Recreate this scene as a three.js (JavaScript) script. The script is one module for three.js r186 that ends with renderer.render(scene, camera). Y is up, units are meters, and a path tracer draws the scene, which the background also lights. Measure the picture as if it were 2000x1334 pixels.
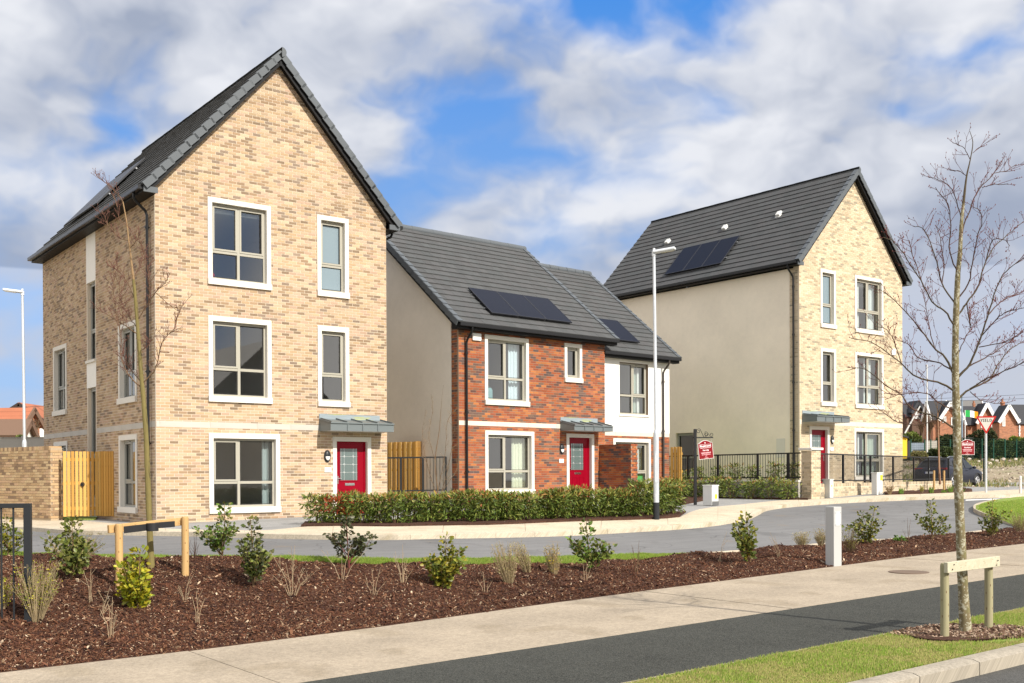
import * as THREE from 'three';
import { mergeGeometries } from 'three/addons/utils/BufferGeometryUtils.js';
import { RoundedBoxGeometry } from 'three/addons/geometries/RoundedBoxGeometry.js';

// ---------- camera, light, exposure ----------
const scene = new THREE.Scene();
const EYE = 1.6, FOCAL = 2099.68, CY = 939.06, ROLL = -0.0043, PITCH = -0.0053;
const camera = new THREE.PerspectiveCamera(2 * Math.atan(CY / FOCAL) * 180 / Math.PI, 2000 / (2 * CY), 0.1, 3000);
camera.setViewOffset(2000, 2 * CY, 0, 0, 2000, 1334);
camera.rotation.set(PITCH, 0, ROLL);
camera.position.set(0, EYE, 0);
scene.add(camera);
const renderer = new THREE.WebGLRenderer({ antialias: true });
renderer.toneMapping = THREE.LinearToneMapping;
renderer.toneMappingExposure = 1.42;
renderer.shadowMap.enabled = true;
const EXPO = renderer.toneMappingExposure;
const SUN = new THREE.Vector3(0.683, 0.70, 0.737).normalize();
const sun = new THREE.DirectionalLight(new THREE.Color().setRGB(1, 0.945, 0.85), 4.5);
sun.position.copy(SUN).multiplyScalar(120);
sun.target.position.set(0, 0, -30); sun.position.add(sun.target.position);
sun.castShadow = true;
Object.assign(sun.shadow.camera, { left: -60, right: 60, top: 60, bottom: -60, near: 1, far: 320 });
sun.shadow.mapSize.set(4096, 4096);
scene.add(sun, sun.target);

// ---------- random numbers and noise ----------
let seed = 7;
function reseed(n) { seed = n | 0; }
function rnd(a = 1, b) { seed = (seed + 0x6D2B79F5) | 0; let t = Math.imul(seed ^ (seed >>> 15), 1 | seed); t = (t + Math.imul(t ^ (t >>> 7), 61 | t)) ^ t; const r = ((t ^ (t >>> 14)) >>> 0) / 4294967296; return b === undefined ? r * a : a + r * (b - a); }
const clamp = THREE.MathUtils.clamp, lerp = THREE.MathUtils.lerp;
const sstep = (a, b, x) => { const t = clamp((x - a) / (b - a), 0, 1); return t * t * (3 - 2 * t); };
function hash(x, y, z = 0) { let h = Math.imul(x | 0, 374761393) ^ Math.imul(y | 0, 668265263) ^ Math.imul(z | 0, 2147483647 - 98765); h = Math.imul(h ^ (h >>> 13), 1274126177); return ((h ^ (h >>> 16)) >>> 0) / 4294967296; }
function vnoise(x, y, per = 0, z = 0) {
  const ix = Math.floor(x), iy = Math.floor(y), fx = x - ix, fy = y - iy, u = fx * fx * (3 - 2 * fx), v = fy * fy * (3 - 2 * fy);
  const w = per ? (n) => ((n % per) + per) % per : (n) => n;
  const a = hash(w(ix), w(iy), z), b = hash(w(ix + 1), w(iy), z), c = hash(w(ix), w(iy + 1), z), d = hash(w(ix + 1), w(iy + 1), z);
  return a + (b - a) * u + (c - a) * v + (a - b - c + d) * u * v;
}
function fbm(x, y, oct = 5, z = 0) { let s = 0, a = 0.5, n = 0; for (let i = 0; i < oct; i++) { s += a * vnoise(x, y, 0, z + i * 17); n += a; x = x * 2.03 + 13.7; y = y * 2.03 + 7.1; a *= 0.5; } return s / n; }

// ---------- sky: air and clouds by direction ----------
{
  const W = 4096, H = 2048, data = new Float32Array(W * H * 4);
  // openings of blue and banks of cloud: azimuth (degrees right of north), elevation, half sizes, strength
  const holes = [[5, 23.6, 7, 2.0, 1.0], [0.5, 24.4, 5, 1.4, 0.6], [-8.5, 24.6, 2.2, 0.8, 0.7], [-4.4, 15.6, 2.4, 3.2, 1.0], [-1.6, 18.4, 2.6, 1.0, 0.55], [1.2, 16.6, 3.2, 0.8, 0.5], [-9.8, 11.8, 2.2, 3.2, 0.5], [-19.6, 17.0, 1.8, 1.1, 0.55], [-24.5, 8.2, 3.4, 1.0, 0.7], [-24.6, 5.2, 2.2, 0.8, 0.8], [22.5, 17.4, 2.4, 0.9, 0.5], [10, 18.4, 1.6, 1.2, 0.5], [2.6, 12.0, 2.2, 1.7, 0.45], [24.5, 20.4, 2.0, 0.7, 0.45], [13.4, 24.3, 3.0, 0.9, 0.6], [-2, 22.5, 5, 1.4, 0.4], [21.8, 13, 4, 3.4, -0.5], [13, 10, 4, 2, -0.45], [-19.5, 21, 3.4, 2.6, -0.45], [19, 20, 5, 1.4, -0.15], [3.5, 14, 3, 1, -0.3], [-9, 17, 2.4, 2, -0.3], [24.5, 13, 3, 3, -0.4], [-20, 10, 4, 2, -0.3], [-12, 12.8, 3, 1.4, -0.2]];
  const greys = [[21, 6.5, 8, 3.2, 0.75], [-22, 19, 6, 2.6, 0.3], [14, 10.5, 8, 2.5, 0.25], [-26, 10.2, 4, 0.9, 0.6], [23, 12.6, 6, 1.6, 0.4], [-14, 22, 6, 1.6, 0.3], [6, 10.0, 4, 1.2, 0.3], [-25, 12, 3, 1, 0.3]];
  const whites = [[-24, 14.2, 6, 2.2, 0.6], [9, 21, 5, 2, 0.5], [20, 22.5, 7, 2.4, 0.45], [-25, 4, 4, 1.2, 0.6], [4, 14, 4, 2, 0.5], [8, 15, 4, 2.6, 0.5], [-12, 20, 5, 2, 0.3], [22, 15.2, 4, 1.0, 0.3], [12, 13, 4, 1.5, 0.3]];
  const blob = (list, az, el) => { let v = 0; for (const [a, e, ra, re, k] of list) { const x = (az - a) / ra, y = (el - e) / re, q = x * x + y * y; if (q < 6) v += k * Math.exp(-q); } return v; };
  const puff = (x, y, oct, z) => { let s = 0, a = 0.5, n = 0; for (let i = 0; i < oct; i++) { const q = vnoise(x, y, 0, z + i * 17); s += a * (i < 2 ? q : 1 - Math.abs(2 * q - 1)); n += a; x = x * 2.07 + 13.7; y = y * 2.07 + 7.1; a *= 0.53; } return s / n; };
  const colour = (near, az, el, x, z) => {
    const cx = near ? az * 0.15 : x * 7, cy = near ? el * 0.25 : z * 7 + el * 0.05, hi = near ? 4 : 2;
    const wx = fbm(cx * 1.1 + 3.1, cy * 1.1 + 8.2, hi, 5) - 0.5, wy = fbm(cx * 1.1 + 11.4, cy * 1.1 + 1.7, hi, 9) - 0.5;
    const px_ = cx + wx * 0.8, py_ = cy + wy * 0.8;
    const base = fbm(px_, py_, near ? 7 : el > 0 ? 4 : 2, 31), bill = near ? puff(px_ * 2.2, py_ * 2.2, 6, 50) - 0.55 : 0, n = base + bill * 0.22, up = near ? fbm(px_ - 0.12, py_ + 0.2, 5, 31) - fbm(px_, py_, 5, 31) : 0, n2 = fbm(cx * 0.8 + 9, cy * 0.8, hi, 77);
    let cover = 0.14, shade = 0, lift = 0;
    if (near) { const a2 = az + wx * 5, e2 = el + wy * 3; cover += 0.10 - blob(holes, a2, e2) * 0.44; shade = blob(greys, a2, e2); lift = blob(whites, a2, e2); }
    const d = sstep(0.22, 0.72, n + cover), t = Math.min(1, Math.max(0, el / 26));
    const w = clamp(0.55 + (n2 - 0.5) * 0.8 + (base - 0.5) * 0.9 + lift * 0.55 - shade * 0.75 - up * 1.3 + bill * 0.35, 0, 1);
    const blue = [lerp(0.40, 0.05, t), lerp(0.60, 0.27, t), lerp(0.88, 0.80, t)];
    let cl = [lerp(0.37, 0.83, w), lerp(0.425, 0.85, w), lerp(0.55, 0.905, w)];
    if (!near) cl = [lerp(0.75, 1.75, w), lerp(0.74, 1.70, w), lerp(0.74, 1.62, w)];  // clouds out of view made brighter and more neutral to lift shaded walls
    return [0, 1, 2].map((i) => lerp(blue[i], cl[i], d));
  };
  for (let row = 0; row < H; row++) {
    const el = ((row + 0.5) / H - 0.5) * 180, ce = Math.cos(el * Math.PI / 180);
    for (let col = 0; col < W; col++) {
      const phi = ((col + 0.5) / W - 0.5) * 2 * Math.PI, k = (row * W + col) * 4; let c = [0.16, 0.16, 0.15];
      if (el > -1.5) {
        const x = Math.cos(phi) * ce, z = Math.sin(phi) * ce, az = Math.atan2(x, -z) * 180 / Math.PI;
        const n = (1 - sstep(31, 52, Math.abs(az))) * (1 - sstep(29, 44, el)); // the finely drawn part passes softly into the unseen rest with its brightened clouds
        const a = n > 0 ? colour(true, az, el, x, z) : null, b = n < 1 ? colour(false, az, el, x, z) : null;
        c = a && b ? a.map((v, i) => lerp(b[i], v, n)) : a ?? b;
      }
      for (let i = 0; i < 3; i++) data[k + i] = c[i] / EXPO; data[k + 3] = 1;
    }
  }
  const sky = new THREE.DataTexture(data, W, H, THREE.RGBAFormat, THREE.FloatType);
  sky.mapping = THREE.EquirectangularReflectionMapping; sky.magFilter = sky.minFilter = THREE.LinearFilter; sky.needsUpdate = true;
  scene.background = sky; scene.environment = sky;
}

// ---------- the lie of the land: s runs along the street, w away from the camera across it ----------
const CS = 0.797, SN = 0.603;
const toS = (x, z) => x * CS - z * SN, toW = (x, z) => -x * SN - z * CS;
const fromSW = (s, w) => [s * CS - w * SN, -s * SN - w * CS];
function landY(x, z) {
  const s = toS(x, z), w = toW(x, z), far = lerp(14.5, 20, sstep(6, 15, s));
  let y = -0.2 + 0.0178 * clamp(s, -30, 34) + 0.47 * sstep(10.9, far, w);
  y += 1.95 * sstep(60, 92, -z) * sstep(4, 20, x);
  return y;
}
// the ray through a point of the photograph (2000 x 1334) and where it meets the land
function ray(px, py) {
  let a = px - 1000, b = py - CY; const c = Math.cos(ROLL), s = Math.sin(ROLL);
  [a, b] = [a * c + b * s, -a * s + b * c];
  const d = [a / FOCAL, -b / FOCAL, -1], cp = Math.cos(PITCH), sp = Math.sin(PITCH);
  return new THREE.Vector3(d[0], d[1] * cp - d[2] * sp, d[1] * sp + d[2] * cp);
}
function at(px, py, depth) { const d = ray(px, py); return d.multiplyScalar(depth / -d.z).add(new THREE.Vector3(0, EYE, 0)); }
function ground(px, py, lift = 0) {
  const d = ray(px, py); let t0 = 3, t1 = 3;
  const f = (t) => EYE + d.y * t - landY(d.x * t, d.z * t) - lift;
  while (t1 < 200 && f(t1) > 0) { t0 = t1; t1 += 0.25; }
  for (let i = 0; i < 30; i++) { const m = (t0 + t1) / 2; if (f(m) > 0) t0 = m; else t1 = m; }
  return d.multiplyScalar(t1).add(new THREE.Vector3(0, EYE, 0));
}
const gxz = (px, py, lift = 0) => { const p = ground(px, py, lift); return [p.x, p.z]; };

// ---------- names, labels ----------
const used = new Map();
function numbered(n) { const k = used.get(n) ?? 0; used.set(n, k + 1); return k ? n + '_' + String(k).padStart(3, '0') : n; }
function tag(o, label, category, group, kind) { Object.assign(o.userData, label && { label }, category && { category }, group && { group }, kind && { kind }); return o; }
function thing(name, label, category, pos = [0, 0, 0], turn = 0, group) {
  const o = new THREE.Group(); o.name = numbered(name); o.position.set(...pos); o.rotation.y = turn; scene.add(o); return tag(o, label, category, group);
}
function mesh(name, geo, mat, parent) {
  const g = Array.isArray(geo) ? merge(geo) : geo;
  const m = new THREE.Mesh(g, mat); m.castShadow = m.receiveShadow = true; m.name = parent && parent !== scene ? name : numbered(name); (parent ?? scene).add(m); return m;
}
function struct(name, geo, mat, label, category) { return tag(mesh(name, geo, mat, scene), label, category, null, 'structure'); }
function merge(list) {
  const flat = list.flat(3).map((g) => { const q = g.index ? g.toNonIndexed() : g; for (const n of Object.keys(q.attributes)) if (!['position', 'normal', 'uv'].includes(n)) q.deleteAttribute(n); if (!q.attributes.uv) q.setAttribute('uv', new THREE.BufferAttribute(new Float32Array(q.attributes.position.count * 2), 2)); return q; });
  return flat.length === 1 ? flat[0] : mergeGeometries(flat);
}
const M4 = () => new THREE.Matrix4();
function box(w, h, d, x = 0, y = 0, z = 0, ry = 0, rz = 0, rx = 0) { const g = new THREE.BoxGeometry(w, h, d); if (rx) g.rotateX(rx); if (rz) g.rotateZ(rz); if (ry) g.rotateY(ry); return g.translate(x, y, z); }
const bx = (x0, x1, y0, y1, z0, z1) => box(x1 - x0, y1 - y0, z1 - z0, (x0 + x1) / 2, (y0 + y1) / 2, (z0 + z1) / 2);
function rbox(w, h, d, r, x = 0, y = 0, z = 0) { return new RoundedBoxGeometry(w, h, d, 2, r).translate(x, y, z); }
function cyl(r0, r1, h, x = 0, y = 0, z = 0, n = 12, open = false) { return new THREE.CylinderGeometry(r1, r0, h, n, 1, open).translate(x, y + h / 2, z); }
// tapered tube through points with radii
function limb(pts, radii, sides = 6) {
  const P = pts.map((p) => (p.isVector3 ? p : new THREE.Vector3(...p))), n = P.length, pos = [], uv = [], idx = [];
  let ref = new THREE.Vector3(0.31, 0.12, 0.94), len = 0;
  for (let i = 0; i < n; i++) {
    const t = P[Math.min(n - 1, i + 1)].clone().sub(P[Math.max(0, i - 1)]).normalize();
    const a = ref.clone().addScaledVector(t, -ref.dot(t)).normalize(), b = t.clone().cross(a); ref = a;
    if (i) len += P[i].distanceTo(P[i - 1]);
    for (let k = 0; k <= sides; k++) { const q = (k / sides) * Math.PI * 2; const v = P[i].clone().addScaledVector(a, Math.cos(q) * radii[i]).addScaledVector(b, Math.sin(q) * radii[i]); pos.push(v.x, v.y, v.z); uv.push(k / sides, len); }
  }
  for (let i = 0; i < n - 1; i++) for (let k = 0; k < sides; k++) { const a = i * (sides + 1) + k, b = a + sides + 1; idx.push(a, b + 1, b, a, a + 1, b + 1); }
  const g = new THREE.BufferGeometry(); g.setAttribute('position', new THREE.Float32BufferAttribute(pos, 3)); g.setAttribute('uv', new THREE.Float32BufferAttribute(uv, 2)); g.setIndex(idx); g.computeVertexNormals(); return g;
}
function instanced(name, geo, mat, mats, cols, parent) {
  const m = new THREE.InstancedMesh(geo, mat, mats.length); mats.forEach((q, i) => m.setMatrixAt(i, q)); if (cols) cols.forEach((c, i) => m.setColorAt(i, c));
  m.castShadow = m.receiveShadow = true; m.name = parent && parent !== scene ? name : numbered(name); m.userData.kind = 'stuff'; (parent ?? scene).add(m); return m;
}
const rgb = (r, g, b) => new THREE.Color().setRGB(r, g, b);

// ---------- procedural materials ----------
function texture(size, fn, tile, tileY, srgb = false) {
  const d = new Uint8Array(size * size * 4);
  for (let y = 0; y < size; y++) for (let x = 0; x < size; x++) { const c = fn(x / size, y / size), k = (y * size + x) * 4; for (let i = 0; i < 3; i++) d[k + i] = clamp(Math.pow(clamp(c[i], 0, 1), srgb ? 1 : 1 / 2.2) * 255, 0, 255); d[k + 3] = 255; }
  const t = new THREE.DataTexture(d, size, size, THREE.RGBAFormat); t.wrapS = t.wrapT = THREE.RepeatWrapping; t.magFilter = THREE.LinearFilter; t.minFilter = THREE.LinearMipmapLinearFilter; t.generateMipmaps = true; t.colorSpace = THREE.SRGBColorSpace; t.repeat.set(1 / tile, 1 / (tileY ?? tile)); t.needsUpdate = true; return t;
}
const tn = (u, v, f, z = 0) => vnoise(u * f, v * f, f, z);
const tfbm = (u, v, f, o, z = 0) => { let s = 0, a = 0.5, n = 0; for (let i = 0; i < o; i++) { s += a * tn(u, v, f << i, z + i); n += a; a *= 0.55; } return s / n; };
function std(color, rough = 0.8, extra = {}) { return new THREE.MeshPhysicalMaterial({ color: Array.isArray(color) ? rgb(...color) : color, roughness: rough, specularIntensity: extra.metalness ? 1 : rough >= 0.7 ? 0.3 : 0.6, ...extra }); }
const mul = (c, k) => [c[0] * k, c[1] * k, c[2] * k];
const mix3 = (a, b, t) => [lerp(a[0], b[0], t), lerp(a[1], b[1], t), lerp(a[2], b[2], t)];
const MAT = {};
{
  const grain = (u, v, z) => hash(Math.floor(u * 1024), Math.floor(v * 1024), z);
  const conc = (c, dirt) => texture(1024, (u, v) => { const n = tfbm(u, v, 4, 6, 3), g = grain(u, v, 5), f = tn(u, v, 256, 8); const f2 = tn(u, v, 90, 14); let k = 0.72 + n * 0.42 + (g - 0.5) * 0.3 + (f - 0.5) * 0.3 + (f2 - 0.5) * 0.18; if (g > 0.985) k *= 0.6; const q = sstep(0.55, 0.75, tfbm(u, v, 6, 5, 21)); return mix3(mul(c, k), mul(dirt, k), q * 0.7); }, 3.2);
  MAT.path = std(0xffffff, 0.92, { map: conc([0.375, 0.312, 0.235], [0.30, 0.245, 0.175]), bumpMap: texture(512, (u, v) => { const k = grain(u, v, 2) * 0.5 + tfbm(u, v, 32, 4) * 0.5; return [k, k, k]; }, 1.2, 1.2, true), bumpScale: 0.004 });
  MAT.footpath = std(0xffffff, 0.9, { map: conc([0.56, 0.475, 0.355], [0.47, 0.39, 0.28]) });
  MAT.kerb = std(0xffffff, 0.9, { map: conc([0.50, 0.435, 0.335], [0.36, 0.30, 0.19]) });
  MAT.oldkerb = std(0xffffff, 0.9, { map: conc([0.34, 0.30, 0.24], [0.20, 0.175, 0.13]) });
  MAT.paving = std(0xffffff, 0.9, { map: conc([0.30, 0.295, 0.285], [0.25, 0.245, 0.24]) });
  const tar = (c, amp, pale) => texture(1024, (u, v) => { const g = grain(u, v, 1), f = tn(u, v, 300, 4), n = tfbm(u, v, 3, 6, 12); let k = 0.72 + n * 0.5 + (g - 0.5) * amp + (f - 0.5) * amp; const o = mul(c, k); return g > 0.955 ? mix3(o, pale, 0.5) : o; }, 2.6);
  const tarBump = texture(512, (u, v) => { const k = grain(u, v, 2) * 0.35 + tn(u, v, 200, 4) * 0.65; return [k, k, k]; }, 1.3, 1.3, true);
  MAT.track = std(0xffffff, 0.95, { map: tar([0.052, 0.053, 0.046], 1.1, [0.24, 0.225, 0.18]), bumpMap: tarBump, bumpScale: 0.006 });
  MAT.road = std(0xffffff, 0.85, { map: texture(1024, (u, v) => { const g = grain(u, v, 1), n = tfbm(u, v, 3, 6, 12), st = tfbm(u * 1, v, 2, 3, 40), sw = vnoise(u * 6, v * 60, 0, 9); let k = 0.78 + n * 0.42 + (g - 0.5) * 0.3 + (sw - 0.5) * 0.16; const crack = sstep(0.985, 1, 1 - Math.abs(2 * tfbm(u, v, 3, 5, 60) - 1)), stain = sstep(0.62, 0.74, tfbm(u, v, 5, 4, 33)); k *= (0.88 + st * 0.24) * (1 - 0.35 * crack) * (1 - 0.22 * stain); return mix3(mul([0.17, 0.168, 0.167], k), [0.22, 0.17, 0.12], sstep(0.70, 0.8, tfbm(u, v, 7, 4, 90)) * 0.35); }, 7) });
  MAT.mainroad = std(0xffffff, 0.9, { map: tar([0.085, 0.083, 0.078], 0.7, [0.2, 0.19, 0.17]), bumpMap: tarBump, bumpScale: 0.005 });
  MAT.mulch = std(0xffffff, 1, { map: texture(1024, (u, v) => { const n = tfbm(u, v, 64, 3, 3), m = tfbm(u, v, 4, 4, 9), g = grain(u, v, 4); const k = 0.45 + n * 1.0 + (g - 0.5) * 0.5; return mul(mix3([0.05, 0.022, 0.014], [0.09, 0.042, 0.026], m), k); }, 2.2), bumpMap: texture(512, (u, v) => { const k = tfbm(u, v, 48, 4, 3); return [k, k, k]; }, 1.1, 1.1, true), bumpScale: 0.03 });
  MAT.turf = std(0xffffff, 1, { map: texture(512, (u, v) => { const n = tfbm(u, v, 8, 5, 3), g = tn(u, v, 128, 4); return mul(mix3([0.15, 0.23, 0.04], [0.24, 0.28, 0.07], n), 0.6 + g * 0.8); }, 2) });
  MAT.earth = std(0xffffff, 1, { map: texture(1024, (u, v) => { const n = tfbm(u, v, 4, 7, 3), g = grain(u, v, 4), m = tfbm(u, v, 16, 4, 30); let c = mix3([0.20, 0.155, 0.10], [0.34, 0.285, 0.20], n); if (m > 0.58) c = mix3(c, [0.16, 0.175, 0.07], (m - 0.58) * 4); return mul(c, 0.75 + g * 0.5); }, 14) });
  MAT.gravel = std(0xffffff, 1, { map: texture(1024, (u, v) => { const g = tn(u, v, 200, 4), n = tfbm(u, v, 5, 4, 6); const k = 0.35 + g * 0.9 + n * 0.3; return mul([0.27, 0.26, 0.245], k); }, 5) });
  const rend = (c, a) => texture(512, (u, v) => { const n = tfbm(u, v, 3, 6, 7), g = grain(u, v, 3), d = tfbm(u, v, 24, 3, 2); return mul(c, 1 - a + n * a * 1.4 + (g - 0.5) * 0.07 + (d - 0.5) * 0.06); }, 3.4);
  MAT.render = std(0xffffff, 0.95, { map: rend([0.86, 0.765, 0.63], 0.12) });
  MAT.renderGrey = std(0xffffff, 0.95, { map: rend([0.72, 0.67, 0.60], 0.12) });
  MAT.white = std(0xffffff, 0.9, { map: rend([0.80, 0.775, 0.72], 0.04) });
  MAT.blockwall = std(0xffffff, 0.95, { map: rend([0.40, 0.375, 0.335], 0.25) });
  MAT.stone = std(0xffffff, 0.85, { map: rend([0.70, 0.665, 0.60], 0.08) });
  MAT.band = std(0xffffff, 0.85, { map: rend([0.50, 0.465, 0.41], 0.16) });
  MAT.bandWhite = std(0xffffff, 0.85, { map: rend([0.63, 0.565, 0.47], 0.1) });
  MAT.mortar = std([0.66, 0.57, 0.455], 0.95); MAT.mortarRed = std([0.30, 0.22, 0.16], 0.95);
  MAT.brick = std([1, 1, 1], 0.9, { bumpMap: texture(256, (u, v) => { const k = tfbm(u, v, 16, 4, 3); return [k, k, k]; }, 0.5, 0.5, true), bumpScale: 0.002 });
  MAT.tile = std([1, 1, 1], 0.75, { bumpMap: texture(256, (u, v) => { const k = tfbm(u, v, 24, 4, 3); return [k, k, k]; }, 1, 1, true), bumpScale: 0.003 });
  MAT.deck = std([0.02, 0.02, 0.022], 0.9);
  MAT.verge = std([0.085, 0.095, 0.105], 0.5);
  MAT.pvcDark = std([0.010, 0.010, 0.011], 0.32);
  MAT.fascia = std([0.010, 0.010, 0.011], 0.5, { specularIntensity: 0.3 });
  MAT.frame = std([0.34, 0.32, 0.265], 0.42);
  MAT.frameGrey = std([0.30, 0.30, 0.27], 0.42);
  MAT.seal = std([0.02, 0.02, 0.02], 0.6);
  MAT.glass = new THREE.MeshPhysicalMaterial({ color: rgb(0.80, 0.86, 0.88), roughness: 0.015, transmission: 1, thickness: 0, ior: 2.3 });
  MAT.frosted = new THREE.MeshPhysicalMaterial({ color: rgb(0.30, 0.40, 0.46), roughness: 0.35, transmission: 0.45, thickness: 0, ior: 1.6 });
  MAT.room = std([0.68, 0.65, 0.60], 0.95); MAT.roomFloor = std([0.2, 0.16, 0.12], 0.6);
  MAT.red = std([0.225, 0.0015, 0.012], 0.3, { specularIntensity: 0.3 }); MAT.leadGlass = new THREE.MeshPhysicalMaterial({ color: rgb(0.10, 0.135, 0.13), roughness: 0.12, ior: 1.7 });
  MAT.chrome = std([0.75, 0.75, 0.76], 0.22, { metalness: 1 }); MAT.came = std([0.55, 0.58, 0.58], 0.35, { metalness: 0.7 });
  MAT.metalRoof = std([0.145, 0.165, 0.17], 0.45, { metalness: 0.25 });
  MAT.lead = std(0xffffff, 0.7, { map: texture(256, (u, v) => { const n = tfbm(u, v, 4, 5, 3), m = sstep(0.5, 0.6, tfbm(u, v, 3, 4, 11)); return mix3(mul([0.23, 0.27, 0.29], 0.7 + n * 0.6), mul([0.36, 0.38, 0.12], 0.7 + n * 0.6), m * 0.75); }, 1) });
  MAT.galv = std(0xffffff, 0.42, { metalness: 0.55, map: texture(256, (u, v) => { const n = tfbm(u, v, 12, 4, 3); return mul([0.62, 0.65, 0.68], 0.85 + n * 0.3); }, 1) });
  MAT.paint = std([0.62, 0.65, 0.68], 0.4); MAT.black = std([0.012, 0.012, 0.013], 0.45); MAT.blackPaint = std([0.018, 0.02, 0.023], 0.38);
  MAT.pale = std([0.62, 0.62, 0.60], 0.7); MAT.greyPlastic = std([0.5, 0.51, 0.5], 0.6);
  MAT.solar = std([0.006, 0.009, 0.022], 0.3, { specularIntensity: 0.35, ior: 1.28, map: texture(512, (u, v) => { const a = Math.abs(((u * 6) % 1) - 0.5) > 0.485 || Math.abs(((v * 10) % 1) - 0.5) > 0.488, n = tn(u, v, 64, 3); const k = 0.8 + n * 0.4; return a ? [0.9 * k, 0.9 * k, 0.9 * k] : [0.62 * k, 0.62 * k, 0.65 * k]; }, 1) });
  MAT.solarFrame = std([0.02, 0.021, 0.026], 0.4);
  const wood = (c, d, knots) => texture(512, (u, v) => { const n = tfbm(u, v, 4, 4, 3), st = vnoise(u * 46 + n * 5, v * 3, 0, 4), f = vnoise(u * 160, v * 8, 0, 6); let k = mix3(c, d, st * 0.55 + f * 0.25); if (knots) { const kx = Math.floor(u * 5), ky = Math.floor(v * 7), q = hash(kx, ky, 91); if (q > 0.45) { const dx = u * 5 - kx - 0.2 - 0.6 * hash(kx, ky, 5), dy = (v * 7 - ky - 0.2 - 0.6 * hash(kx, ky, 6)) * 0.9, r = Math.hypot(dx, dy); k = mix3(k, [0.12, 0.05, 0.015], 0.9 * (1 - sstep(0.05, 0.11, r))); } } return k; }, 1);
  MAT.fence = [[0.60, 0.34, 0.085], [0.66, 0.40, 0.115], [0.53, 0.285, 0.065], [0.62, 0.375, 0.105]].map((c) => std(0xffffff, 0.75, { map: wood(c, mul(c, 0.66), true) }));
  MAT.post = std(0xffffff, 0.8, { map: wood([0.52, 0.345, 0.155], [0.40, 0.235, 0.09], true) });
  MAT.oldpost = std(0xffffff, 0.85, { map: wood([0.335, 0.305, 0.185], [0.235, 0.21, 0.12], true) });
  MAT.oldbar = std(0xffffff, 0.85, { map: wood([0.52, 0.48, 0.36], [0.40, 0.36, 0.25], true) });
  MAT.barkPale = std(0xffffff, 0.95, { map: texture(512, (u, v) => { const n = tfbm(u, v, 10, 5, 3), l = sstep(0.53, 0.62, tfbm(u, v, 14, 4, 40)), m = tfbm(u, v, 5, 3, 70); let c = mix3([0.13, 0.105, 0.055], [0.23, 0.185, 0.10], n); c = mix3(c, [0.37, 0.35, 0.26], l); if (m > 0.6) c = mix3(c, [0.16, 0.15, 0.06], 0.5); return c; }, 1, 0.28) });
  MAT.barkGreen = std(0xffffff, 0.9, { map: texture(256, (u, v) => { const n = tfbm(u, v, 8, 5, 3), m = tfbm(u, v, 4, 3, 50); return mix3(mix3([0.135, 0.11, 0.04], [0.21, 0.17, 0.06], n), [0.09, 0.07, 0.03], sstep(0.6, 0.72, m)); }, 1, 0.7) });
  MAT.twig = std([0.085, 0.05, 0.036], 0.8); MAT.twigRed = std([0.16, 0.05, 0.042], 0.7); MAT.twigBrown = std([0.15, 0.095, 0.055], 0.85);
  MAT.straw = std([0.40, 0.31, 0.18], 0.9); MAT.stemPale = std([0.40, 0.30, 0.19], 0.9); MAT.stem = std([0.17, 0.11, 0.06], 0.9);
}
// ---------- ground ----------
function resample(P, n) { const L = [0]; for (let i = 1; i < P.length; i++) L.push(L[i - 1] + Math.hypot(P[i][0] - P[i - 1][0], P[i][1] - P[i - 1][1])); const out = []; for (let k = 0; k <= n; k++) { const t = (k / n) * L[L.length - 1]; let i = 1; while (i < L.length - 1 && L[i] < t) i++; const f = (t - L[i - 1]) / (L[i] - L[i - 1] || 1); out.push([lerp(P[i - 1][0], P[i][0], f), lerp(P[i - 1][1], P[i][1], f)]); } return out; }
function smooth(P, n = 4) { const c = new THREE.CatmullRomCurve3(P.map((p) => new THREE.Vector3(p[0], 0, p[1])), false, 'centripetal'); return c.getPoints((P.length - 1) * n).map((v) => [v.x, v.z]); }
// a sheet between two lines on the land, with edges turned down
function strip(A, B, n, m, lift, skirt = 0, bump) {
  A = resample(A, n); B = resample(B, n); const pos = [], uv = [], idx = [];
  const put = (x, y, z) => { pos.push(x, y, z); uv.push(toS(x, z), toW(x, z)); return pos.length / 3 - 1; };
  const grid = []; for (let i = 0; i <= n; i++) { const row = []; for (let j = 0; j <= m; j++) { const x = lerp(A[i][0], B[i][0], j / m), z = lerp(A[i][1], B[i][1], j / m); row.push(put(x, landY(x, z) + lift + (bump ? bump(x, z, j / m, i / n) : 0), z)); } grid.push(row); }
  const quad = (a, b, c, d) => idx.push(a, b, c, b, d, c);
  for (let i = 0; i < n; i++) for (let j = 0; j < m; j++) quad(grid[i][j], grid[i + 1][j], grid[i][j + 1], grid[i + 1][j + 1]);
  if (skirt) {
    const edge = (list) => { for (let k = 0; k + 1 < list.length; k++) { const [a, b] = [list[k], list[k + 1]], g = (q, d) => { const v = put(pos[q * 3], pos[q * 3 + 1] - d, pos[q * 3 + 2]); uv[v * 2] += d; return v; }; quad(g(a, 0), g(b, 0), g(a, skirt), g(b, skirt)); } };
    edge(grid.map((r) => r[0]).reverse()); edge(grid.map((r) => r[m])); edge(grid[0]); edge(grid[n].slice().reverse());
  }
  const g = new THREE.BufferGeometry(); g.setAttribute('position', new THREE.Float32BufferAttribute(pos, 3)); g.setAttribute('uv', new THREE.Float32BufferAttribute(uv, 2)); g.setIndex(idx); g.computeVertexNormals();
  // make it face up
  const nn = g.attributes.normal; if (nn.getY(grid[0][0]) < 0) { for (let i = 0; i < idx.length; i += 3) [idx[i + 1], idx[i + 2]] = [idx[i + 2], idx[i + 1]]; g.setIndex(idx); g.computeVertexNormals(); }
  return g;
}
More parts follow.
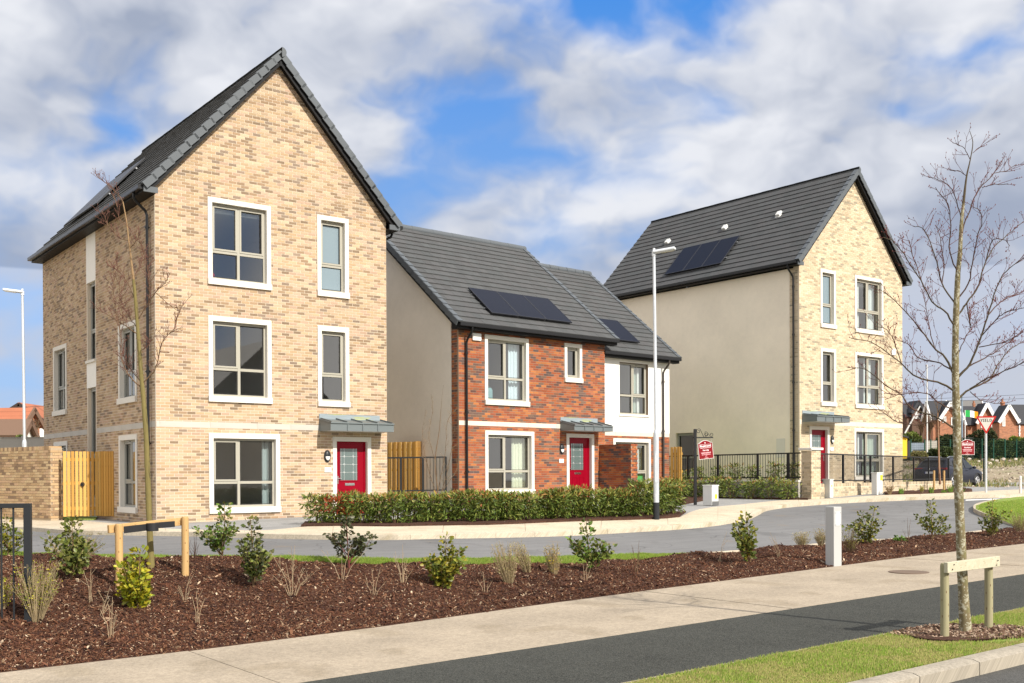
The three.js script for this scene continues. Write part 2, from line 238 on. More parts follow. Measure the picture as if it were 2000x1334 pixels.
const px = (list, lift = 0) => list.map((p) => gxz(p[0], p[1], lift));
const swl = (list) => list.map((p) => fromSW(...p));
// the sheet under everything, out to the horizon
{
  const ax = []; for (let v = -70; v <= 90; v += 1.25) ax.push(v); for (let v = 100; v < 900; v *= 1.3) ax.push(v); for (let v = -80; v > -900; v *= 1.3) ax.unshift(v);
  const az = []; for (let v = -110; v <= 20; v += 1.25) az.push(v); for (let v = 26; v < 500; v *= 1.4) az.push(v); for (let v = -122; v > -1600; v *= 1.3) az.unshift(v);
  const pos = [], uv = [], idx = []; for (const z of az) for (const x of ax) {
    const s = toS(x, z), w = toW(x, z); let r = 0; if (w > 30 || s > 44) r = sstep(48, 62, -z) * (fbm(x * 0.12, z * 0.12, 5, 3) - 0.5) * 0.9;
    pos.push(x, landY(x, z) - 0.17 + r * sstep(10, 22, x), z); uv.push(x, z); }
  const n = ax.length; for (let i = 0; i + 1 < az.length; i++) for (let j = 0; j + 1 < n; j++) { const a = i * n + j; idx.push(a, a + n, a + 1, a + 1, a + n, a + n + 1); }
  const g = new THREE.BufferGeometry(); g.setAttribute('position', new THREE.Float32BufferAttribute(pos, 3)); g.setAttribute('uv', new THREE.Float32BufferAttribute(uv, 2)); g.setIndex(idx); g.computeVertexNormals();
  struct('ground', g, MAT.earth);
}
// main road, its kerb stones, verge, asphalt track and concrete path, all straight along the street
struct('road', strip(swl([[-40, -14], [70, -14]]), swl([[-40, 5.02], [70, 5.02]]), 60, 6, -0.115), MAT.mainroad);
const mainKerb = tag(new THREE.Group(), null, null, null, 'structure'); mainKerb.name = 'kerb'; scene.add(mainKerb);
for (let s = -14; s < 40; s += 0.915) mesh('kerb_stone', strip(swl([[s + 0.006, 5.0], [s + 0.909, 5.0]]), swl([[s + 0.006, 5.19], [s + 0.909, 5.19]]), 1, 3, 0.012 + hash(s * 100, 3) * 0.004, 0.22, (x, z, j) => (j < 0.01 ? -0.02 : 0)), MAT.oldkerb, mainKerb);
struct('verge', strip(swl([[-20, 5.20], [40, 5.20]]), swl([[-20, 6.34], [40, 6.34]]), 120, 4, 0.005, 0.1), MAT.turf);
struct('edging', strip(swl([[-20, 6.34], [40, 6.34]]), swl([[-20, 6.395], [40, 6.395]]), 60, 1, 0.012, 0.1), MAT.path);
struct('asphalt_path', strip(swl([[-20, 6.395], [60, 6.395]]), swl([[-20, 8.24], [60, 8.24]]), 120, 4, 0.0, 0.1), MAT.track);
const bedNear = [[-20, 10.4], [2.16, 10.5], [3.86, 10.42], [5.9, 10.47], [8.96, 10.72], [12.37, 10.83], [17.39, 11.05], [21.1, 10.98], [40, 11.0]];
const nearW = (s) => { let i = 1; while (i < bedNear.length - 1 && bedNear[i][0] < s) i++; const [a, b] = [bedNear[i - 1], bedNear[i]]; return lerp(a[1], b[1], clamp((s - a[0]) / (b[0] - a[0]), 0, 1)); };
const conc = tag(new THREE.Group(), null, null, null, 'structure'); conc.name = 'concrete_path'; scene.add(conc);
{ const J = [-15.8, -9.2, -2.7, 3.86, 10.42, 16.95, 23.5, 30, 36.5, 43]; for (let i = 0; i + 1 < J.length; i++) { const a = J[i] + 0.009, b = J[i + 1] - 0.009; mesh('slab', strip(swl([[a, 8.24], [b, 8.24]]), swl([[a, nearW(a)], [lerp(a, b, 0.33), nearW(lerp(a, b, 0.33))], [lerp(a, b, 0.67), nearW(lerp(a, b, 0.67))], [b, nearW(b)]]), 12, 4, 0.002 + (i % 3) * 0.002, 0.14), MAT.path, conc); } }
mesh('joint_filler', strip(swl([[-15, 8.3], [43, 8.3]]), swl([[-15, 10.6], [43, 10.6]]), 50, 2, -0.03), MAT.deck, conc);
{ const p = gxz(1775, 1118); const m = struct('manhole_cover', new THREE.CylinderGeometry(0.3, 0.3, 0.02, 28).translate(p[0], landY(...p) + 0.001, p[1]), std([0.16, 0.115, 0.085], 0.8), 'round rusty manhole cover let into the concrete path', 'manhole cover'); m.userData.kind = undefined; delete m.userData.kind; }
// bed of bark mulch between path and estate road
const bedFarPx = [[-80, 1086], [67, 1088], [200, 1091], [340, 1094.5], [500, 1097.5], [616, 1100], [685, 1104], [780, 1106], [948, 1103.5], [1092, 1103], [1217, 1096], [1290, 1091], [1380, 1083.5], [1498, 1075.5], [1591, 1066.5], [1668, 1061.5], [1736, 1056.5], [1845, 1047.5], [1888, 1043.5], [1926, 1039], [2000, 1031], [2090, 1021]];
const bedFar = px(bedFarPx);
const bedNearXZ = swl(bedNear.slice(0, 9).map(([s, w]) => [s, w + 0.004]));
const s0 = toS(...bedFar[0]), s1 = toS(...bedFar[bedFar.length - 1]);
const nearPart = []; for (let i = 0; i <= 60; i++) { const f = bedFar[0], l = bedFar[bedFar.length - 1], s = lerp(toS(...f) - 1.5, toS(...l) + 0.5, i / 60); nearPart.push(fromSW(s, nearW(s) + 0.004)); }
const mulchBump = (x, z, j) => { const e = sstep(0, 0.12, j) * sstep(0, 0.1, 1 - j); return e * (0.05 + (fbm(x * 1.7, z * 1.7, 3, 4) - 0.5) * 0.16 + (fbm(x * 9, z * 9, 3, 8) - 0.5) * 0.07) - 0.02; };
const bedGrid = strip(nearPart, bedFar, 260, 56, 0.03, 0.12, mulchBump);
struct('mulch_bed', bedGrid, MAT.mulch);
// grass margin, flush white edging and the estate road
const roadNearPx = [[-80, 1077], [67, 1082.6], [200, 1086], [340, 1089], [616, 1092], [780, 1094], [1020, 1089], [1217, 1085], [1300, 1084], [1380, 1080.5], [1498, 1072.5], [1591, 1063.5], [1668, 1058.5], [1736, 1053.5], [1845, 1044.5], [1888, 1040.5], [1926, 1036]];
const roadNear = px(roadNearPx);
struct('lawn', strip(px(bedFarPx.slice(0, 12)), px(roadNearPx.slice(0, 9)), 80, 3, 0.012, 0.14), MAT.turf);
struct('edging', strip(px([...bedFarPx.slice(12, 20)].map((p) => [p[0], p[1] - 0.2]).concat([])), px(roadNearPx.slice(9)), 60, 1, 0.02, 0.14), MAT.footpath);
const roadFarPx = [[-80, 1032], [22, 1036], [63, 1037.6], [146, 1044], [225, 1045.5], [360, 1047.7], [487, 1051], [570, 1053], [780, 1054.5], [1020, 1049.5], [1260, 1038.5], [1330, 1034], [1380, 1029.5], [1430, 1022], [1462, 1015], [1480, 1007], [1498, 998], [1530, 992.5], [1572, 988.5], [1659, 982.5], [1783, 977], [1891, 974], [2000, 970.5], [2090, 966]];
const roadFar = px(roadFarPx, -0.1);
{ const A = px([[-80, 1088], ...roadNearPx.slice(1).map((p) => [p[0], p[1] + 2]), [1960, 1036], [2090, 1020]]); struct('estate_road', strip(A, px(roadFarPx.map((p) => [p[0], p[1] - 2]), -0.1), 120, 20, -0.1), MAT.road); }
// give-way lines at the mouth of the estate road
for (const [y0, y1] of [[972.6, 973.9], [976.2, 978]]) struct('road_marking', strip(px([[1886, y0], [2080, y0 - 3.4]], -0.1), px([[1886, y1], [2080, y1 - 3.4]], -0.1), 20, 1, -0.096), std([0.72, 0.71, 0.68], 0.8));
// far kerb stones and footpath slabs
const kerbOut = smooth(roadFar, 6), kerbIn = (() => { const out = []; for (let i = 0; i < kerbOut.length; i++) { const a = kerbOut[Math.max(0, i - 1)], b = kerbOut[Math.min(kerbOut.length - 1, i + 1)], dx = b[0] - a[0], dz = b[1] - a[1], l = Math.hypot(dx, dz) || 1; out.push([kerbOut[i][0] + (dz / l) * 0.16, kerbOut[i][1] - (dx / l) * 0.16]); } return out; })();
const farKerb = tag(new THREE.Group(), null, null, null, 'structure'); farKerb.name = 'kerb'; scene.add(farKerb);
{ const len = kerbOut.reduce((s, p, i) => (i ? s + Math.hypot(p[0] - kerbOut[i - 1][0], p[1] - kerbOut[i - 1][1]) : 0), 0), n = Math.round(len / 0.92 / 2) * 2, A = resample(kerbOut, n * 4), B = resample(kerbIn, n * 4);
  for (let i = 0; i < n; i++) mesh('kerb_stone', strip(A.slice(i * 4, i * 4 + 5).map((p, k, a) => (k === 0 ? [lerp(p[0], a[1][0], 0.03), lerp(p[1], a[1][1], 0.03)] : p)), B.slice(i * 4, i * 4 + 5), 4, 2, 0.004, 0.2, (x, z, j) => (j < 0.01 ? -0.012 : 0)), MAT.kerb, farKerb); }
const fpBackPx = [[-80, 1005], [0, 1011], [99, 1014], [200, 1020], [270, 1027], [340, 1033], [440, 1035.5], [519, 1035.5], [560, 1032], [600, 1028], [660, 1027], [760, 1028], [950, 1025], [1100, 1019], [1270, 1014], [1325, 1011], [1342, 1003], [1362, 995.5], [1400, 989.5], [1450, 985], [1529, 977], [1575, 975.5], [1650, 972], [1704, 968], [1800, 964], [1898, 960.5], [1950, 957.5], [2000, 956], [2090, 953]];
const fpBack = px(fpBackPx);
const walk = tag(new THREE.Group(), null, null, null, 'structure'); walk.name = 'footpath'; scene.add(walk);
{ const N = 120, A = resample(kerbIn, N), B = smooth(fpBack, 4), R = resample(B, N); // pair by the pixel column: nearest by arc works well enough on this bend
  const cuts = [0, 8, 15, 22, 28, 34, 40, 45, 50, 55, 60, 65, 70, 75, 80, 85, 90, 95, 100, 106, 112, 120];
  // matched by x position seen along the street so that joints run across it
  const key = (p) => p[0] / -p[1]; const fine = resample(B, 1200); const match = A.map((p) => { let best = fine[0], bd = 1e9; for (const q of fine) { const d = Math.abs(key(q) - key(p)); if (d < bd) { bd = d; best = q; } } return best; });
  for (let i = 0; i + 1 < cuts.length; i++) mesh('slab', strip(A.slice(cuts[i], cuts[i + 1] + 1).map((p, k, a) => (k === 0 && i ? [lerp(p[0], a[1][0], 0.02), lerp(p[1], a[1][1], 0.02)] : p)), match.slice(cuts[i], cuts[i + 1] + 1).map((p, k, a) => (k === 0 && i ? [lerp(p[0], a[1][0], 0.02), lerp(p[1], a[1][1], 0.02)] : p)), (cuts[i + 1] - cuts[i]) * 2, 5, 0.002 * (i % 2), 0.14), MAT.footpath, walk); }
// paving round the houses, lawn and strips of bark along their fronts
struct('paving', strip(fpBack.map((p) => [p[0], p[1] + 0.05]), px([[-80, 985], [120, 988], [300, 990], [480, 985], [640, 978], [760, 975], [900, 972], [1100, 967], [1250, 963], [1330, 961], [1400, 958], [1500, 955], [1560, 953], [1700, 950], [1800, 949], [1890, 950], [2000, 953.5], [2090, 951.5]]), 200, 16, -0.008, 0), MAT.paving);
const hedgeFrontPx = [[588, 1028.5], [660, 1027.5], [760, 1028.5], [950, 1025.5], [1100, 1019.5], [1270, 1014.5], [1326, 1010.5]];
struct('hedge_bed', strip(px(hedgeFrontPx), px([[596, 1021], [660, 1019], [760, 1018.5], [950, 1015], [1100, 1009.5], [1270, 1003.5], [1340, 1000]]), 90, 6, 0.012, 0.05, (x, z) => fbm(x * 6, z * 6, 3) * 0.05), MAT.mulch);
struct('lawn', strip(px([[770, 1018.2], [950, 1014.8], [1100, 1009.2], [1290, 1002.8]]), px([[840, 1003], [960, 1000], [1100, 996], [1280, 991]]), 60, 6, 0.03, 0.06), MAT.turf);
struct('lawn', strip(px([[99, 1014], [130, 1016], [187, 1015.6]]), px([[104, 1010.5], [130, 1010.5], [190, 1011]]), 20, 3, 0.03, 0.05), MAT.turf);
struct('hedge_bed', strip(px([[1322, 988], [1402, 972.5], [1480, 974.5], [1578, 976.5]]), px([[1318, 972], [1400, 962], [1480, 962], [1572, 963]]), 60, 6, 0.014, 0.05, (x, z) => fbm(x * 6, z * 6, 3) * 0.05), MAT.mulch);
struct('planting_bed', strip(px([[1728, 966.5], [1800, 964.8], [1880, 961.5], [1899, 960.4]]), px([[1730, 957], [1800, 955], [1870, 952], [1898, 957]]), 60, 6, 0.02, 0.05, (x, z) => fbm(x * 6, z * 6, 3) * 0.06), MAT.mulch);
// island of grass at the junction
{ const rim = smooth(px([[2090, 1056], [2030, 1040], [1985, 1029], [1953, 1019], [1922, 1010], [1904, 1002], [1901, 995.5], [1908, 990], [1925, 985.5], [1950, 981], [2000, 976], [2090, 970]], -0.1), 6);
  const inward = (d) => rim.map((p, i) => { const a = rim[Math.max(0, i - 1)], b = rim[Math.min(rim.length - 1, i + 1)], dx = b[0] - a[0], dz = b[1] - a[1], l = Math.hypot(dx, dz); return [p[0] - (dz / l) * d, p[1] + (dx / l) * d]; });
  const isl = tag(new THREE.Group(), null, null, null, 'structure'); isl.name = 'kerb'; scene.add(isl); const inn = inward(0.15), n = 16, A = resample(rim, n * 4), B = resample(inn, n * 4);
  for (let i = 0; i < n; i++) mesh('kerb_stone', strip(A.slice(i * 4, i * 4 + 5), B.slice(i * 4, i * 4 + 5), 4, 2, 0.02, 0.2, (x, z, j) => (j < 0.01 ? -0.012 : 0)), MAT.kerb, isl);
  const h = Math.floor(inn.length / 2); struct('lawn', strip(inn.slice(0, h + 1), inn.slice(h).reverse(), 60, 10, 0.03, 0.1), MAT.turf); }
// rough gravel lane and the building plot beyond the junction
struct('gravel_lane', strip(px([[1780, 957], [1890, 957.5], [1950, 957], [2000, 956.5], [2090, 954]]), px([[1780, 944], [1890, 942.5], [1950, 942], [2000, 941.5], [2090, 940]]), 60, 10, -0.02, 0, (x, z) => (fbm(x * 2, z * 2, 3) - 0.5) * 0.06), MAT.gravel);
// ---------- houses ----------
const BRICKS = {
  buff: { main: [[0.42, 0.305, 0.19], [0.455, 0.345, 0.23], [0.40, 0.28, 0.17], [0.435, 0.315, 0.21], [0.42, 0.29, 0.205]], dark: [[0.225, 0.16, 0.105], [0.275, 0.19, 0.12], [0.25, 0.185, 0.135], [0.31, 0.21, 0.13]], share: 0.27, mortar: MAT.mortar },
  cream: { main: [[0.50, 0.41, 0.285], [0.54, 0.445, 0.315], [0.475, 0.38, 0.255], [0.515, 0.415, 0.29]], dark: [[0.29, 0.25, 0.185], [0.34, 0.285, 0.20], [0.38, 0.30, 0.20]], share: 0.19, mortar: std([0.60, 0.51, 0.385], 0.95) },
  red: { main: [[0.32, 0.10, 0.04], [0.38, 0.14, 0.05], [0.28, 0.078, 0.034], [0.34, 0.115, 0.055], [0.25, 0.075, 0.04]], dark: [[0.105, 0.068, 0.062], [0.14, 0.085, 0.068], [0.12, 0.06, 0.048], [0.17, 0.10, 0.07], [0.20, 0.085, 0.05]], share: 0.36, mortar: MAT.mortarRed },
  wall: { main: [[0.47, 0.33, 0.185], [0.52, 0.38, 0.22], [0.43, 0.29, 0.16], [0.49, 0.33, 0.20]], dark: [[0.24, 0.16, 0.10], [0.30, 0.20, 0.12], [0.34, 0.225, 0.13]], share: 0.28, mortar: std([0.40, 0.31, 0.21], 0.95) },
};
for (const k of Object.values(BRICKS)) k.mats = [...k.main, ...k.dark].map((c) => { const m = MAT.brick.clone(); m.color = rgb(...c); return m; });
const UNIT = new THREE.BoxGeometry(1, 1, 1);
// lays stretcher bond on a wall face: list of {u, y, l, h, c}; gaps is a list of [u0, u1, y0, y1]; top(u) bounds a gable
function layBricks(W, y0, y1, gaps, kind, top, ends = [0, 0]) {
  const out = [], P = 0.225, H = 0.075;
  for (let j = 0, y = y0; y < y1 - 0.03; j++, y += H) {
    const yc = y + H / 2; let segs = [[ends[0] * (j % 2 ? 1 : 0), W - ends[1] * (j % 2 ? 1 : 0)]];
    for (const [a, b, c, d] of gaps) if (yc > c + 0.01 && yc < d - 0.01) segs = segs.flatMap(([p, q]) => (b <= p || a >= q ? [[p, q]] : [[p, a], [b, q]].filter(([m, n]) => n - m > 0.03)));
    if (top) segs = segs.map(([p, q]) => { const r = top(yc); return [Math.max(p, r[0]), Math.min(q, r[1])]; }).filter(([p, q]) => q - p > 0.04);
    const off = (j % 2) * P / 2;
    for (const [p, q] of segs) for (let k = Math.floor((p - off) / P); k * P + off < q; k++) {
      const a = Math.max(p, k * P + off) + 0.006, b = Math.min(q, (k + 1) * P + off) - 0.006; if (b - a < 0.025) continue;
      const dark = hash(k, j, 11) < kind.share * (0.55 + 0.9 * fbm(k * 0.13 + W, j * 0.07, 3, 5));
      const pal = dark ? kind.main.length + Math.floor(rnd(kind.dark.length)) : Math.floor(rnd(kind.main.length));
      out.push({ u: (a + b) / 2, y: yc, l: b - a, h: H - 0.0125, c: pal, o: rnd(0, 0.0025) });
    }
  }
  return out;
}
// puts the nearest bricks as parts on their walls and the rest into one part of the thing
function placeBricks(root, sets, kind, most = 300) {
  root.updateMatrixWorld(true);
  const all = []; const v = new THREE.Vector3(), eye = new THREE.Vector3(0, EYE, 0);
  for (const { wall, list } of sets) { wall.updateMatrixWorld(true); for (const b of list) { v.set(b.u, b.y, 0).applyMatrix4(wall.matrixWorld); all.push({ b, wall, d: v.distanceTo(eye) }); } }
  all.sort((p, q) => p.d - q.d);
  const mats = [], cols = [], loc = M4();
  all.forEach(({ b, wall }, i) => {
    if (i < most) { const m = mesh('brick', UNIT, kind.mats[b.c], wall); m.position.set(b.u, b.y, -0.03 + b.o); m.scale.set(b.l, b.h, 0.06); } else {
      loc.makeScale(b.l, b.h, 0.06).setPosition(b.u, b.y, -0.03 + b.o); mats.push(M4().multiplyMatrices(wall.matrix, loc));
      const k = rnd(0.88, 1.12) * (0.88 + 0.24 * fbm(b.u * 0.7 + 3, b.y * 0.8, 3, 15)), c = b.c < kind.main.length ? kind.main[b.c] : kind.dark[b.c - kind.main.length]; cols.push(rgb(c[0] * k, c[1] * k, c[2] * k));
    }
  });
  if (mats.length) instanced('brickwork', UNIT, MAT.brick, mats, cols, root);
}
function wallGeo(outline, gaps, rec = 0.005, thick = 0.26) {
  const s = new THREE.Shape(outline.map((p) => new THREE.Vector2(...p)));
  for (const [a, b, c, d] of gaps) s.holes.push(new THREE.Path([[a, c], [b, c], [b, d], [a, d]].map((p) => new THREE.Vector2(...p))));
  return new THREE.ExtrudeGeometry(s, { depth: thick, bevelEnabled: false }).translate(0, 0, -thick - rec);
}
function side(o, which, W, D) {
  if (which === 'left') { o.position.set(0, 0, -D); o.rotation.y = -Math.PI / 2; } else if (which === 'right') { o.position.set(W, 0, 0); o.rotation.y = Math.PI / 2; } else if (which === 'back') { o.position.set(W, 0, -D); o.rotation.y = Math.PI; }
  o.updateMatrix(); return o;
}
// a window in a wall frame; u0..u1, y0..y1 are the outer edges of its stone surround
function makeWindow(house, place, u0, u1, y0, y1, o = {}) {
  const g = new THREE.Group(); g.name = 'window'; house.add(g); place(g);
  const s = o.surround === undefined ? 0.115 : o.surround, sill = 0.15, fr = o.frame ?? MAT.frame, head = s ? 0.125 : 0;
  const a = u0 + s, b = u1 - s, c = y0 + (s ? sill : 0), d = y1 - head;
  if (s) mesh('surround', [bx(u0, a, c, y1, -0.15, 0.022), bx(b, u1, c, y1, -0.15, 0.022), bx(a, b, d, y1, -0.15, 0.0215)], MAT.stone, g);
  if (s) mesh('sill', [bx(u0 - 0.01, u1 + 0.01, y0, c, -0.2, 0.065)], MAT.stone, g); else mesh('sill', [bx(a - 0.07, b + 0.07, c - 0.075, c, -0.2, 0.05)], MAT.stone, g);
  const z0 = -0.175, z1 = -0.10, F = 0.055, cols = o.cols ?? [0.5], tr = o.transom ?? 0.37, parts = [], panes = [];
  parts.push(bx(a, a + F, c, d, z0, z1), bx(b - F, b, c, d, z0, z1), bx(a + F, b - F, d - F, d, z0, z1), bx(a + F, b - F, c, c + F, z0, z1));
  const xs = [a + F, ...cols.flatMap((k) => { const x = lerp(a, b, k); return [x - 0.035, x + 0.035]; }), b - F], yt = lerp(c, d, tr);
  for (const k of cols) { const x = lerp(a, b, k); parts.push(bx(x - 0.035, x + 0.035, c + F, d - F, z0, z1 + 0.004)); }
  for (let i = 0; i < xs.length; i += 2) {
    const x0 = xs[i], x1 = xs[i + 1];
    if (tr) parts.push(bx(x0, x1, yt - 0.035, yt + 0.035, z0, z1 - 0.003));
    const rows = tr ? [[c + F, yt - 0.035, 0], [yt + 0.035, d - F, 1]] : [[c + F, d - F, 1]];
    for (const [p, q, up] of rows) {
      const sash = up && (o.sash ?? [0]).includes(i / 2), k = sash ? 0.045 : 0.012;
      if (sash) parts.push(bx(x0, x0 + k, p, q, z1 - 0.03, z1 + 0.012), bx(x1 - k, x1, p, q, z1 - 0.03, z1 + 0.012), bx(x0 + k, x1 - k, q - k, q, z1 - 0.03, z1 + 0.012), bx(x0 + k, x1 - k, p, p + k, z1 - 0.03, z1 + 0.012));
      panes.push([x0 + k, x1 - k, p + k, q - k, sash]);
      if (sash) mesh('trickle_vent', [rbox(Math.min(0.36, (x1 - x0) * 0.7), 0.03, 0.03, 0.006, (x0 + x1) / 2, d - F * 0.55, z1 + 0.016)], fr, g);
    }
  }
  mesh('frame', parts, fr, g);
  const seal = [];
  for (const [p, q, r, t] of panes) seal.push(bx(p, p + 0.012, r, t, -0.142, -0.127), bx(q - 0.012, q, r, t, -0.142, -0.127), bx(p + 0.012, q - 0.012, t - 0.012, t, -0.142, -0.127), bx(p + 0.012, q - 0.012, r, r + 0.012, -0.142, -0.127));
  mesh('gasket', seal, MAT.seal, g);
  for (const [p, q, r, t] of panes) { const m = mesh('pane', new THREE.PlaneGeometry(q - p, t - r).translate((p + q) / 2, (r + t) / 2, -0.137), o.glass ?? MAT.glass, g); m.rotation.set(rnd(-0.004, 0.004), rnd(-0.004, 0.004), 0); }
  return [a - 0.01, b + 0.01, c - 0.01, d + 0.01];
}
function makeDoor(house, u0, u1, y0, y1, handleLeft = true) {
  const S = 0.115, a = u0 + S, b = u1 - S, d = y1 - 0.125, h = d - y0;
  mesh('door_surround', [bx(u0, a, y0, y1, -0.12, 0.022), bx(b, u1, y0, y1, -0.12, 0.022), bx(a, b, d, y1, -0.12, 0.0215)], MAT.stone, house);
  const door = mesh('door', [bx(a + 0.002, b - 0.002, y0 + 0.03, d - 0.002, -0.165, -0.11), bx(a, a + 0.055, y0, d, -0.17, -0.095), bx(b - 0.055, b, y0, d, -0.17, -0.095), bx(a + 0.055, b - 0.055, d - 0.055, d, -0.17, -0.095)], MAT.red, house);
  const g0 = lerp(a, b, 0.17), g1 = lerp(a, b, 0.73), v0 = y0 + h * 0.475, v1 = y0 + h * 0.905, gw = g1 - g0, gh = v1 - v0;
  mesh('door_glass', bx(g0, g1, v0, v1, -0.112, -0.1085), MAT.leadGlass, door);
  mesh('glazing_bead', [bx(g0 - 0.025, g0, v0 - 0.025, v1 + 0.025, -0.112, -0.098), bx(g1, g1 + 0.025, v0 - 0.025, v1 + 0.025, -0.112, -0.098), bx(g0, g1, v1, v1 + 0.025, -0.112, -0.0982), bx(g0, g1, v0 - 0.025, v0, -0.112, -0.0982)], MAT.red, door);
  const came = [0.24, 0.76].map((k) => bx(g0 + gw * k - 0.005, g0 + gw * k + 0.005, v0, v1, -0.11, -0.1045)); for (const k of [0.06, 0.94]) came.push(bx(g0 + gw * k - 0.004, g0 + gw * k + 0.004, v0, v1, -0.11, -0.1045));
  for (const k of [0.25, 0.5, 0.75]) { came.push(bx(g0, g1, v0 + gh * k - 0.005, v0 + gh * k + 0.005, -0.11, -0.1048)); for (const q of [0.24, 0.76]) came.push(box(0.05, 0.05, 0.006, 0, 0, 0, 0, Math.PI / 4).translate(g0 + gw * q, v0 + gh * k, -0.104)); }
  mesh('leading', came, MAT.came, door);
  mesh('letterbox', [rbox(0.30, 0.07, 0.014, 0.005, (a + b) / 2 - 0.02, y0 + h * 0.42, -0.102)], MAT.chrome, door);
  const x = handleLeft ? a + 0.09 : b - 0.09;
  mesh('handle', [rbox(0.035, 0.22, 0.012, 0.005, x, y0 + h * 0.48, -0.102), rbox(0.12, 0.022, 0.022, 0.008, x + (handleLeft ? 0.05 : -0.05), y0 + h * 0.5, -0.065), rbox(0.022, 0.022, 0.05, 0.006, x, y0 + h * 0.5, -0.08)], MAT.chrome, door);
  const mid = (a + b) / 2, ml = [];
  for (const sx of [-1, 1]) { const p = mid + sx * 0.16; ml.push(bx(p - 0.11, p + 0.11, y0 + h * 0.35, y0 + h * 0.356, -0.111, -0.103), bx(p - 0.11, p - 0.104, y0 + h * 0.09, y0 + h * 0.35, -0.111, -0.103), bx(p + 0.104, p + 0.11, y0 + h * 0.09, y0 + h * 0.35, -0.111, -0.103), bx(p - 0.11, p + 0.11, y0 + h * 0.085, y0 + h * 0.091, -0.111, -0.103)); }
  mesh('moulding', ml, MAT.red, door);
  mesh('threshold', bx(a, b, y0 - 0.02, y0 + 0.03, -0.17, 0.06), MAT.chrome, house);
  return [a - 0.01, b + 0.01, y0, d + 0.01];
}
function makeCanopy(house, u0, u1, yTop, yFront, out, hF = 0.2) {
  // lean-to of standing seam metal under a lead flashing
  const g = new THREE.Group(); g.name = 'porch_canopy'; house.add(g);
  const len = Math.hypot(out, yTop - yFront), th = Math.atan2(yTop - yFront, out), um = (u0 + u1) / 2;
  mesh('canopy_roof', [box(u1 - u0, 0.03, len, um, (yTop + yFront) / 2, out / 2, 0, 0, th)], MAT.metalRoof, g);
  const seams = [], n = 5; for (let i = 0; i < n; i++) { const u = lerp(u0 + 0.04, u1 - 0.04, i / (n - 1)); seams.push(box(0.022, 0.045, len, u, (yTop + yFront) / 2 + 0.03, out / 2, 0, 0, th)); if (i && i < n - 1) seams.push(bx(u - 0.011, u + 0.011, yFront - hF + 0.01, yFront - 0.012, out + 0.013, out + 0.036)); }
  mesh('seam', seams, MAT.metalRoof, g);
  mesh('canopy_fascia', [bx(u0, u1, yFront - hF, yFront - 0.013, out - 0.02, out + 0.013), bx(u0, u1, yFront - 0.013, yFront + 0.022, out - 0.035, out + 0.045)], MAT.metalRoof, g);
  const cheek = (u) => { const s = new THREE.Shape([[0, yTop - 0.02], [out - 0.02, yFront - 0.02], [out - 0.02, yFront - hF], [0, yFront - hF]].map((p) => new THREE.Vector2(...p))); return new THREE.ExtrudeGeometry(s, { depth: 0.02, bevelEnabled: false }).rotateY(-Math.PI / 2).translate(u + 0.01, 0, 0); };
  mesh('cheek', [cheek(u0 + 0.012), cheek(u1 - 0.012)], MAT.metalRoof, g);
  mesh('canopy_soffit', bx(u0 + 0.03, u1 - 0.03, yFront - hF + 0.004, yFront - hF + 0.02, 0.004, out - 0.022), MAT.pale, g);
  mesh('flashing', [bx(u0, u1 - 0.07, yTop - 0.02, yTop + 0.15, 0.004, 0.022)], MAT.lead, g);
}
function makeWallLamp(house, u, y) {
  const l = mesh('wall_lamp', [new THREE.SphereGeometry(0.09, 20, 14).scale(1, 1.7, 0.55).translate(u, y, 0.02), cyl(0.1, 0.1, 0.02, 0, 0, 0, 24).rotateX(Math.PI / 2).scale(1, 1.68, 1).translate(u, y, 0.004)], MAT.blackPaint, house);
  mesh('lens', new THREE.SphereGeometry(0.078, 18, 10, 0, Math.PI * 2, Math.PI * 0.52, Math.PI * 0.4).scale(1, 1.62, 0.66).translate(u, y, 0.03), std([0.75, 0.75, 0.72], 0.3), l);
}
function makePlate(house, u, y, text) {
  const p = mesh('number_plate', rbox(0.2, 0.13, 0.016, 0.006, u, y, 0.012), std([0.8, 0.8, 0.78], 0.4), house);
  if (text) { const c = document.createElement('canvas'); c.width = 96; c.height = 64; const q = c.getContext('2d'); q.fillStyle = '#ececea'; q.fillRect(0, 0, 96, 64); q.fillStyle = '#333'; q.font = 'bold 40px sans-serif'; q.textAlign = 'center'; q.fillText(text, 48, 46); const t = new THREE.CanvasTexture(c); t.colorSpace = THREE.SRGBColorSpace; mesh('numeral', new THREE.PlaneGeometry(0.15, 0.1).translate(u, y, 0.0215), std(0xffffff, 0.5, { map: t }), p); }
}
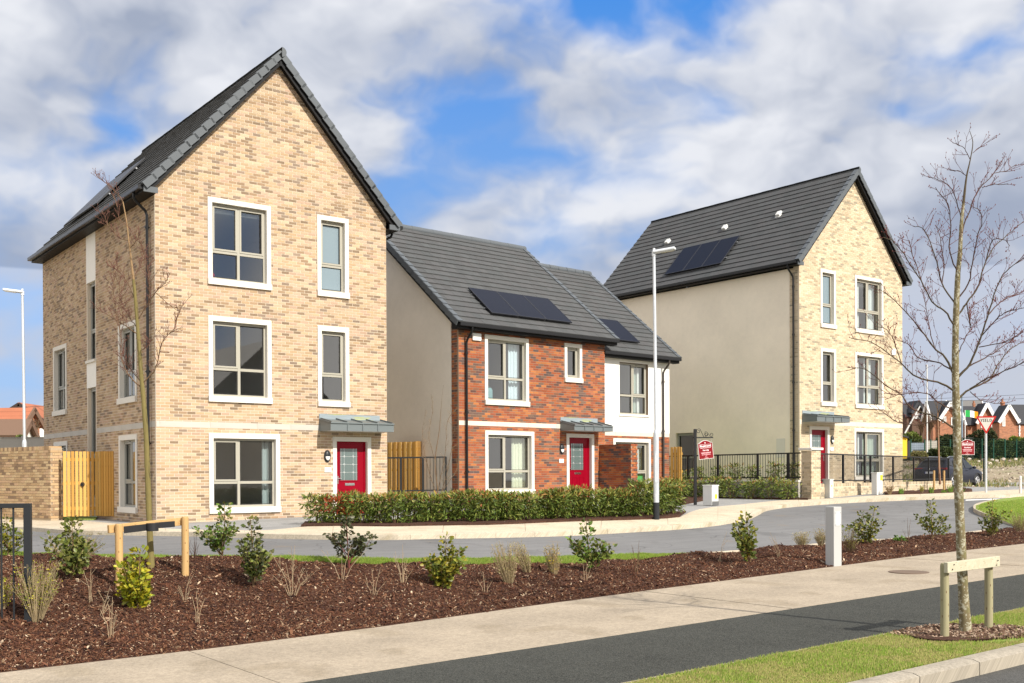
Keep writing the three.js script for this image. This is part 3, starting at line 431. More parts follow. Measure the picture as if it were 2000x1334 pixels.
// one slope of tiles in the frame O, A (along the eave), B (up the slope)
function tileSlope(roof, O, A, B, lenA, lenB, o = {}) {
  const N = A.clone().cross(B), F = M4().makeBasis(A, B, N).setPosition(O), G = 0.32, rows = Math.round(lenB / G), g = lenB / rows, mats = [], cols = [], tilt = M4().makeRotationX(-0.095), P = 0.33;
  for (let r = 0; r < rows; r++) for (let a = -(r % 2) * P / 2; a < lenA - 0.01; a += P) {
    const p = Math.max(0, a), q = Math.min(lenA, a + P); if (q - p < 0.03) continue;
    const m = M4().makeScale(q - p - 0.003, 0.41, 0.03); m.premultiply(tilt).setPosition((p + q) / 2, r * g + 0.17, 0.038 + rnd(0, 0.003)); mats.push(m.premultiply(F));
    const k = rnd(0.92, 1.08), w = rnd(-0.004, 0.004); cols.push(rgb(0.076 * k + w * 0.5, 0.077 * k, 0.078 * k));
  }
  const inst = instanced('roof_tiles', UNIT, MAT.tile, mats, cols, roof);
  const part = (name, geo, mat) => { const m = mesh(name, geo, mat, roof); m.applyMatrix4(F); return m; };
  part('roof_deck', bx(0.03, lenA - 0.03, 0.02, lenB, -0.09, 0.008), MAT.deck);
  for (const e of o.verge ?? []) for (let r = 0; r < rows; r++) {
    const sgn = e === 1 ? 1 : -1, a = e === 1 ? lenA : 0;
    const top = box(0.17, 0.375, 0.028, 0, 0, 0).translate(sgn * -0.055, 0, 0.018), flap = box(0.026, 0.375, 0.17, sgn * 0.037, 0, -0.06);
    const v = mesh('verge_tile', vergeShapes[sgn] ?? (vergeShapes[sgn] = merge([top, flap])), MAT.verge, roof);
    v.matrix.copy(M4().makeRotationX(-0.075).setPosition(a, r * g + 0.155, 0.048 + rnd(0, 0.004))).premultiply(F); v.matrix.decompose(v.position, v.quaternion, v.scale);
  }
  return { F, part, inst };
}
const vergeShapes = {};
const ridgeShape = new THREE.CylinderGeometry(0.125, 0.125, 0.44, 12, 1, false, -Math.PI / 2, Math.PI).rotateZ(Math.PI / 2).rotateX(0);
function ridgeTiles(roof, p, q) {
  const n = Math.round(p.distanceTo(q) / 0.43), d = q.clone().sub(p).normalize(), ang = Math.atan2(-d.z, d.x);
  for (let i = 0; i < n; i++) { const m = mesh('ridge_tile', ridgeShape, MAT.verge, roof); m.position.copy(p.clone().lerp(q, (i + 0.5) / n)); m.rotation.y = ang; m.scale.set(0.99, i % 2 ? 1 : 1.03, i % 2 ? 1 : 1.03); }
}
function solarPanels(slope, a0, a1, b0, b1, n, lift = 0.13) {
  const w = (a1 - a0) / n;
  for (let i = 0; i < n; i++) {
    const p = a0 + i * w + 0.008, q = a0 + (i + 1) * w - 0.008;
    slope.part('solar_panel', bx(p + 0.02, q - 0.02, b0 + 0.02, b1 - 0.02, lift, lift + 0.028), MAT.solar);
    slope.part('panel_frame', [bx(p, p + 0.02, b0, b1, lift - 0.012, lift + 0.031), bx(q - 0.02, q, b0, b1, lift - 0.012, lift + 0.031), bx(p + 0.02, q - 0.02, b0, b0 + 0.02, lift - 0.012, lift + 0.031), bx(p + 0.02, q - 0.02, b1 - 0.02, b1, lift - 0.012, lift + 0.031)], MAT.solarFrame);
  }
  for (const k of [0.22, 0.78]) { const b = lerp(b0, b1, k); slope.part('mounting_rail', [bx(a0 - 0.07, a1 + 0.07, b - 0.02, b + 0.02, lift - 0.055, lift - 0.014)], MAT.chrome); }
}
function gutter(house, p, q, out) { // from p to q; out is the horizontal direction away from the wall
  const L = p.distanceTo(q), d = q.clone().sub(p).normalize(), m = M4().makeBasis(d, new THREE.Vector3(0, 1, 0), d.clone().cross(new THREE.Vector3(0, 1, 0))).setPosition(p);
  const s = d.clone().cross(new THREE.Vector3(0, 1, 0)).dot(out) > 0 ? 1 : -1;
  mesh('gutter', [bx(0, L, -0.10, -0.085, -0.055, 0.055), bx(0, L, -0.085, 0, s * 0.055 - 0.006, s * 0.055 + 0.006), bx(0, L, -0.085, 0, -s * 0.055 - 0.006, -s * 0.055 + 0.006), bx(0, 0.012, -0.085, -0.002, -0.049, 0.049), bx(L - 0.012, L, -0.085, -0.002, -0.049, 0.049)].map((g) => g.applyMatrix4(m)), MAT.pvcDark, house);
}
function downpipe(house, pts, mat = MAT.pvcDark) {
  const P = []; for (let i = 0; i < pts.length; i++) P.push(new THREE.Vector3(...pts[i]));
  const g = [limb(P, P.map(() => 0.036), 10)]; const a = P[P.length - 2], b = P[P.length - 1];
  for (let y = a.y - 0.35; y > b.y + 0.3; y -= 1.8) g.push(cyl(0.045, 0.045, 0.09, a.x, y, a.z, 12), box(0.13, 0.03, 0.03, a.x, y + 0.045, a.z));
  mesh('downpipe', g, mat, house);
}
reseed(11);
const V3 = (x, y, z) => new THREE.Vector3(x, y, z);
function gableFrontHouse(cfg) {
  // a three storey house with its gable to the street
  const { W, D, base, ev, ap, kind } = cfg, Y = (y) => y - base;
  const h = thing('house', cfg.label, 'house', [cfg.X, base + EYE, cfg.Z], cfg.yaw);
  const E = Y(ev), A = Y(ap), gapsF = [], gapsL = [], cutF = [], cutL = [];
  const front = () => {}, left = (o) => side(o, 'left', W, D);
  for (const w of cfg.front) { const g = makeWindow(h, front, w[0], w[1], Y(w[2]), Y(w[3]), w[4]); gapsF.push(g); cutF.push([w[0], w[1], Y(w[2]), Y(w[3])]); }
  for (const w of cfg.left ?? []) { const g = makeWindow(h, left, D - w[1], D - w[0], Y(w[2]), Y(w[3]), w[4]); gapsL.push(g); cutL.push([D - w[1], D - w[0], Y(w[2]), Y(w[3])]); }
  const dg = makeDoor(h, cfg.door[0], cfg.door[1], cfg.door[3] ?? 0.03, Y(cfg.door[2]), cfg.handleLeft ?? true); gapsF.push([dg[0], dg[1], Math.max(0.02, dg[2] - 0.02), dg[3]]); cutF.push([cfg.door[0], cfg.door[1], 0, Y(cfg.door[2])]);
  // string course
  const bt = Y(cfg.band[0]), bb = Y(cfg.band[1]); let u = 0;
  for (const stop of cfg.bandJoints) { mesh('band_stone', bx(u + 0.003, stop - 0.003, bb, bt, -0.05, 0.004), cfg.bandMat, h); u = stop; }
  cutF.push([0, W, bb, bt]);
  const wf = mesh('wall', wallGeo([[0, -0.5], [W, -0.5], [W, E + 0.2], [W / 2, A + 0.07], [0, E + 0.2]], gapsF), kind.mortar, h);
  const E2 = E + 0.2, A2 = A + 0.07, topF = (y) => (y < E2 ? [0, W] : [(W / 2) * (y - E2) / (A2 - E2), W - (W / 2) * (y - E2) / (A2 - E2)]);
  const sets = [{ wall: wf, list: layBricks(W, -0.225, A, cutF, kind, topF) }];
  const T = 0.26;
  if (cfg.brickSide) {
    const wl = mesh('wall', wallGeo([[0, -0.5], [D - 0.06, -0.5], [D - 0.06, E], [0, E]], gapsL), kind.mortar, h); left(wl);
    for (const s of cfg.strips) { const p = D - s[1], q = D - s[0]; cutL.push([p, q, 0, E]);
      let y0 = -0.3; for (const [a, b] of [...s[2], [E, E]]) { if (Y(a) > y0) { const m = mesh('render_panel', bx(p, q, y0, (a === E ? E : Y(a)) - 0.002, -0.1, 0.004), MAT.white, h); left(m); } y0 = Y(b) + 0.002; } }
    let v = 0; for (const [a, b] of cfg.sideBand) for (let p = a; p < b - 0.2; p += 0.9) { const m = mesh('band_stone', bx(D - Math.min(b, p + 0.9) + 0.003, D - p - 0.003, bb, bt, -0.05, 0.004), cfg.bandMat, h); left(m); }
    cutL.push([0, D, bb, bt]);
    sets.push({ wall: wl, list: layBricks(D - 0.06, -0.225, E, cutL, kind, null) });
  } else {
    const wl = mesh('wall', wallGeo([[0, -0.5], [D - cfg.ret, -0.5], [D - cfg.ret, E], [0, E]], gapsL, -0.012), MAT.render, h); left(wl);
    const wr = mesh('wall', wallGeo([[D - cfg.ret, -0.5], [D - 0.06, -0.5], [D - 0.06, E], [D - cfg.ret, E]], []), kind.mortar, h); left(wr);
    sets.push({ wall: wr, list: layBricks(D - 0.06, -0.225, E, [[0, D - cfg.ret + 0.002, -1, 99]], kind, null) });
  }
  mesh('wall', wallGeo([[0.3, -0.5], [D, -0.5], [D, E], [0.3, E]], [], 0.002).rotateY(Math.PI / 2).translate(W, 0, 0), MAT.render, h);
  mesh('wall', wallGeo([[0.3, -0.5], [W - 0.3, -0.5], [W - 0.3, E], [W / 2, A], [0.3, E]], [], 0.002).rotateY(Math.PI).translate(W, 0, -D), MAT.render, h);
  // rooms
  const inn = [], fl = []; for (const y of cfg.floors) { fl.push(bx(T + 0.02, W - T - 0.02, Y(y) - 0.02, Y(y), -D + 0.3, -T - 0.02)); inn.push(bx(T + 0.02, W - T - 0.02, Y(y) - 0.28, Y(y) - 0.03, -D + 0.3, -T - 0.025)); }
  inn.push(bx(T + 0.02, W - T - 0.02, -0.4, E, -4.4, -4.3), bx(W * 0.6, W * 0.6 + 0.1, -0.4, E, -4.29, -T - 0.03));
  mesh('interior_wall', inn, MAT.room, h); mesh('room_floor', fl, MAT.roomFloor, h);
  // roof
  const roof = new THREE.Group(); roof.name = 'roof'; h.add(roof);
  const ov = 0.3, ye = Y(cfg.eaveY), ridge = Y(cfg.ridgeY), sl = (ridge - ye) / (W / 2 + ov), th = Math.atan(sl), z1 = 0.22, z0 = -D - 0.12, L = z1 - z0, lenB = (W / 2 + ov) / Math.cos(th);
  const SL = tileSlope(roof, V3(-ov, ye, z0), V3(0, 0, 1), V3(Math.cos(th), Math.sin(th), 0), L, lenB, { verge: [1] });
  const SR = tileSlope(roof, V3(W + ov, ye, z1), V3(0, 0, -1), V3(-Math.cos(th), Math.sin(th), 0), L, lenB, { verge: [0] });
  ridgeTiles(roof, V3(W / 2, ridge + 0.03, z1 + 0.06), V3(W / 2, ridge + 0.03, z0));
  SL.part('bargeboard', [bx(L - 0.05, L - 0.025, 0.02, lenB, -0.19, -0.01), bx(L - 0.23, L - 0.05, 0.02, lenB, -0.155, -0.135)], MAT.fascia);
  SR.part('bargeboard', [bx(0.025, 0.05, 0.02, lenB, -0.19, -0.01), bx(0.05, 0.23, 0.02, lenB, -0.155, -0.135)], MAT.fascia);
  mesh('ridge_finial', box(0.06, 0.24, 0.03, W / 2, ridge - 0.2, z1 - 0.02), MAT.fascia, roof);
  for (const [x0, x1, s] of [[-ov - 0.02, 0, -1], [W, W + ov + 0.02, 1]]) {
    mesh('soffit', [bx(x0, x1 - (s < 0 ? 0.004 : 0), ye - 0.145, ye - 0.125, z0 + 0.1, z1 - 0.05)], MAT.fascia, roof);
    mesh('fascia', [bx(s < 0 ? x0 - 0.02 : x1, s < 0 ? x0 : x1 + 0.02, ye - 0.15, ye - 0.01, z0 + 0.1, z1 - 0.05)], MAT.fascia, roof);
    mesh('box_end', [bx(s < 0 ? x0 - 0.02 : x0 + 0.002, s < 0 ? x1 + 0.01 : x1 + 0.02, ye - 0.16, ye - 0.02, z1 - 0.048, z1 - 0.01)], MAT.verge, roof);
    const gx = s < 0 ? x0 - 0.085 : x1 + 0.085; gutter(h, V3(gx, ye + 0.0, z1 - 0.06), V3(gx, ye + 0.0, z0 + 0.1), V3(s, 0, 0));
  }
  if (cfg.pv) solarPanels(SL, ...cfg.pv(L));
  for (const [a, b] of cfg.vents ?? []) { const aa = L - 0.22 - a; SL.part('roof_vent', [rbox(0.2, 0.26, 0.12, 0.02, aa, b, 0.1), bx(aa - 0.13, aa + 0.13, b - 0.2, b + 0.16, 0.05, 0.062)], MAT.pale); }
  const px = -0.075, zz = -cfg.pipe; downpipe(h, [[-ov - 0.1, ye - 0.08, zz], [-ov - 0.1, ye - 0.2, zz], [-ov - 0.06, ye - 0.28, zz], [px - 0.04, ye - 0.5, zz], [px, ye - 0.6, zz], [px, 0.02, zz]]);
  downpipe(h, [[W + ov + 0.1, ye - 0.08, -0.35], [W + ov + 0.1, ye - 0.16, -0.35], [W + ov + 0.06, ye - 0.24, -0.35], [W + 0.12, ye - 0.36, -0.35], [W + 0.07, ye - 0.46, -0.35], [W + 0.07, 0.02, -0.35]]);
  placeBricks(h, sets, kind, 300);
  return { h, Y, SL, L };
}
const house1 = gableFrontHouse({
  X: -8.8114, Z: -26.64, yaw: 0.6484, W: 6.597, D: 10.83, base: -1.13, ev: 7.06, ap: 10.94, eaveY: 7.13, ridgeY: 11.16, kind: BRICKS.buff, label: 'tall buff brick gabled house with red door, nearest on the left',
  front: [[1.349, 3.073, 4.912, 7.14, { sash: [0, 1] }], [4.428, 5.387, 4.908, 7.122, { cols: [], glass: MAT.frosted }], [1.349, 3.073, 1.912, 4.11, { sash: [0] }], [4.428, 5.387, 1.901, 4.093, { cols: [] }], [1.349, 3.3, -0.952, 1.105, { cols: [0.42], transom: 0.36, sash: [0] }]],
  left: [[8.02, 9.55, 1.93, 4.11, { frame: MAT.frameGrey }], [1.43, 2.92, 1.94, 4.06, { frame: MAT.frameGrey }], [1.43, 2.92, -0.95, 1.097, { frame: MAT.frameGrey }], [8.0, 9.55, -0.95, 1.10, { frame: MAT.frameGrey }], [5.06, 5.82, 3.366, 5.61, { surround: 0, cols: [], frame: MAT.frameGrey }], [5.06, 5.82, -0.6, 2.57, { surround: 0, cols: [], frame: MAT.frameGrey }]],
  door: [4.871, 6.069, 1.079], band: [1.388, 1.239], bandJoints: [0.09, 1.393, 2.66, 3.623, 5.0, 6.0, 6.597], bandMat: MAT.band, brickSide: true, strips: [[4.98, 5.9, [[-0.6, 2.57], [3.366, 5.61]]]], sideBand: [[0.06, 4.98], [5.9, 10.83]],
  floors: [-1.02, 1.72, 4.68, 7.1], pipe: 0.36, pv: (L) => [L - 0.22 - 9.2, L - 0.22 - 5.7, 1.0, 3.1, 3],
});
{ const { h, Y } = house1; makeCanopy(h, 4.46, 6.42, Y(1.545), Y(1.425), 0.66, 0.21); makeWallLamp(h, 4.70, Y(0.54)); makePlate(h, 4.715, Y(0.165), '5'); }
const house3 = gableFrontHouse({
  X: 10.806, Z: -40.368, yaw: 0.6646, W: 6.867, D: 10.98, base: -0.42, ev: 7.76, ap: 11.6, eaveY: 7.95, ridgeY: 11.9, kind: BRICKS.cream, label: 'tall pale cream brick gabled house with rendered flank on the right',
  front: [[3.53, 5.468, 5.6, 7.86, { sash: [0, 1] }], [1.292, 2.261, 5.611, 7.855, { cols: [], glass: MAT.frosted }], [3.53, 5.468, 2.6, 4.82, { sash: [1] }], [1.292, 2.261, 2.61, 4.822, { cols: [] }], [3.456, 5.49, -0.27, 1.797, { sash: [1], cols: [0.46], transom: 0.36 }]],
  left: [[5.22, 6.3, 0.1, 1.72, { surround: 0, cols: [], frame: MAT.frameGrey }]],
  door: [0.6, 1.824, 1.808], handleLeft: false, band: [2.03, 1.87], bandJoints: [2.3, 3.6, 5.0, 6.867], bandMat: MAT.bandWhite, ret: 0.437, floors: [-0.3, 2.4, 5.4, 7.8], pipe: 0.218,
  pv: (L) => [L - 0.22 - 6.97, L - 0.22 - 3.85, 0.64, 2.4, 3], vents: [[8.6, 3.36], [5.3, 3.4], [2.5, 3.46]],
});
{ const { h, Y } = house3; makeCanopy(h, 0.15, 2.2, Y(2.24), Y(2.15), 0.66, 0.2); makeWallLamp(h, 2.012, Y(1.313)); makePlate(h, 1.995, Y(0.955)); mesh('alarm_box', rbox(0.26, 0.26, 0.07, 0.02, 6.17, Y(4.98), 0.036), std([0.82, 0.81, 0.79], 0.5), h); const m = mesh('meter_box', bx(10.98 - 1.06, 10.98 - 0.66, Y(0.62), Y(1.35), 0.012, 0.03), std([0.66, 0.62, 0.55], 0.7), h); side(m, 'left', 6.867, 10.98); }

// the two houses under stepped eaves
function eavesFrontHouse(cfg) {
  const { X, Z, yaw, W, D, base, ev } = cfg, Y = (y) => y - base, E = Y(ev), sl = 0.8, th = Math.atan(sl), T = 0.26;
  const h = thing('house', cfg.label, 'house', [X, base + EYE, Z], yaw), gaps = [], cut = [], front = () => {};
  for (const w of cfg.front) { gaps.push(makeWindow(h, front, w[0], w[1], Y(w[2]), Y(w[3]), w[4])); cut.push([w[0], w[1], Y(w[2]), Y(w[3])]); }
  if (cfg.door) { const g = makeDoor(h, cfg.door[0], cfg.door[1], 0.03, Y(cfg.door[2])); gaps.push([g[0], g[1], 0.02, g[3]]); cut.push([cfg.door[0], cfg.door[1], 0, Y(cfg.door[2])]); }
  const bt = Y(cfg.band[0]), bb = Y(cfg.band[1]); for (let i = 0; i + 1 < cfg.bandJoints.length; i++) mesh('band_stone', bx(cfg.bandJoints[i] + 0.003, cfg.bandJoints[i + 1] - 0.003, bb, bt, -0.05, 0.004), MAT.bandWhite, h);
  cut.push([0, W, bb, bt]); const sets = [];
  const wf = mesh('wall', wallGeo([[0, -0.5], [W, -0.5], [W, E], [0, E]], gaps), MAT.mortarRed, h);
  sets.push({ wall: wf, list: layBricks(W, -0.225, cfg.renderAbove ? bb : E, cut, BRICKS.red, null) });
  if (cfg.renderAbove) mesh('wall', wallGeo([[0, bt + 0.002], [W, bt + 0.002], [W, E], [0, E]], gaps.filter((g) => g[2] > bt), -0.008, 0.017), MAT.white, h);
  const ridgeY = E + (D / 2) * sl;
  if (cfg.gable) {
    const wl = mesh('wall', wallGeo([[0, -0.5], [D - cfg.ret, -0.5], [D - cfg.ret, E + cfg.ret * sl + 0.24], [D / 2, ridgeY + 0.24], [0, E + 0.24]], [], -0.012), MAT.renderGrey, h); side(wl, 'left', W, D);
    const wr = mesh('wall', wallGeo([[D - cfg.ret, -0.5], [D - 0.06, -0.5], [D - 0.06, E + 0.2], [D - cfg.ret, E + 0.2]], []), MAT.mortarRed, h); side(wr, 'left', W, D);
    sets.push({ wall: wr, list: layBricks(D - 0.06, -0.225, E + 0.2, [[0, D - cfg.ret + 0.002, -1, 99]], BRICKS.red, null) });
  }
  mesh('wall', wallGeo([[0.3, -0.5], [D, -0.5], [D, E], [D / 2, ridgeY + 0.2], [0.3, E + 0.3 * sl]], [], 0.002).rotateY(Math.PI / 2).translate(W, 0, 0), MAT.white, h);
  mesh('wall', wallGeo([[0.3, -0.5], [W - 0.3, -0.5], [W - 0.3, E], [0.3, E]], [], 0.002).rotateY(Math.PI).translate(W, 0, -D), MAT.render, h);
  const inn = [bx(T + 0.02, W - T - 0.02, -0.4, E, -4.2, -4.1), bx(W * 0.62, W * 0.62 + 0.1, -0.4, E, -4.09, -T - 0.03), bx(T + 0.02, W - T - 0.02, E - 0.06, E - 0.01, -D + 0.3, -T - 0.03), bx(T + 0.02, W - T - 0.02, bb - 0.1, bb + 0.2, -D + 0.3, -T - 0.03)];
  mesh('interior_wall', inn, MAT.room, h); mesh('room_floor', [bx(T + 0.02, W - T - 0.02, -0.1, 0.08, -D + 0.3, -T - 0.03), bx(T + 0.02, W - T - 0.02, bb + 0.21, bb + 0.24, -D + 0.3, -T - 0.03)], MAT.roomFloor, h);
  const roof = new THREE.Group(); roof.name = 'roof'; h.add(roof);
  const ov = 0.3, x0 = cfg.roof[0], x1 = cfg.roof[1], up = 0.38, ye = E - ov * sl + up, lenB = (D / 2 + ov) / Math.cos(th);
  const SF = tileSlope(roof, V3(x0, ye, ov), V3(1, 0, 0), V3(0, Math.sin(th), -Math.cos(th)), x1 - x0, lenB, { verge: cfg.verges });
  const SB = tileSlope(roof, V3(x1, ye, -D - ov), V3(-1, 0, 0), V3(0, Math.sin(th), Math.cos(th)), x1 - x0, lenB, {});
  ridgeTiles(roof, V3(x0 - 0.03, ridgeY + up + 0.02, -D / 2), V3(x1 + 0.03, ridgeY + up + 0.02, -D / 2));
  mesh('soffit', bx(x0 + 0.05, x1 - 0.03, ye - 0.17, ye - 0.15, 0.005, ov - 0.02), MAT.fascia, roof);
  mesh('fascia', bx(x0 + 0.05, x1 - 0.03, ye - 0.175, ye - 0.01, ov - 0.02, ov), MAT.fascia, roof);
  mesh('box_end', [bx(x0 + 0.02, x0 + 0.048, ye - 0.18, ye - 0.01, -0.02, ov), bx(x1 - 0.028, x1 - 0.005, ye - 0.18, ye - 0.01, -0.02, ov)], MAT.fascia, roof);
  if (cfg.gable) SF.part('bargeboard', [bx(0.025, 0.05, 0.02, lenB, -0.2, -0.01)], MAT.fascia);
  gutter(h, V3(x0 + 0.02, ye, ov + 0.06), V3(x1 - 0.02, ye, ov + 0.06), V3(0, 0, 1));
  if (cfg.pv) solarPanels(SF, ...cfg.pv);
  const u = cfg.pipe; downpipe(h, [[u, ye - 0.08, ov + 0.06], [u, ye - 0.2, ov + 0.06], [u, ye - 0.28, ov], [u, ye - 0.46, 0.11], [u, ye - 0.56, 0.07], [u, 0.02, 0.07]], cfg.pipeMat);
  placeBricks(h, sets, BRICKS.red, 300);
  return { h, Y };
}
const P2 = [-1.7156 * 0.933, -34.8978 * 0.933, 0.711];
const house2 = eavesFrontHouse({
  X: P2[0], Z: P2[1], yaw: P2[2], W: 6.314, D: 9.0, base: -0.84, ev: 4.44, label: 'red brick two storey house with red door and dark tiled roof', gable: true, ret: 0.36,
  front: [[1.017, 2.83, 2.186, 4.351, { sash: [0] }], [4.412, 5.214, 3.063, 4.35, { cols: [], transom: 0 }], [1.017, 3.048, -0.613, 1.383, { sash: [0], cols: [0.42], transom: 0.34 }]],
  door: [4.49, 5.767, 1.366], band: [1.665, 1.524], bandJoints: [0, 1.5, 2.8, 4.05, 5.3, 6.314], roof: [-0.26, 6.62], verges: [0, 1], pv: [1.62, 5.1, 0.58, 2.09, 3], pipe: 0.254,
});
{ const { h, Y } = house2; makeCanopy(h, 4.21, 6.0, Y(1.75), Y(1.6), 0.66, 0.16); makeWallLamp(h, 4.273, Y(0.85)); makePlate(h, 4.25, Y(0.46)); mesh('alarm_box', rbox(0.34, 0.24, 0.07, 0.03, 0.68, Y(4.24), 0.036), std([0.78, 0.77, 0.74], 0.5), h); }
const q4 = [P2[0] + 6.3 * Math.cos(P2[2]) - 0.37 * Math.sin(P2[2]), P2[1] - 6.3 * Math.sin(P2[2]) - 0.37 * Math.cos(P2[2])];
const house4 = eavesFrontHouse({
  X: q4[0], Z: q4[1], yaw: P2[2], W: 3.75, D: 8.7, base: -0.8, ev: 4.09, label: 'white rendered house with lower roof attached to the red brick house', renderAbove: true,
  front: [[1.13, 2.6, 2.13, 3.94, { surround: 0, sash: [1] }], [0.78, 2.72, -0.7, 1.27, { sash: [1], cols: [0.5] }]],
  band: [1.50, 1.36], bandJoints: [0.02, 0.9, 2.2, 3.75], roof: [-0.03, 3.98], verges: [1], pv: [0.2, 2.32, 0.62, 2.05, 2], pipe: 3.35, pipeMat: std([0.05, 0.04, 0.035], 0.5),
});

// curtains hanging behind the glass
function curtain(h, label, u0, u1, y0, y1, c, z = -0.34) {
  const g = new THREE.PlaneGeometry(u1 - u0, y1 - y0, 40, 1), P = g.attributes.position; for (let i = 0; i < P.count; i++) P.setZ(i, Math.sin(P.getX(i) * 52) * 0.022 + Math.sin(P.getX(i) * 21 + 1) * 0.012); g.computeVertexNormals();
  const m = tag(mesh('curtain', g.translate((u0 + u1) / 2, (y0 + y1) / 2, z), std(c, 0.95, { side: THREE.DoubleSide }), scene), label, 'curtain'); h.updateMatrixWorld(true); m.applyMatrix4(h.matrixWorld); return m;
}
{ const a = house2, b = house4, c = house3, d = house1;
  curtain(a.h, 'pale curtain at right inside the upper window of red brick house', 2.25, 2.72, a.Y(2.3), a.Y(4.3), [0.66, 0.72, 0.74]); curtain(a.h, 'cream curtain at right inside the ground window of red brick house', 2.4, 2.95, a.Y(-0.5), a.Y(1.3), [0.72, 0.7, 0.52]);
  curtain(b.h, 'greenish curtain at right inside the upper window of white house', 2.1, 2.55, b.Y(2.1), b.Y(3.95), [0.4, 0.44, 0.36]); curtain(b.h, 'olive curtain inside the ground window behind the screen wall', 2.0, 2.65, b.Y(-0.6), b.Y(1.2), [0.5, 0.52, 0.36]);
  curtain(c.h, 'white curtain in the top floor window of the cream house', 4.7, 5.3, c.Y(5.7), c.Y(7.75), [0.7, 0.7, 0.66]); curtain(c.h, 'white curtain in the middle floor window of the cream house', 4.6, 5.1, c.Y(2.7), c.Y(4.75), [0.7, 0.7, 0.66]); curtain(c.h, 'green-grey curtain in the ground floor window of the cream house', 4.55, 5.35, c.Y(-0.2), c.Y(1.7), [0.42, 0.46, 0.36]);
  curtain(d.h, 'pale curtain edge inside the ground floor window of the buff house', 2.95, 3.2, d.Y(-0.9), d.Y(1.0), [0.42, 0.46, 0.44]);
  const p = new THREE.SphereGeometry(0.2, 16, 10).scale(1, 0.75, 0.6).translate(1.5, d.Y(5.22), -0.45), pl = tag(mesh('cushion', p, std([0.5, 0.03, 0.04], 0.9), scene), 'red patterned cushion on the sill of the top window', 'cushion'); d.h.updateMatrixWorld(true); pl.applyMatrix4(d.h.matrixWorld);
  const q = new RoundedBoxGeometry(0.62, 0.75, 0.4, 4, 0.18).translate(1.45, a.Y(2.45), -0.6), ch = tag(mesh('chair_back', q, std([0.22, 0.36, 0.36], 0.9), scene), 'pale teal chair back inside the upper window of red brick house', 'chair'); a.h.updateMatrixWorld(true); ch.applyMatrix4(a.h.matrixWorld);
  const yb = tag(mesh('reflection_panel', new THREE.BoxGeometry(0.42, 0.62, 0.03).translate(4.0, c.Y(1.05), -0.6), std([0.8, 0.5, 0.02], 0.7), scene), 'yellow panel seen through the ground floor window of cream house', 'panel'); c.h.updateMatrixWorld(true); yb.applyMatrix4(c.h.matrixWorld);  // yellow panel put behind the glass in place of a mirrored yellow sign
  const gp = tag(mesh('green_poster', [new THREE.BoxGeometry(0.4, 0.5, 0.02).translate(2.35, b.Y(-0.25), -0.24)], std([0.12, 0.5, 0.14], 0.8), scene), 'green poster low in the ground window behind the screen wall', 'poster'); b.h.updateMatrixWorld(true); gp.applyMatrix4(b.h.matrixWorld); }
reseed(23);
const HZ = (z) => z / FOCAL; // metres per pixel at a depth
function brickWall(name, label, cat, p, turn, L, H, T, kind, opt = {}) {
  // free-standing wall: face along local +x at z = 0, thickness behind it
  const o = thing(name, label, cat, p, turn);
  const f = mesh('wall', box(L - 0.02, H + 0.3, T - 0.02, L / 2, H / 2 - 0.15 - 0.04, -T / 2), kind.mortar, o), e = opt.sides ?? ['front', 'end'];
  const faces = { front: [0, 0, 0, 0, L], end: [L, 0, 0, Math.PI / 2, T], start: [0, 0, -T, -Math.PI / 2, T], back: [L, 0, -T, Math.PI, L] }, sets = [];
  for (const k of e) { const [x, y, z, r, len] = faces[k], w = k === 'front' ? f : mesh('wall', box(len - 0.03, H * 0.9, 0.004, len / 2, H * 0.45, -0.012), kind.mortar, o); if (k !== 'front') { w.position.set(x, y, z); w.rotation.y = r; } w.updateMatrix(); sets.push({ wall: w, list: layBricks(len, 0, H - (opt.coping ? 0.112 : 0.0), [], kind, null, k === 'front' ? [0, 0] : [0.06, 0.06]) }); }
  if (opt.coping) { // bricks on edge along the top
    const list = []; for (let u = 0.0375; u < L - 0.03; u += 0.075) list.push(u);
    for (const u of list) { const m = mesh('coping_brick', UNIT, kind.mats[Math.floor(rnd(kind.mats.length))], o); m.position.set(u, H - 0.05, -T / 2); m.scale.set(0.066, 0.105, T - rnd(0, 0.004)); }
  }
  placeBricks(o, sets, kind, opt.most ?? 300); return o;
}
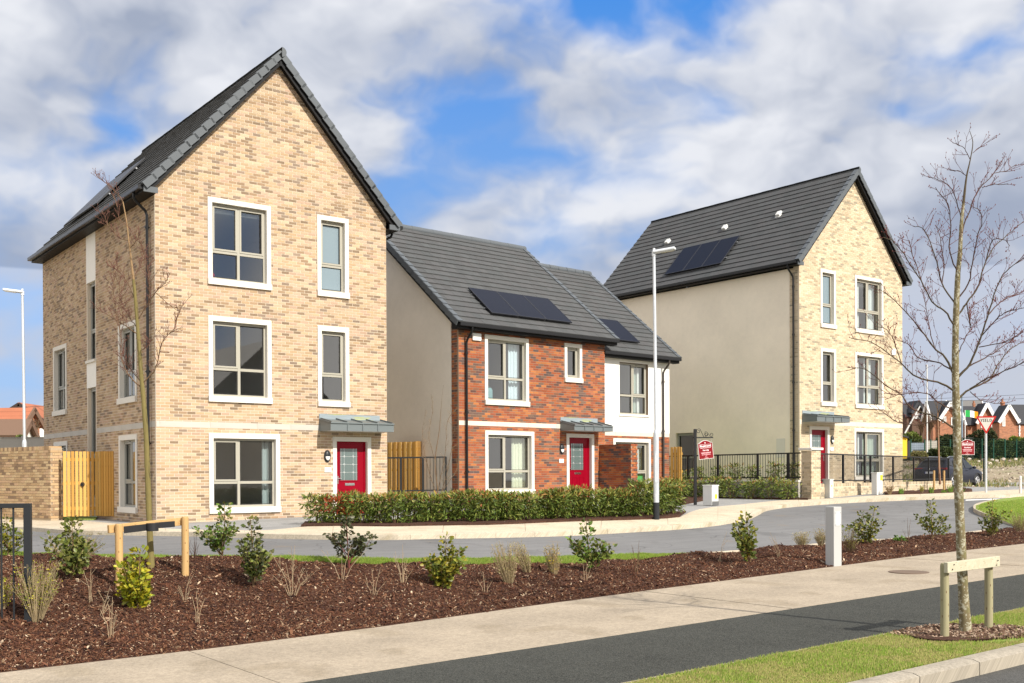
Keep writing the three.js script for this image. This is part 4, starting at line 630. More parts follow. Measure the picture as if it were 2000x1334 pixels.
// ---- left: garden wall, timber gate
{
  const c = at(99, 1013, 29.35), dir = [0.797, 0.603]; // local +x runs towards the lit end
  const L = 8; brickWall('garden_wall', 'buff brick garden wall with brick-on-edge top at far left', 'wall', [c.x - dir[0] * L, c.y, c.z - dir[1] * L], Math.atan2(-dir[1], dir[0]), L, 1.98, 0.36, BRICKS.wall, { coping: true });
  const P0 = at(123, 1011.5, 29.3), P1 = at(193, 1010.5, 29.72), P2 = at(223, 1010, 29.35);
  const gate = thing('timber_gate', 'closed orange timber side gate between brick wall and left house', 'gate', [P0.x, P0.y, P0.z]), H = 1.79;
  const run = (a, b, n, first) => { const dx = b.x - a.x, dz = b.z - a.z, len = Math.hypot(dx, dz), ang = Math.atan2(-dz, dx), w = len / n;
    for (let i = 0; i < n; i++) { const f = (i + 0.5) / n, m = mesh('board', box(w - 0.018 - rnd(0, 0.008), H - rnd(0, 0.02), 0.022, 0, H / 2 + 0.03, 0), MAT.fence[Math.floor(rnd(4))], gate); m.position.set(a.x + dx * f - P0.x, 0, a.z + dz * f - P0.z); m.rotation.y = ang; }
    for (const y of [0.25, H / 2 + 0.05, H - 0.2]) { const m = mesh('rail', box(len, 0.09, 0.035, 0, y, -0.03), MAT.fence[2], gate); m.position.set((a.x + b.x) / 2 - P0.x, 0, (a.z + b.z) / 2 - P0.z); m.rotation.y = ang; } };
  run(P0, P1, 9); run(P1, P2, 6);
  const k = at(162, 946, 29.5); mesh('ring_handle', [new THREE.TorusGeometry(0.05, 0.012, 8, 20).translate(0, 0, 0.03), cyl(0.035, 0.035, 0.02).rotateX(Math.PI / 2).translate(0, 0, 0.025)], MAT.black, gate).position.set(k.x - P0.x, k.y - P0.y, k.z - P0.z);
}
// ---- timber fence between the first two houses, and black railing before it
function paleFence(name, label, cat, a, b, H, n, gapEvery) {
  const o = thing(name, label, cat, [a.x, a.y, a.z]), dx = b.x - a.x, dz = b.z - a.z, len = Math.hypot(dx, dz); o.rotation.y = Math.atan2(-dz, dx); const w = len / n;
  for (let i = 0; i < n; i++) mesh('board', box(w - 0.014, H - rnd(0, 0.03), 0.022, (i + 0.5) * w, H / 2, i % 2 ? 0.0 : -0.026), MAT.fence[Math.floor(rnd(4))], o);
  for (const y of [0.3, H / 2, H - 0.25]) mesh('rail', box(len, 0.08, 0.03, len / 2, y, -0.055), MAT.fence[2], o); return o;
}
{ const a = at(756, 972.5, 34.6), b = at(813.5, 971.5, 33.75); paleFence('timber_fence', 'tall timber board fence closing the gap between buff house and red brick house', 'fence', a, b, 1.79, 12);
  const c = at(813.9, 971.5, 33.75), d = at(823.5, 971, 34.0); paleFence('timber_fence', 'short return of timber boards at the right end of the gap fence', 'fence', c, d, 1.77, 8);
  const e = at(1309, 968, 38.6), f = at(1331, 965, 38.2); paleFence('timber_fence', 'timber fence beside the grey rendered flank behind the white house', 'fence', e, f, 1.75, 7); }
function railing(label, a, b, H, opts = {}) {
  // a, b are points on the line of the bottom of the railing
  const o = thing('railing', label, 'railing', [a.x, a.y, a.z]), dx = b.x - a.x, dz = b.z - a.z, len = Math.hypot(dx, dz), dy = b.y - a.y; o.rotation.y = Math.atan2(-dz, dx);
  const r = Math.atan2(dy, len), bar = (y, t) => box(len, t, 0.045, 0, 0, 0, 0, r).translate(len / 2, y + dy / 2, 0);
  mesh('top_rail', bar(H, 0.045), MAT.black, o); mesh('bottom_rail', bar(opts.low ?? 0.08, 0.04), MAT.black, o);
  const posts = opts.posts ?? []; for (const f of posts) mesh('post', box(opts.pw ?? 0.06, H + (opts.drop ?? 0.1), 0.06, f * len, (H - (opts.drop ?? 0.1)) / 2 + dy * f, 0), MAT.black, o);
  const n = Math.round(len / (opts.gap ?? 0.11)); for (let i = 1; i < n; i++) { const f = i / n; if (posts.some((p) => Math.abs(p - f) * len < 0.05)) continue; mesh('baluster', cyl(0.009, 0.009, H - (opts.low ?? 0.08), f * len, (opts.low ?? 0.08) + dy * f, 0, 6), MAT.black, o); }
  return o;
}
{ const a = at(757, 964.5, 32.3), b = at(872, 962, 32.75); railing('short black railing in front of the timber fence beside the red brick house', a, b, 1.08, { posts: [0.225, 0.6, 0.99], gap: 0.1, drop: 0.7 }); }
// ---- right: pier, dwarf wall, retaining wall and railings before the third house
const pierP = ground(1584.8, 975), hy = 0.6646, fx = [Math.cos(hy), -Math.sin(hy)], bxv = [-Math.sin(hy), -Math.cos(hy)];
{
  const o = brickWall('brick_pier', 'square pale brick gate pier with stone cap at the garden corner', 'pier', [pierP.x, pierP.y, pierP.z], hy, 0.5, 1.6, 0.4, BRICKS.cream, { sides: ['front', 'start', 'end'] });
  mesh('cap', [rbox(0.64, 0.075, 0.52, 0.012, 0.25, 1.63, -0.2)], MAT.stone, o);
  const e = ground(1864, 956.5), q = [pierP.x + fx[0] * 0.52, pierP.z + fx[1] * 0.52], dx = e.x - q[0], dz = e.z - q[1], L = Math.hypot(dx, dz);
  const t = Math.atan2(-dz, dx), y0 = landY(...q) - 0.02;
  brickWall('dwarf_wall', 'low pale brick dwarf wall carrying the black railing before the cream house', 'wall', [q[0] + bxv[0] * 0.1, y0, q[1] + bxv[1] * 0.1], t, L, 0.5, 0.22, BRICKS.cream, { coping: true, sides: ['front', 'end'] });
  railing('black railing on the dwarf wall before the cream house', V3(q[0] + bxv[0] * 0.2, y0 + 0.51, q[1] + bxv[1] * 0.2), V3(q[0] + dx * 0.995 + bxv[0] * 0.2, y0 + 0.51, q[1] + dz * 0.995 + bxv[1] * 0.2), 0.98, { posts: [0.16, 0.3, 0.34, 0.505, 0.67, 0.8, 0.9, 0.99], gap: 0.105, drop: 0.03, pw: 0.07 });
  const a = V3(pierP.x + bxv[0] * 0.42, pierP.y + 0.62, pierP.z + bxv[1] * 0.42), b = V3(pierP.x + bxv[0] * 9.2, pierP.y + 0.6, pierP.z + bxv[1] * 9.2);
  const rw = thing('retaining_wall', 'low grey concrete retaining wall behind the clipped hedge under railing', 'wall', [a.x, pierP.y, a.z], Math.atan2(-(b.z - a.z), b.x - a.x)); mesh('wall', bx(0, 8.8, -0.2, 0.56, -0.12, 0.12), MAT.blockwall, rw); mesh('capping', bx(-0.02, 8.8, 0.562, 0.61, -0.15, 0.15), MAT.stone, rw);
  const soil = struct('raised_garden', new THREE.BoxGeometry(3.6, 0.5, 8.4).translate(1.95, 0.2, -5.9), MAT.turf); soil.position.set(pierP.x, pierP.y, pierP.z); soil.rotation.y = hy;
  const soil2 = struct('raised_garden', new THREE.BoxGeometry(9.0, 0.42, 3.2).translate(5.3, 0.2, -2.0), MAT.paving); soil2.position.set(pierP.x, pierP.y + 0.012, pierP.z); soil2.rotation.y = t;
  railing('black railing on the retaining wall beside the rendered flank of cream house', a, b, 0.88, { posts: [0.055, 0.2, 0.4, 0.56, 0.74, 0.88], gap: 0.11, drop: 0.02, pw: 0.065 });
}
{ // brick screen between the paired houses
  const c = Math.cos(P2[2]), s = Math.sin(P2[2]), x = P2[0] + 6.02 * c, z = P2[1] - 6.02 * s;
  brickWall('screen_wall', 'dark red brick screen wall projecting between red door and white house', 'wall', [x, -0.86 + EYE, z], P2[2] - Math.PI / 2, 1.47, 1.9, 0.32, BRICKS.red, { sides: ['front', 'end'] });
}
// ---- utility pillars
function pillar(label, px_, py, w, h, d, mat, extra, turn = 0.6) { const p = ground(px_, py); const o = thing('utility_pillar', label, 'utility pillar', [p.x, p.y, p.z], turn); mesh('body', [rbox(w, h, d, 0.012, 0, h / 2, 0)], mat, o); mesh('lid', [rbox(w + 0.03, 0.03, d + 0.03, 0.008, 0, h + 0.012, 0)], mat, o); extra?.(o, w, h, d); return o; }
const yellow = std([0.80, 0.60, 0.02], 0.6);
pillar('short white cabinet with yellow warning label on paving beside red sign', 1388, 987, 0.3, 0.57, 0.34, MAT.pale, (o, w, h, d) => { mesh('door_panel', rbox(w - 0.05, h - 0.06, 0.012, 0.004, 0, h / 2, d / 2 + 0.004), MAT.greyPlastic, o); mesh('warning_label', box(0.1, 0.13, 0.004, 0.02, h * 0.46, d / 2 + 0.0125), yellow, o); mesh('plinth', box(w - 0.02, 0.12, 0.012, 0, 0.06, d / 2 + 0.012), std([0.12, 0.12, 0.12], 0.8), o); }, 0.72);
pillar('tall pale meter pillar with yellow label before the dwarf wall', 1713, 966.5, 0.34, 0.76, 0.22, MAT.pale, (o, w, h, d) => { mesh('warning_label', box(0.13, 0.19, 0.004, 0.09, h - 0.16, d / 2 + 0.003), yellow, o); mesh('seam', box(0.006, h - 0.04, 0.004, 0.0, h / 2, d / 2 + 0.002), std([0.2, 0.2, 0.2], 0.8), o); }, 0.66);
pillar('slim grey post box pillar beside the brick gate pier', 1617, 972.5, 0.2, 0.6, 0.3, MAT.greyPlastic, (o, w, h, d) => { mesh('warning_label', box(0.05, 0.05, 0.004, 0, h - 0.2, d / 2 + 0.003), yellow, o); }, 0.66);
{ const p = ground(1628, 1105.5); const o = thing('marker_post', 'square grey steel marker post standing at the edge of bark bed', 'post', [p.x, p.y, p.z], 0.55), h = 116 * HZ(-p.z); mesh('body', [rbox(0.185, h + 0.1, 0.185, 0.008, 0, h / 2 - 0.05, 0)], std([0.40, 0.40, 0.39], 0.7), o); mesh('access_plate', [rbox(0.135, h * 0.24, 0.008, 0.003, 0, h * 0.8, 0.094)], std([0.47, 0.48, 0.49], 0.5), o); mesh('bolt', [-1, 1].flatMap((a) => [-1, 1].map((b) => cyl(0.006, 0.006, 0.006, 0, 0, 0, 8).rotateX(Math.PI / 2).translate(a * 0.055, h * 0.8 + b * h * 0.1, 0.099))), MAT.chrome, o); }
// ---- lamp columns
function lampColumn(label, px_, py, topPy, headLeft, shoulderPy, banded) {
  const p = ground(px_, py), k = HZ(-p.z), H = (py - topPy) * k, sh = (py - shoulderPy) * k, o = thing('lamp_column', label, 'street lamp', [p.x, p.y, p.z], 0, 'street lamp columns');
  mesh('column', [limb([[0, 0, 0], [0, sh, 0], [0, sh + 0.06, 0], [0, sh + 0.1, 0]], [0.066, 0.066, 0.058, 0.042], 18), limb([[0, sh + 0.1, 0], [-0.035, H, 0]], [0.041, 0.034], 16)], MAT.galv, o);
  mesh('base_sleeve', cyl(0.072, 0.07, banded ? 0.4 : 0.3, 0, 0, 0, 18), banded ? MAT.blackPaint : MAT.galv, o);
  mesh('access_door', [rbox(0.085, sh * 0.34, 0.02, 0.006, 0.0, sh * 0.6, 0.06)], MAT.galv, o);
  const d = headLeft ? -1 : 1, lean = 0.1, l = new THREE.Group(); l.name = 'lantern'; l.position.set(-0.035, H, 0); o.add(l); l.rotation.y = headLeft ? 0.25 : -0.35;
  mesh('housing', [rbox(0.54, 0.07, 0.17, 0.03, d * 0.25, 0.05, 0).rotateZ(d * lean), cyl(0.05, 0.05, 0.11, 0, -0.04, 0, 14), cyl(0.03, 0.03, 0.05, 0.0, 0.09, 0, 12)], MAT.paint, l);
  mesh('lens', [rbox(0.3, 0.02, 0.13, 0.008, d * 0.32, 0.012, 0).rotateZ(d * lean)], std([0.5, 0.5, 0.46], 0.25), l);
}
lampColumn('grey steel lamp column standing before the hedge with black base band', 1282, 1014.5, 497, false, 848, true);
lampColumn('grey steel lamp column beside the garden wall at far left', 49, 1014, 574, true, 866, false);
// ---- estate signs
function signBoard(name) {
  const c = document.createElement('canvas'); c.width = 512; c.height = 600; const q = c.getContext('2d'); q.fillStyle = '#7a0612'; q.fillRect(0, 0, 512, 600); q.fillStyle = '#fff'; q.strokeStyle = '#fff'; q.textAlign = 'center';
  q.fillRect(248, 60, 16, 44); q.fillRect(240, 66, 32, 8); q.lineWidth = 5; q.strokeRect(60, 130, 392, 100); q.font = 'bold 26px serif'; q.fillText('The', 118, 142); q.font = 'bold 80px serif'; q.fillText('Boulevard', 258, 208, 370); q.fillRect(72, 246, 368, 5);
  q.font = 'bold 58px sans-serif'; q.fillText(name, 256, 338); q.fillStyle = '#f2c9cc'; for (const [y, w] of [[385, 340], [408, 300], [450, 300], [560, 130]]) { let x = 256 - w / 2; while (x < 256 + w / 2) { const l = 9 + hash(x, y) * 26; q.fillRect(x, y, l, 15); x += l + 7; } } q.strokeStyle = '#f2c9cc'; q.lineWidth = 6; q.beginPath(); q.arc(256, 510, 24, 0.4, 5.9); q.stroke();
  const t = new THREE.CanvasTexture(c); t.colorSpace = THREE.SRGBColorSpace; return std(0xffffff, 0.4, { map: t });
}
function estateSign(label, name, o, w, h, lean) {
  const s = new THREE.Shape(); s.moveTo(-w / 2, 0); s.lineTo(w / 2, 0); s.lineTo(w / 2, h * 0.86); s.quadraticCurveTo(w / 2 - w * 0.1, h * 0.86, w / 2 - w * 0.12, h * 0.88); s.quadraticCurveTo(0, h * 1.13, -w / 2 + w * 0.12, h * 0.88); s.quadraticCurveTo(-w / 2 + w * 0.1, h * 0.86, -w / 2, h * 0.86); s.closePath();
  const grp = new THREE.Group(); grp.name = 'sign_board'; o.add(grp);
  mesh('board', new THREE.ExtrudeGeometry(s, { depth: 0.03, bevelEnabled: false, curveSegments: 16 }).translate(0, 0, -0.032), std([0.7, 0.66, 0.64], 0.5), grp);
  const k = 0.955, face = new THREE.ShapeGeometry(s, 16); face.scale(k, k, 1).translate(0, h * 0.022, 0.001); const P = face.attributes.position, U = face.attributes.uv; for (let i = 0; i < P.count; i++) U.setXY(i, P.getX(i) / w + 0.5, P.getY(i) / h);
  mesh('sign_face', face, signBoard(name), grp); return grp;
}
{
  const p = ground(1358, 985.5), k = HZ(-p.z), H = (985.5 - 838) * k, o = thing('estate_sign', 'red hanging estate sign reading The Lily on black scrolled post', 'sign', [p.x, p.y, p.z], 0.1, 'red estate signs');
  const g = estateSign('', 'The Lily', o, 0.47, 0.56); g.position.set(0.35, H - 58.5 * k, 0); g.rotation.z = 0.1; g.rotation.y = 0.12;
  mesh('post', rbox(0.085, H + 0.3, 0.085, 0.01, 0, H / 2 - 0.15, 0), MAT.black, o); const ya = H - 16.6 * k; mesh('arm', rbox(0.62, 0.035, 0.035, 0.008, 0.245, ya, 0), MAT.black, o);
  const sc = []; const spiral = (x, y, r, turns, a0, dirn, tail) => { const pts = []; for (let i = 0; i <= 26; i++) { const t = i / 26, a = a0 + dirn * t * turns * Math.PI * 2, q = r * (0.25 + 0.75 * t); pts.push([x + Math.cos(a) * q, y + Math.sin(a) * q, 0]); } for (const t of tail) pts.push([t[0], t[1], 0]); sc.push(limb(pts, pts.map(() => 0.008), 6)); };
  spiral(0.11, ya + 0.19, 0.075, 1.2, 2.2, -1, [[0.2, ya + 0.16], [0.25, ya + 0.05], [0.28, ya + 0.015]]); spiral(0.33, ya + 0.105, 0.07, 1.25, 0.4, 1, [[0.32, ya + 0.012]]); spiral(0.5, ya + 0.09, 0.065, 1.2, -1.4, -1, [[0.42, ya + 0.12], [0.35, ya + 0.03]]);
  mesh('scrollwork', sc, MAT.black, o); mesh('hanger', [-1, 1].map((e) => limb([[0.33 + e * 0.17, ya - 0.01, 0], [0.335 + e * 0.17, ya - 0.15, 0]], [0.006, 0.006], 6)), MAT.chrome, o);
  const stake = ground(1378.5, 951); const st = thing('stake', 'thick dark post rising behind the red hanging sign', 'post', [stake.x, landY(stake.x, stake.z), stake.z]); mesh('post', rbox(0.1, 1.05, 0.1, 0.01, 0, 0.5, 0), MAT.black, st);
}
{ const z = 46, p = at(1871.5, 955, z), o = thing('estate_sign', 'red hanging estate sign partly hidden behind the right tree trunk', 'sign', [p.x, landY(p.x, p.z) - 0.1, p.z], 0.05, 'red estate signs'), k = HZ(z), top = at(1871.5, 840, z).y - o.position.y; mesh('post', rbox(0.085, top, 0.085, 0.01, 0, top / 2, 0), MAT.black, o); const g = estateSign('', 'The Rose', o, 0.62, 0.66), ys = at(1871, 888.5, z).y - o.position.y; g.position.set(18.2 * k, ys, 0.02); mesh('arm', rbox(0.72, 0.035, 0.035, 0.008, 0.32, at(1871, 855.6, z).y - o.position.y, 0), MAT.black, o); mesh('hanger', [box(0.012, 0.07, 0.012, 0.18, ys + 0.68, 0), box(0.012, 0.07, 0.012, 0.6, ys + 0.62, 0)], MAT.chrome, o); }
{ // yield sign
  const p = ground(1926.5, 962), k = HZ(-p.z), H = (962 - 808) * k, o = thing('yield_sign', 'white and red triangular YIELD sign on a grey pole', 'road sign', [p.x, p.y, p.z], -0.12);
  mesh('pole', limb([[0, -0.2, -0.04], [0, H - 0.12, -0.04]], [0.042, 0.042], 14), MAT.galv, o); mesh('cap', cyl(0.043, 0.02, 0.02, 0, H - 0.12, -0.04, 14), MAT.galv, o);
  const tri = (r) => { const s = new THREE.Shape(), a = 0.37, h = 0.68, cr = 0.035; s.moveTo(-a + cr, h); s.lineTo(a - cr, h); s.quadraticCurveTo(a, h, a - cr * 0.5, h - cr); s.lineTo(cr * 0.5, cr); s.quadraticCurveTo(0, 0, -cr * 0.5, cr); s.lineTo(-a + cr * 0.5, h - cr); s.quadraticCurveTo(-a, h, -a + cr, h); return s; };
  const y0 = H - 40.5 * k; mesh('panel_back', new THREE.ExtrudeGeometry(tri(), { depth: 0.012, bevelEnabled: false }).translate(0, y0, -0.013), MAT.galv, o);
  const c = document.createElement('canvas'); c.width = 512; c.height = 472; const q = c.getContext('2d'); q.fillStyle = '#a81a14'; q.fillRect(0, 0, 512, 472); q.fillStyle = '#bdb9b0'; q.beginPath(); q.moveTo(62, 40); q.lineTo(450, 40); q.lineTo(256, 388); q.closePath(); q.fill(); q.fillStyle = '#262626'; q.font = 'bold 108px sans-serif'; q.textAlign = 'center'; q.fillText('YIELD', 256, 148, 290);
  const t = new THREE.CanvasTexture(c); t.colorSpace = THREE.SRGBColorSpace; const f = new THREE.ShapeGeometry(tri(), 8), P = f.attributes.position, U = f.attributes.uv; for (let i = 0; i < P.count; i++) U.setXY(i, P.getX(i) / 0.74 + 0.5, P.getY(i) / 0.68); f.translate(0, y0, 0.002);
  mesh('sign_face', f, std(0xffffff, 0.45, { map: t }), o);
  const d = at(1923.5, 940, 52), dp = thing('dark_post', 'dark green square post standing behind the yield sign pole', 'post', [d.x, d.y, d.z]); mesh('post', rbox(0.13, 1.15, 0.13, 0.01, 0, 0.55, 0), std([0.02, 0.035, 0.025], 0.6), dp);
}
{ const p = ground(1993, 963.5), k = HZ(-p.z), o = thing('bollard', 'pale round bollard at the right edge of the footpath', 'bollard', [p.x, p.y, p.z]); mesh('shaft', [cyl(0.045, 0.045, 32 * k, 0, 0, 0, 16), new THREE.SphereGeometry(0.045, 16, 8, 0, 6.3, 0, 1.6).translate(0, 32 * k, 0)], std([0.62, 0.57, 0.54], 0.5), o); mesh('band', cyl(0.047, 0.047, 0.06, 0, 26 * k, 0, 16), MAT.galv, o); }
// ---- railing at the lower left corner of the view
{ const z = 11.6, a = at(61, 983, z), base = landY(a.x, a.z), H = a.y - base, L = 1.9, o = thing('railing', 'dark steel handrail with balusters ending in the bark bed at lower left', 'railing', [a.x, base, a.z], Math.atan2(0.12, 1) ); const R = MAT.blackPaint;
  mesh('top_rail', rbox(L, 0.05, 0.05, 0.005, -L / 2, H - 0.025, 0), R, o); mesh('post', rbox(0.075, H + 0.2, 0.06, 0.005, -0.037, H / 2 - 0.1, 0), R, o); for (let i = 1; i < 9; i++) mesh('baluster', cyl(0.011, 0.011, H - 0.04, -0.06 - i * 0.125, 0.0, 0, 8), R, o); mesh('bottom_rail', rbox(L, 0.04, 0.04, 0.004, -L / 2, -0.02, 0), R, o); }
// ---- tree guards
function treeGuard(label, l, r, h, rad, mat, barMat, barY, over, strap, tree) {
  const a = ground(...l), b = ground(...r), dx = b.x - a.x, dz = b.z - a.z, L = Math.hypot(dx, dz), o = thing('tree_guard', label, 'tree guard', [a.x, a.y, a.z], Math.atan2(-dz, dx), 'timber tree guards'), dy = b.y - a.y;
  for (const [x, y] of [[0, 0], [L, dy]]) mesh('post', [limb([[x, y - 0.3, 0], [x, y + h * 0.5, 0.002], [x, y + h - 0.02, 0], [x, y + h, 0]], [rad, rad * 1.01, rad, rad * 0.86], 16), cyl(rad * 0.86, rad * 0.82, 0.004, x, y + h, 0, 16)], mat, o);
  const m = mesh('cross_bar', rbox(L + over * 2, barY[1], 0.045, 0.006, L / 2, h - barY[0], barY[2]), barMat, o); m.rotation.z = Math.atan2(dy, L) * 0.9; 
  mesh('nail', [0, L].flatMap((x) => [-0.02, 0.025].map((y) => cyl(0.006, 0.006, 0.006, 0, 0, 0, 8).rotateX(Math.PI / 2).translate(x + y * 0.6, h - barY[0] + y, barY[2] + 0.025))), MAT.black, o);
  if (strap) { mesh('strap', [box(L * 0.36, 0.085, 0.006, L * 0.28, h - barY[0] - 0.01, barY[2] + 0.026, 0, 0.06), box(L * 0.3, 0.075, 0.006, L * 0.72, h - barY[0] + 0.02, barY[2] + 0.026, 0, 0.03), cyl(0.075, 0.075, 0.1, L * 0.5, h - barY[0] - 0.05, barY[2] + 0.06, 16)], std([0.02, 0.02, 0.022], 0.5), o); }
  return o;
}
treeGuard('new orange timber tree guard with black strap in the bark bed', [233, 1152], [362, 1131], 0.8, 0.046, MAT.post, MAT.post, [0.055, 0.1, -0.07], 0.06, true);
treeGuard('weathered pale timber tree guard on the grass verge at right', [1845, 1248], [1931, 1231], 0.74, 0.041, MAT.oldpost, MAT.oldbar, [0.03, 0.105, 0.066], 0.075, false);
// ---- house across the main road, behind the viewer, seen mirrored in the windows
{ const o = thing('house', 'pale house with grey tiled roof mirrored in the upper windows', 'house', [27, 0.1, -8], -0.93); mesh('wall', [bx(-5, 5, 0, 5.4, -4, 4)], MAT.render, o); const g = new THREE.Shape([[-4.4, 5.3], [4.4, 5.3], [0, 9.4]].map((p) => new THREE.Vector2(...p))); mesh('roof', [new THREE.ExtrudeGeometry(g, { depth: 10.4, bevelEnabled: false }).rotateY(Math.PI / 2).translate(-5.2, 0, 0)], std([0.12, 0.12, 0.125], 0.7), o);
  const strips = []; const th = Math.atan2(4.1, 4.4); for (let k = 0; k < 18; k++) for (const sg of [-1, 1]) { const f = (k + 0.5) / 18; strips.push(box(10.5, 0.05, 0.36, 0, 0, 0, 0, 0, sg * (th + 0.1)).translate(0, 9.42 - f * 4.1, sg * f * 4.4)); } mesh('roof_tiles', strips, std([0.30, 0.29, 0.28], 0.7), o); }
// ---------- car ----------
{
  const h = [0.755, -0.656], rear = at(1815, 947, 57), C = [rear.x + h[0] * 2.2, rear.z + h[1] * 2.2], gy = landY(C[0], C[1]) - 0.03;
  const car = thing('parked_car', 'dark blue hatchback sport utility car parked beyond the black railing', 'car', [C[0], gy, C[1]], Math.atan2(-h[1], h[0]));
  const paint = new THREE.MeshPhysicalMaterial({ color: rgb(0.012, 0.014, 0.026), roughness: 0.4, metalness: 0.0, clearcoat: 0.25, clearcoatRoughness: 0.1, specularIntensity: 0.4 }), blackP = std([0.015, 0.015, 0.016], 0.55), tint = std([0.012, 0.014, 0.017], 0.06);
  // body lofted from cross-sections along its length: [x, half width, y low, y belt, y top, half width of top]
  const S = [[-2.2, 0.74, 0.42, 0.86, 0.9, 0.7], [-2.14, 0.86, 0.32, 0.95, 1.02, 0.78], [-2.0, 0.9, 0.28, 1.0, 1.12, 0.78], [-1.75, 0.915, 0.27, 1.02, 1.4, 0.69], [-1.45, 0.92, 0.26, 1.02, 1.53, 0.64], [-0.8, 0.92, 0.25, 1.0, 1.6, 0.62], [0.0, 0.92, 0.25, 0.98, 1.6, 0.61], [0.5, 0.92, 0.25, 0.97, 1.52, 0.62], [0.95, 0.92, 0.26, 0.97, 1.27, 0.68], [1.25, 0.915, 0.27, 0.97, 1.05, 0.76], [1.6, 0.9, 0.28, 0.93, 0.98, 0.74], [1.95, 0.87, 0.3, 0.84, 0.88, 0.7], [2.14, 0.78, 0.34, 0.72, 0.76, 0.62], [2.2, 0.66, 0.42, 0.62, 0.66, 0.55]];
  const ring = ([x, w, a, b, t, tw]) => { const P = []; for (const s of [1, -1]) { const q = [[a, w * 0.9], [a + 0.1, w * 0.985], [(a + b) / 2, w], [b - 0.05, w * 0.99], [b, w * 0.965], [lerp(b, t, 0.55), lerp(w * 0.95, tw, 0.6)], [t - 0.05 * (t > 1.2 ? 1 : 0.2), tw * 1.01], [t, tw * 0.86]]; for (const [y, z] of s > 0 ? q : q.reverse()) P.push([x, y, s * z]); } return P; };
  const R = S.map(ring), pos = [], idx = [], n = R[0].length; R.forEach((r) => r.forEach((p) => pos.push(...p))); for (let i = 0; i + 1 < R.length; i++) for (let k = 0; k < n; k++) { const a = i * n + k, b = i * n + ((k + 1) % n); idx.push(a, a + n, b, b, a + n, b + n); } for (const e of [0, R.length - 1]) { const c = pos.length / 3; pos.push(S[e][0], (S[e][2] + S[e][4]) / 2, 0); for (let k = 0; k < n; k++) idx.push(c, e * n + k, e * n + ((k + 1) % n)); }
  const g = new THREE.BufferGeometry(); g.setAttribute('position', new THREE.Float32BufferAttribute(pos, 3)); g.setIndex(idx); g.computeVertexNormals(); mesh('body', g, paint, car);
  const quad = (a, b, c, d) => { const q = new THREE.BufferGeometry(); q.setAttribute('position', new THREE.Float32BufferAttribute([...a, ...b, ...c, ...a, ...c, ...d], 3)); q.computeVertexNormals(); return q; };
  const win = (pts, s) => { const sh = new THREE.Shape(pts.map((p) => new THREE.Vector2(...p))), q = new THREE.ExtrudeGeometry(sh, { depth: 0.012, bevelEnabled: false }), P = q.attributes.position; for (let i = 0; i < P.count; i++) { const y = P.getY(i), f = clamp((y - 0.98) / 0.6, 0, 1); P.setZ(i, s * (lerp(0.905, 0.655, Math.pow(f, 0.85)) + P.getZ(i))); } q.computeVertexNormals(); return q; };
  for (const s of [1, -1]) { mesh('side_window', [win([[0.0, 1.03], [0.86, 1.03], [0.62, 1.3], [0.32, 1.48], [0.0, 1.52]], s)], tint, car); mesh('side_window', [win([[-0.07, 1.03], [-0.07, 1.52], [-0.85, 1.51], [-1.1, 1.42], [-1.2, 1.06]], s)], tint, car); mesh('side_window', [win([[-1.27, 1.1], [-1.17, 1.42], [-1.45, 1.36], [-1.6, 1.2]], s)], tint, car); mesh('mirror', [new THREE.SphereGeometry(0.1, 12, 8).scale(0.8, 0.75, 1.1).translate(0.78, 1.06, s * 1.0)], paint, car); mesh('sill_trim', box(2.9, 0.14, 0.03, 0, 0.32, s * 0.905), blackP, car); mesh('handle', [rbox(0.2, 0.03, 0.03, 0.01, 0.1, 0.92, s * 0.93), rbox(0.2, 0.03, 0.03, 0.01, -0.95, 0.94, s * 0.93)], paint, car); }
  mesh('rear_window', [box(0.02, 0.42, 1.22, 0, 0, 0, 0, -0.72).translate(-1.885, 1.27, 0)], tint, car); mesh('spoiler', [rbox(0.3, 0.04, 1.26, 0.015, -1.72, 1.53, 0)], paint, car);
  mesh('windscreen', [box(0.02, 0.58, 1.24, 0, 0, 0, 0, 0.99).translate(0.74, 1.375, 0)], tint, car);
  for (const s of [1, -1]) { mesh('tail_light', [rbox(0.09, 0.14, 0.42, 0.03, -2.11, 0.97, s * 0.62), rbox(0.3, 0.13, 0.05, 0.02, -1.98, 0.99, s * 0.86)], std([0.22, 0.008, 0.01], 0.2), car); mesh('headlight', [rbox(0.3, 0.12, 0.3, 0.03, 2.0, 0.76, s * 0.66)], std([0.5, 0.52, 0.55], 0.1), car); mesh('reflector', box(0.02, 0.04, 0.22, -2.19, 0.5, s * 0.6), std([0.3, 0.02, 0.01], 0.3), car); }
  mesh('rear_bumper', [rbox(0.16, 0.3, 1.66, 0.05, -2.14, 0.46, 0)], blackP, car); mesh('licence_plate', box(0.015, 0.11, 0.52, -2.2, 0.79, 0), std([0.75, 0.76, 0.78], 0.5), car); mesh('plate_band', box(0.016, 0.11, 0.04, -2.201, 0.79, -0.24), std([0.02, 0.05, 0.3], 0.5), car); mesh('badge', cyl(0.05, 0.05, 0.02, 0, 0, 0, 16).rotateZ(Math.PI / 2).translate(-2.19, 0.98, 0), MAT.chrome, car);
  mesh('roof_rail', [-1, 1].map((s) => limb([[-1.4, 1.58, s * 0.58], [-1.1, 1.65, s * 0.58], [0.2, 1.64, s * 0.57], [0.45, 1.56, s * 0.58]], [0.016, 0.016, 0.016, 0.016], 6)), MAT.chrome, car);
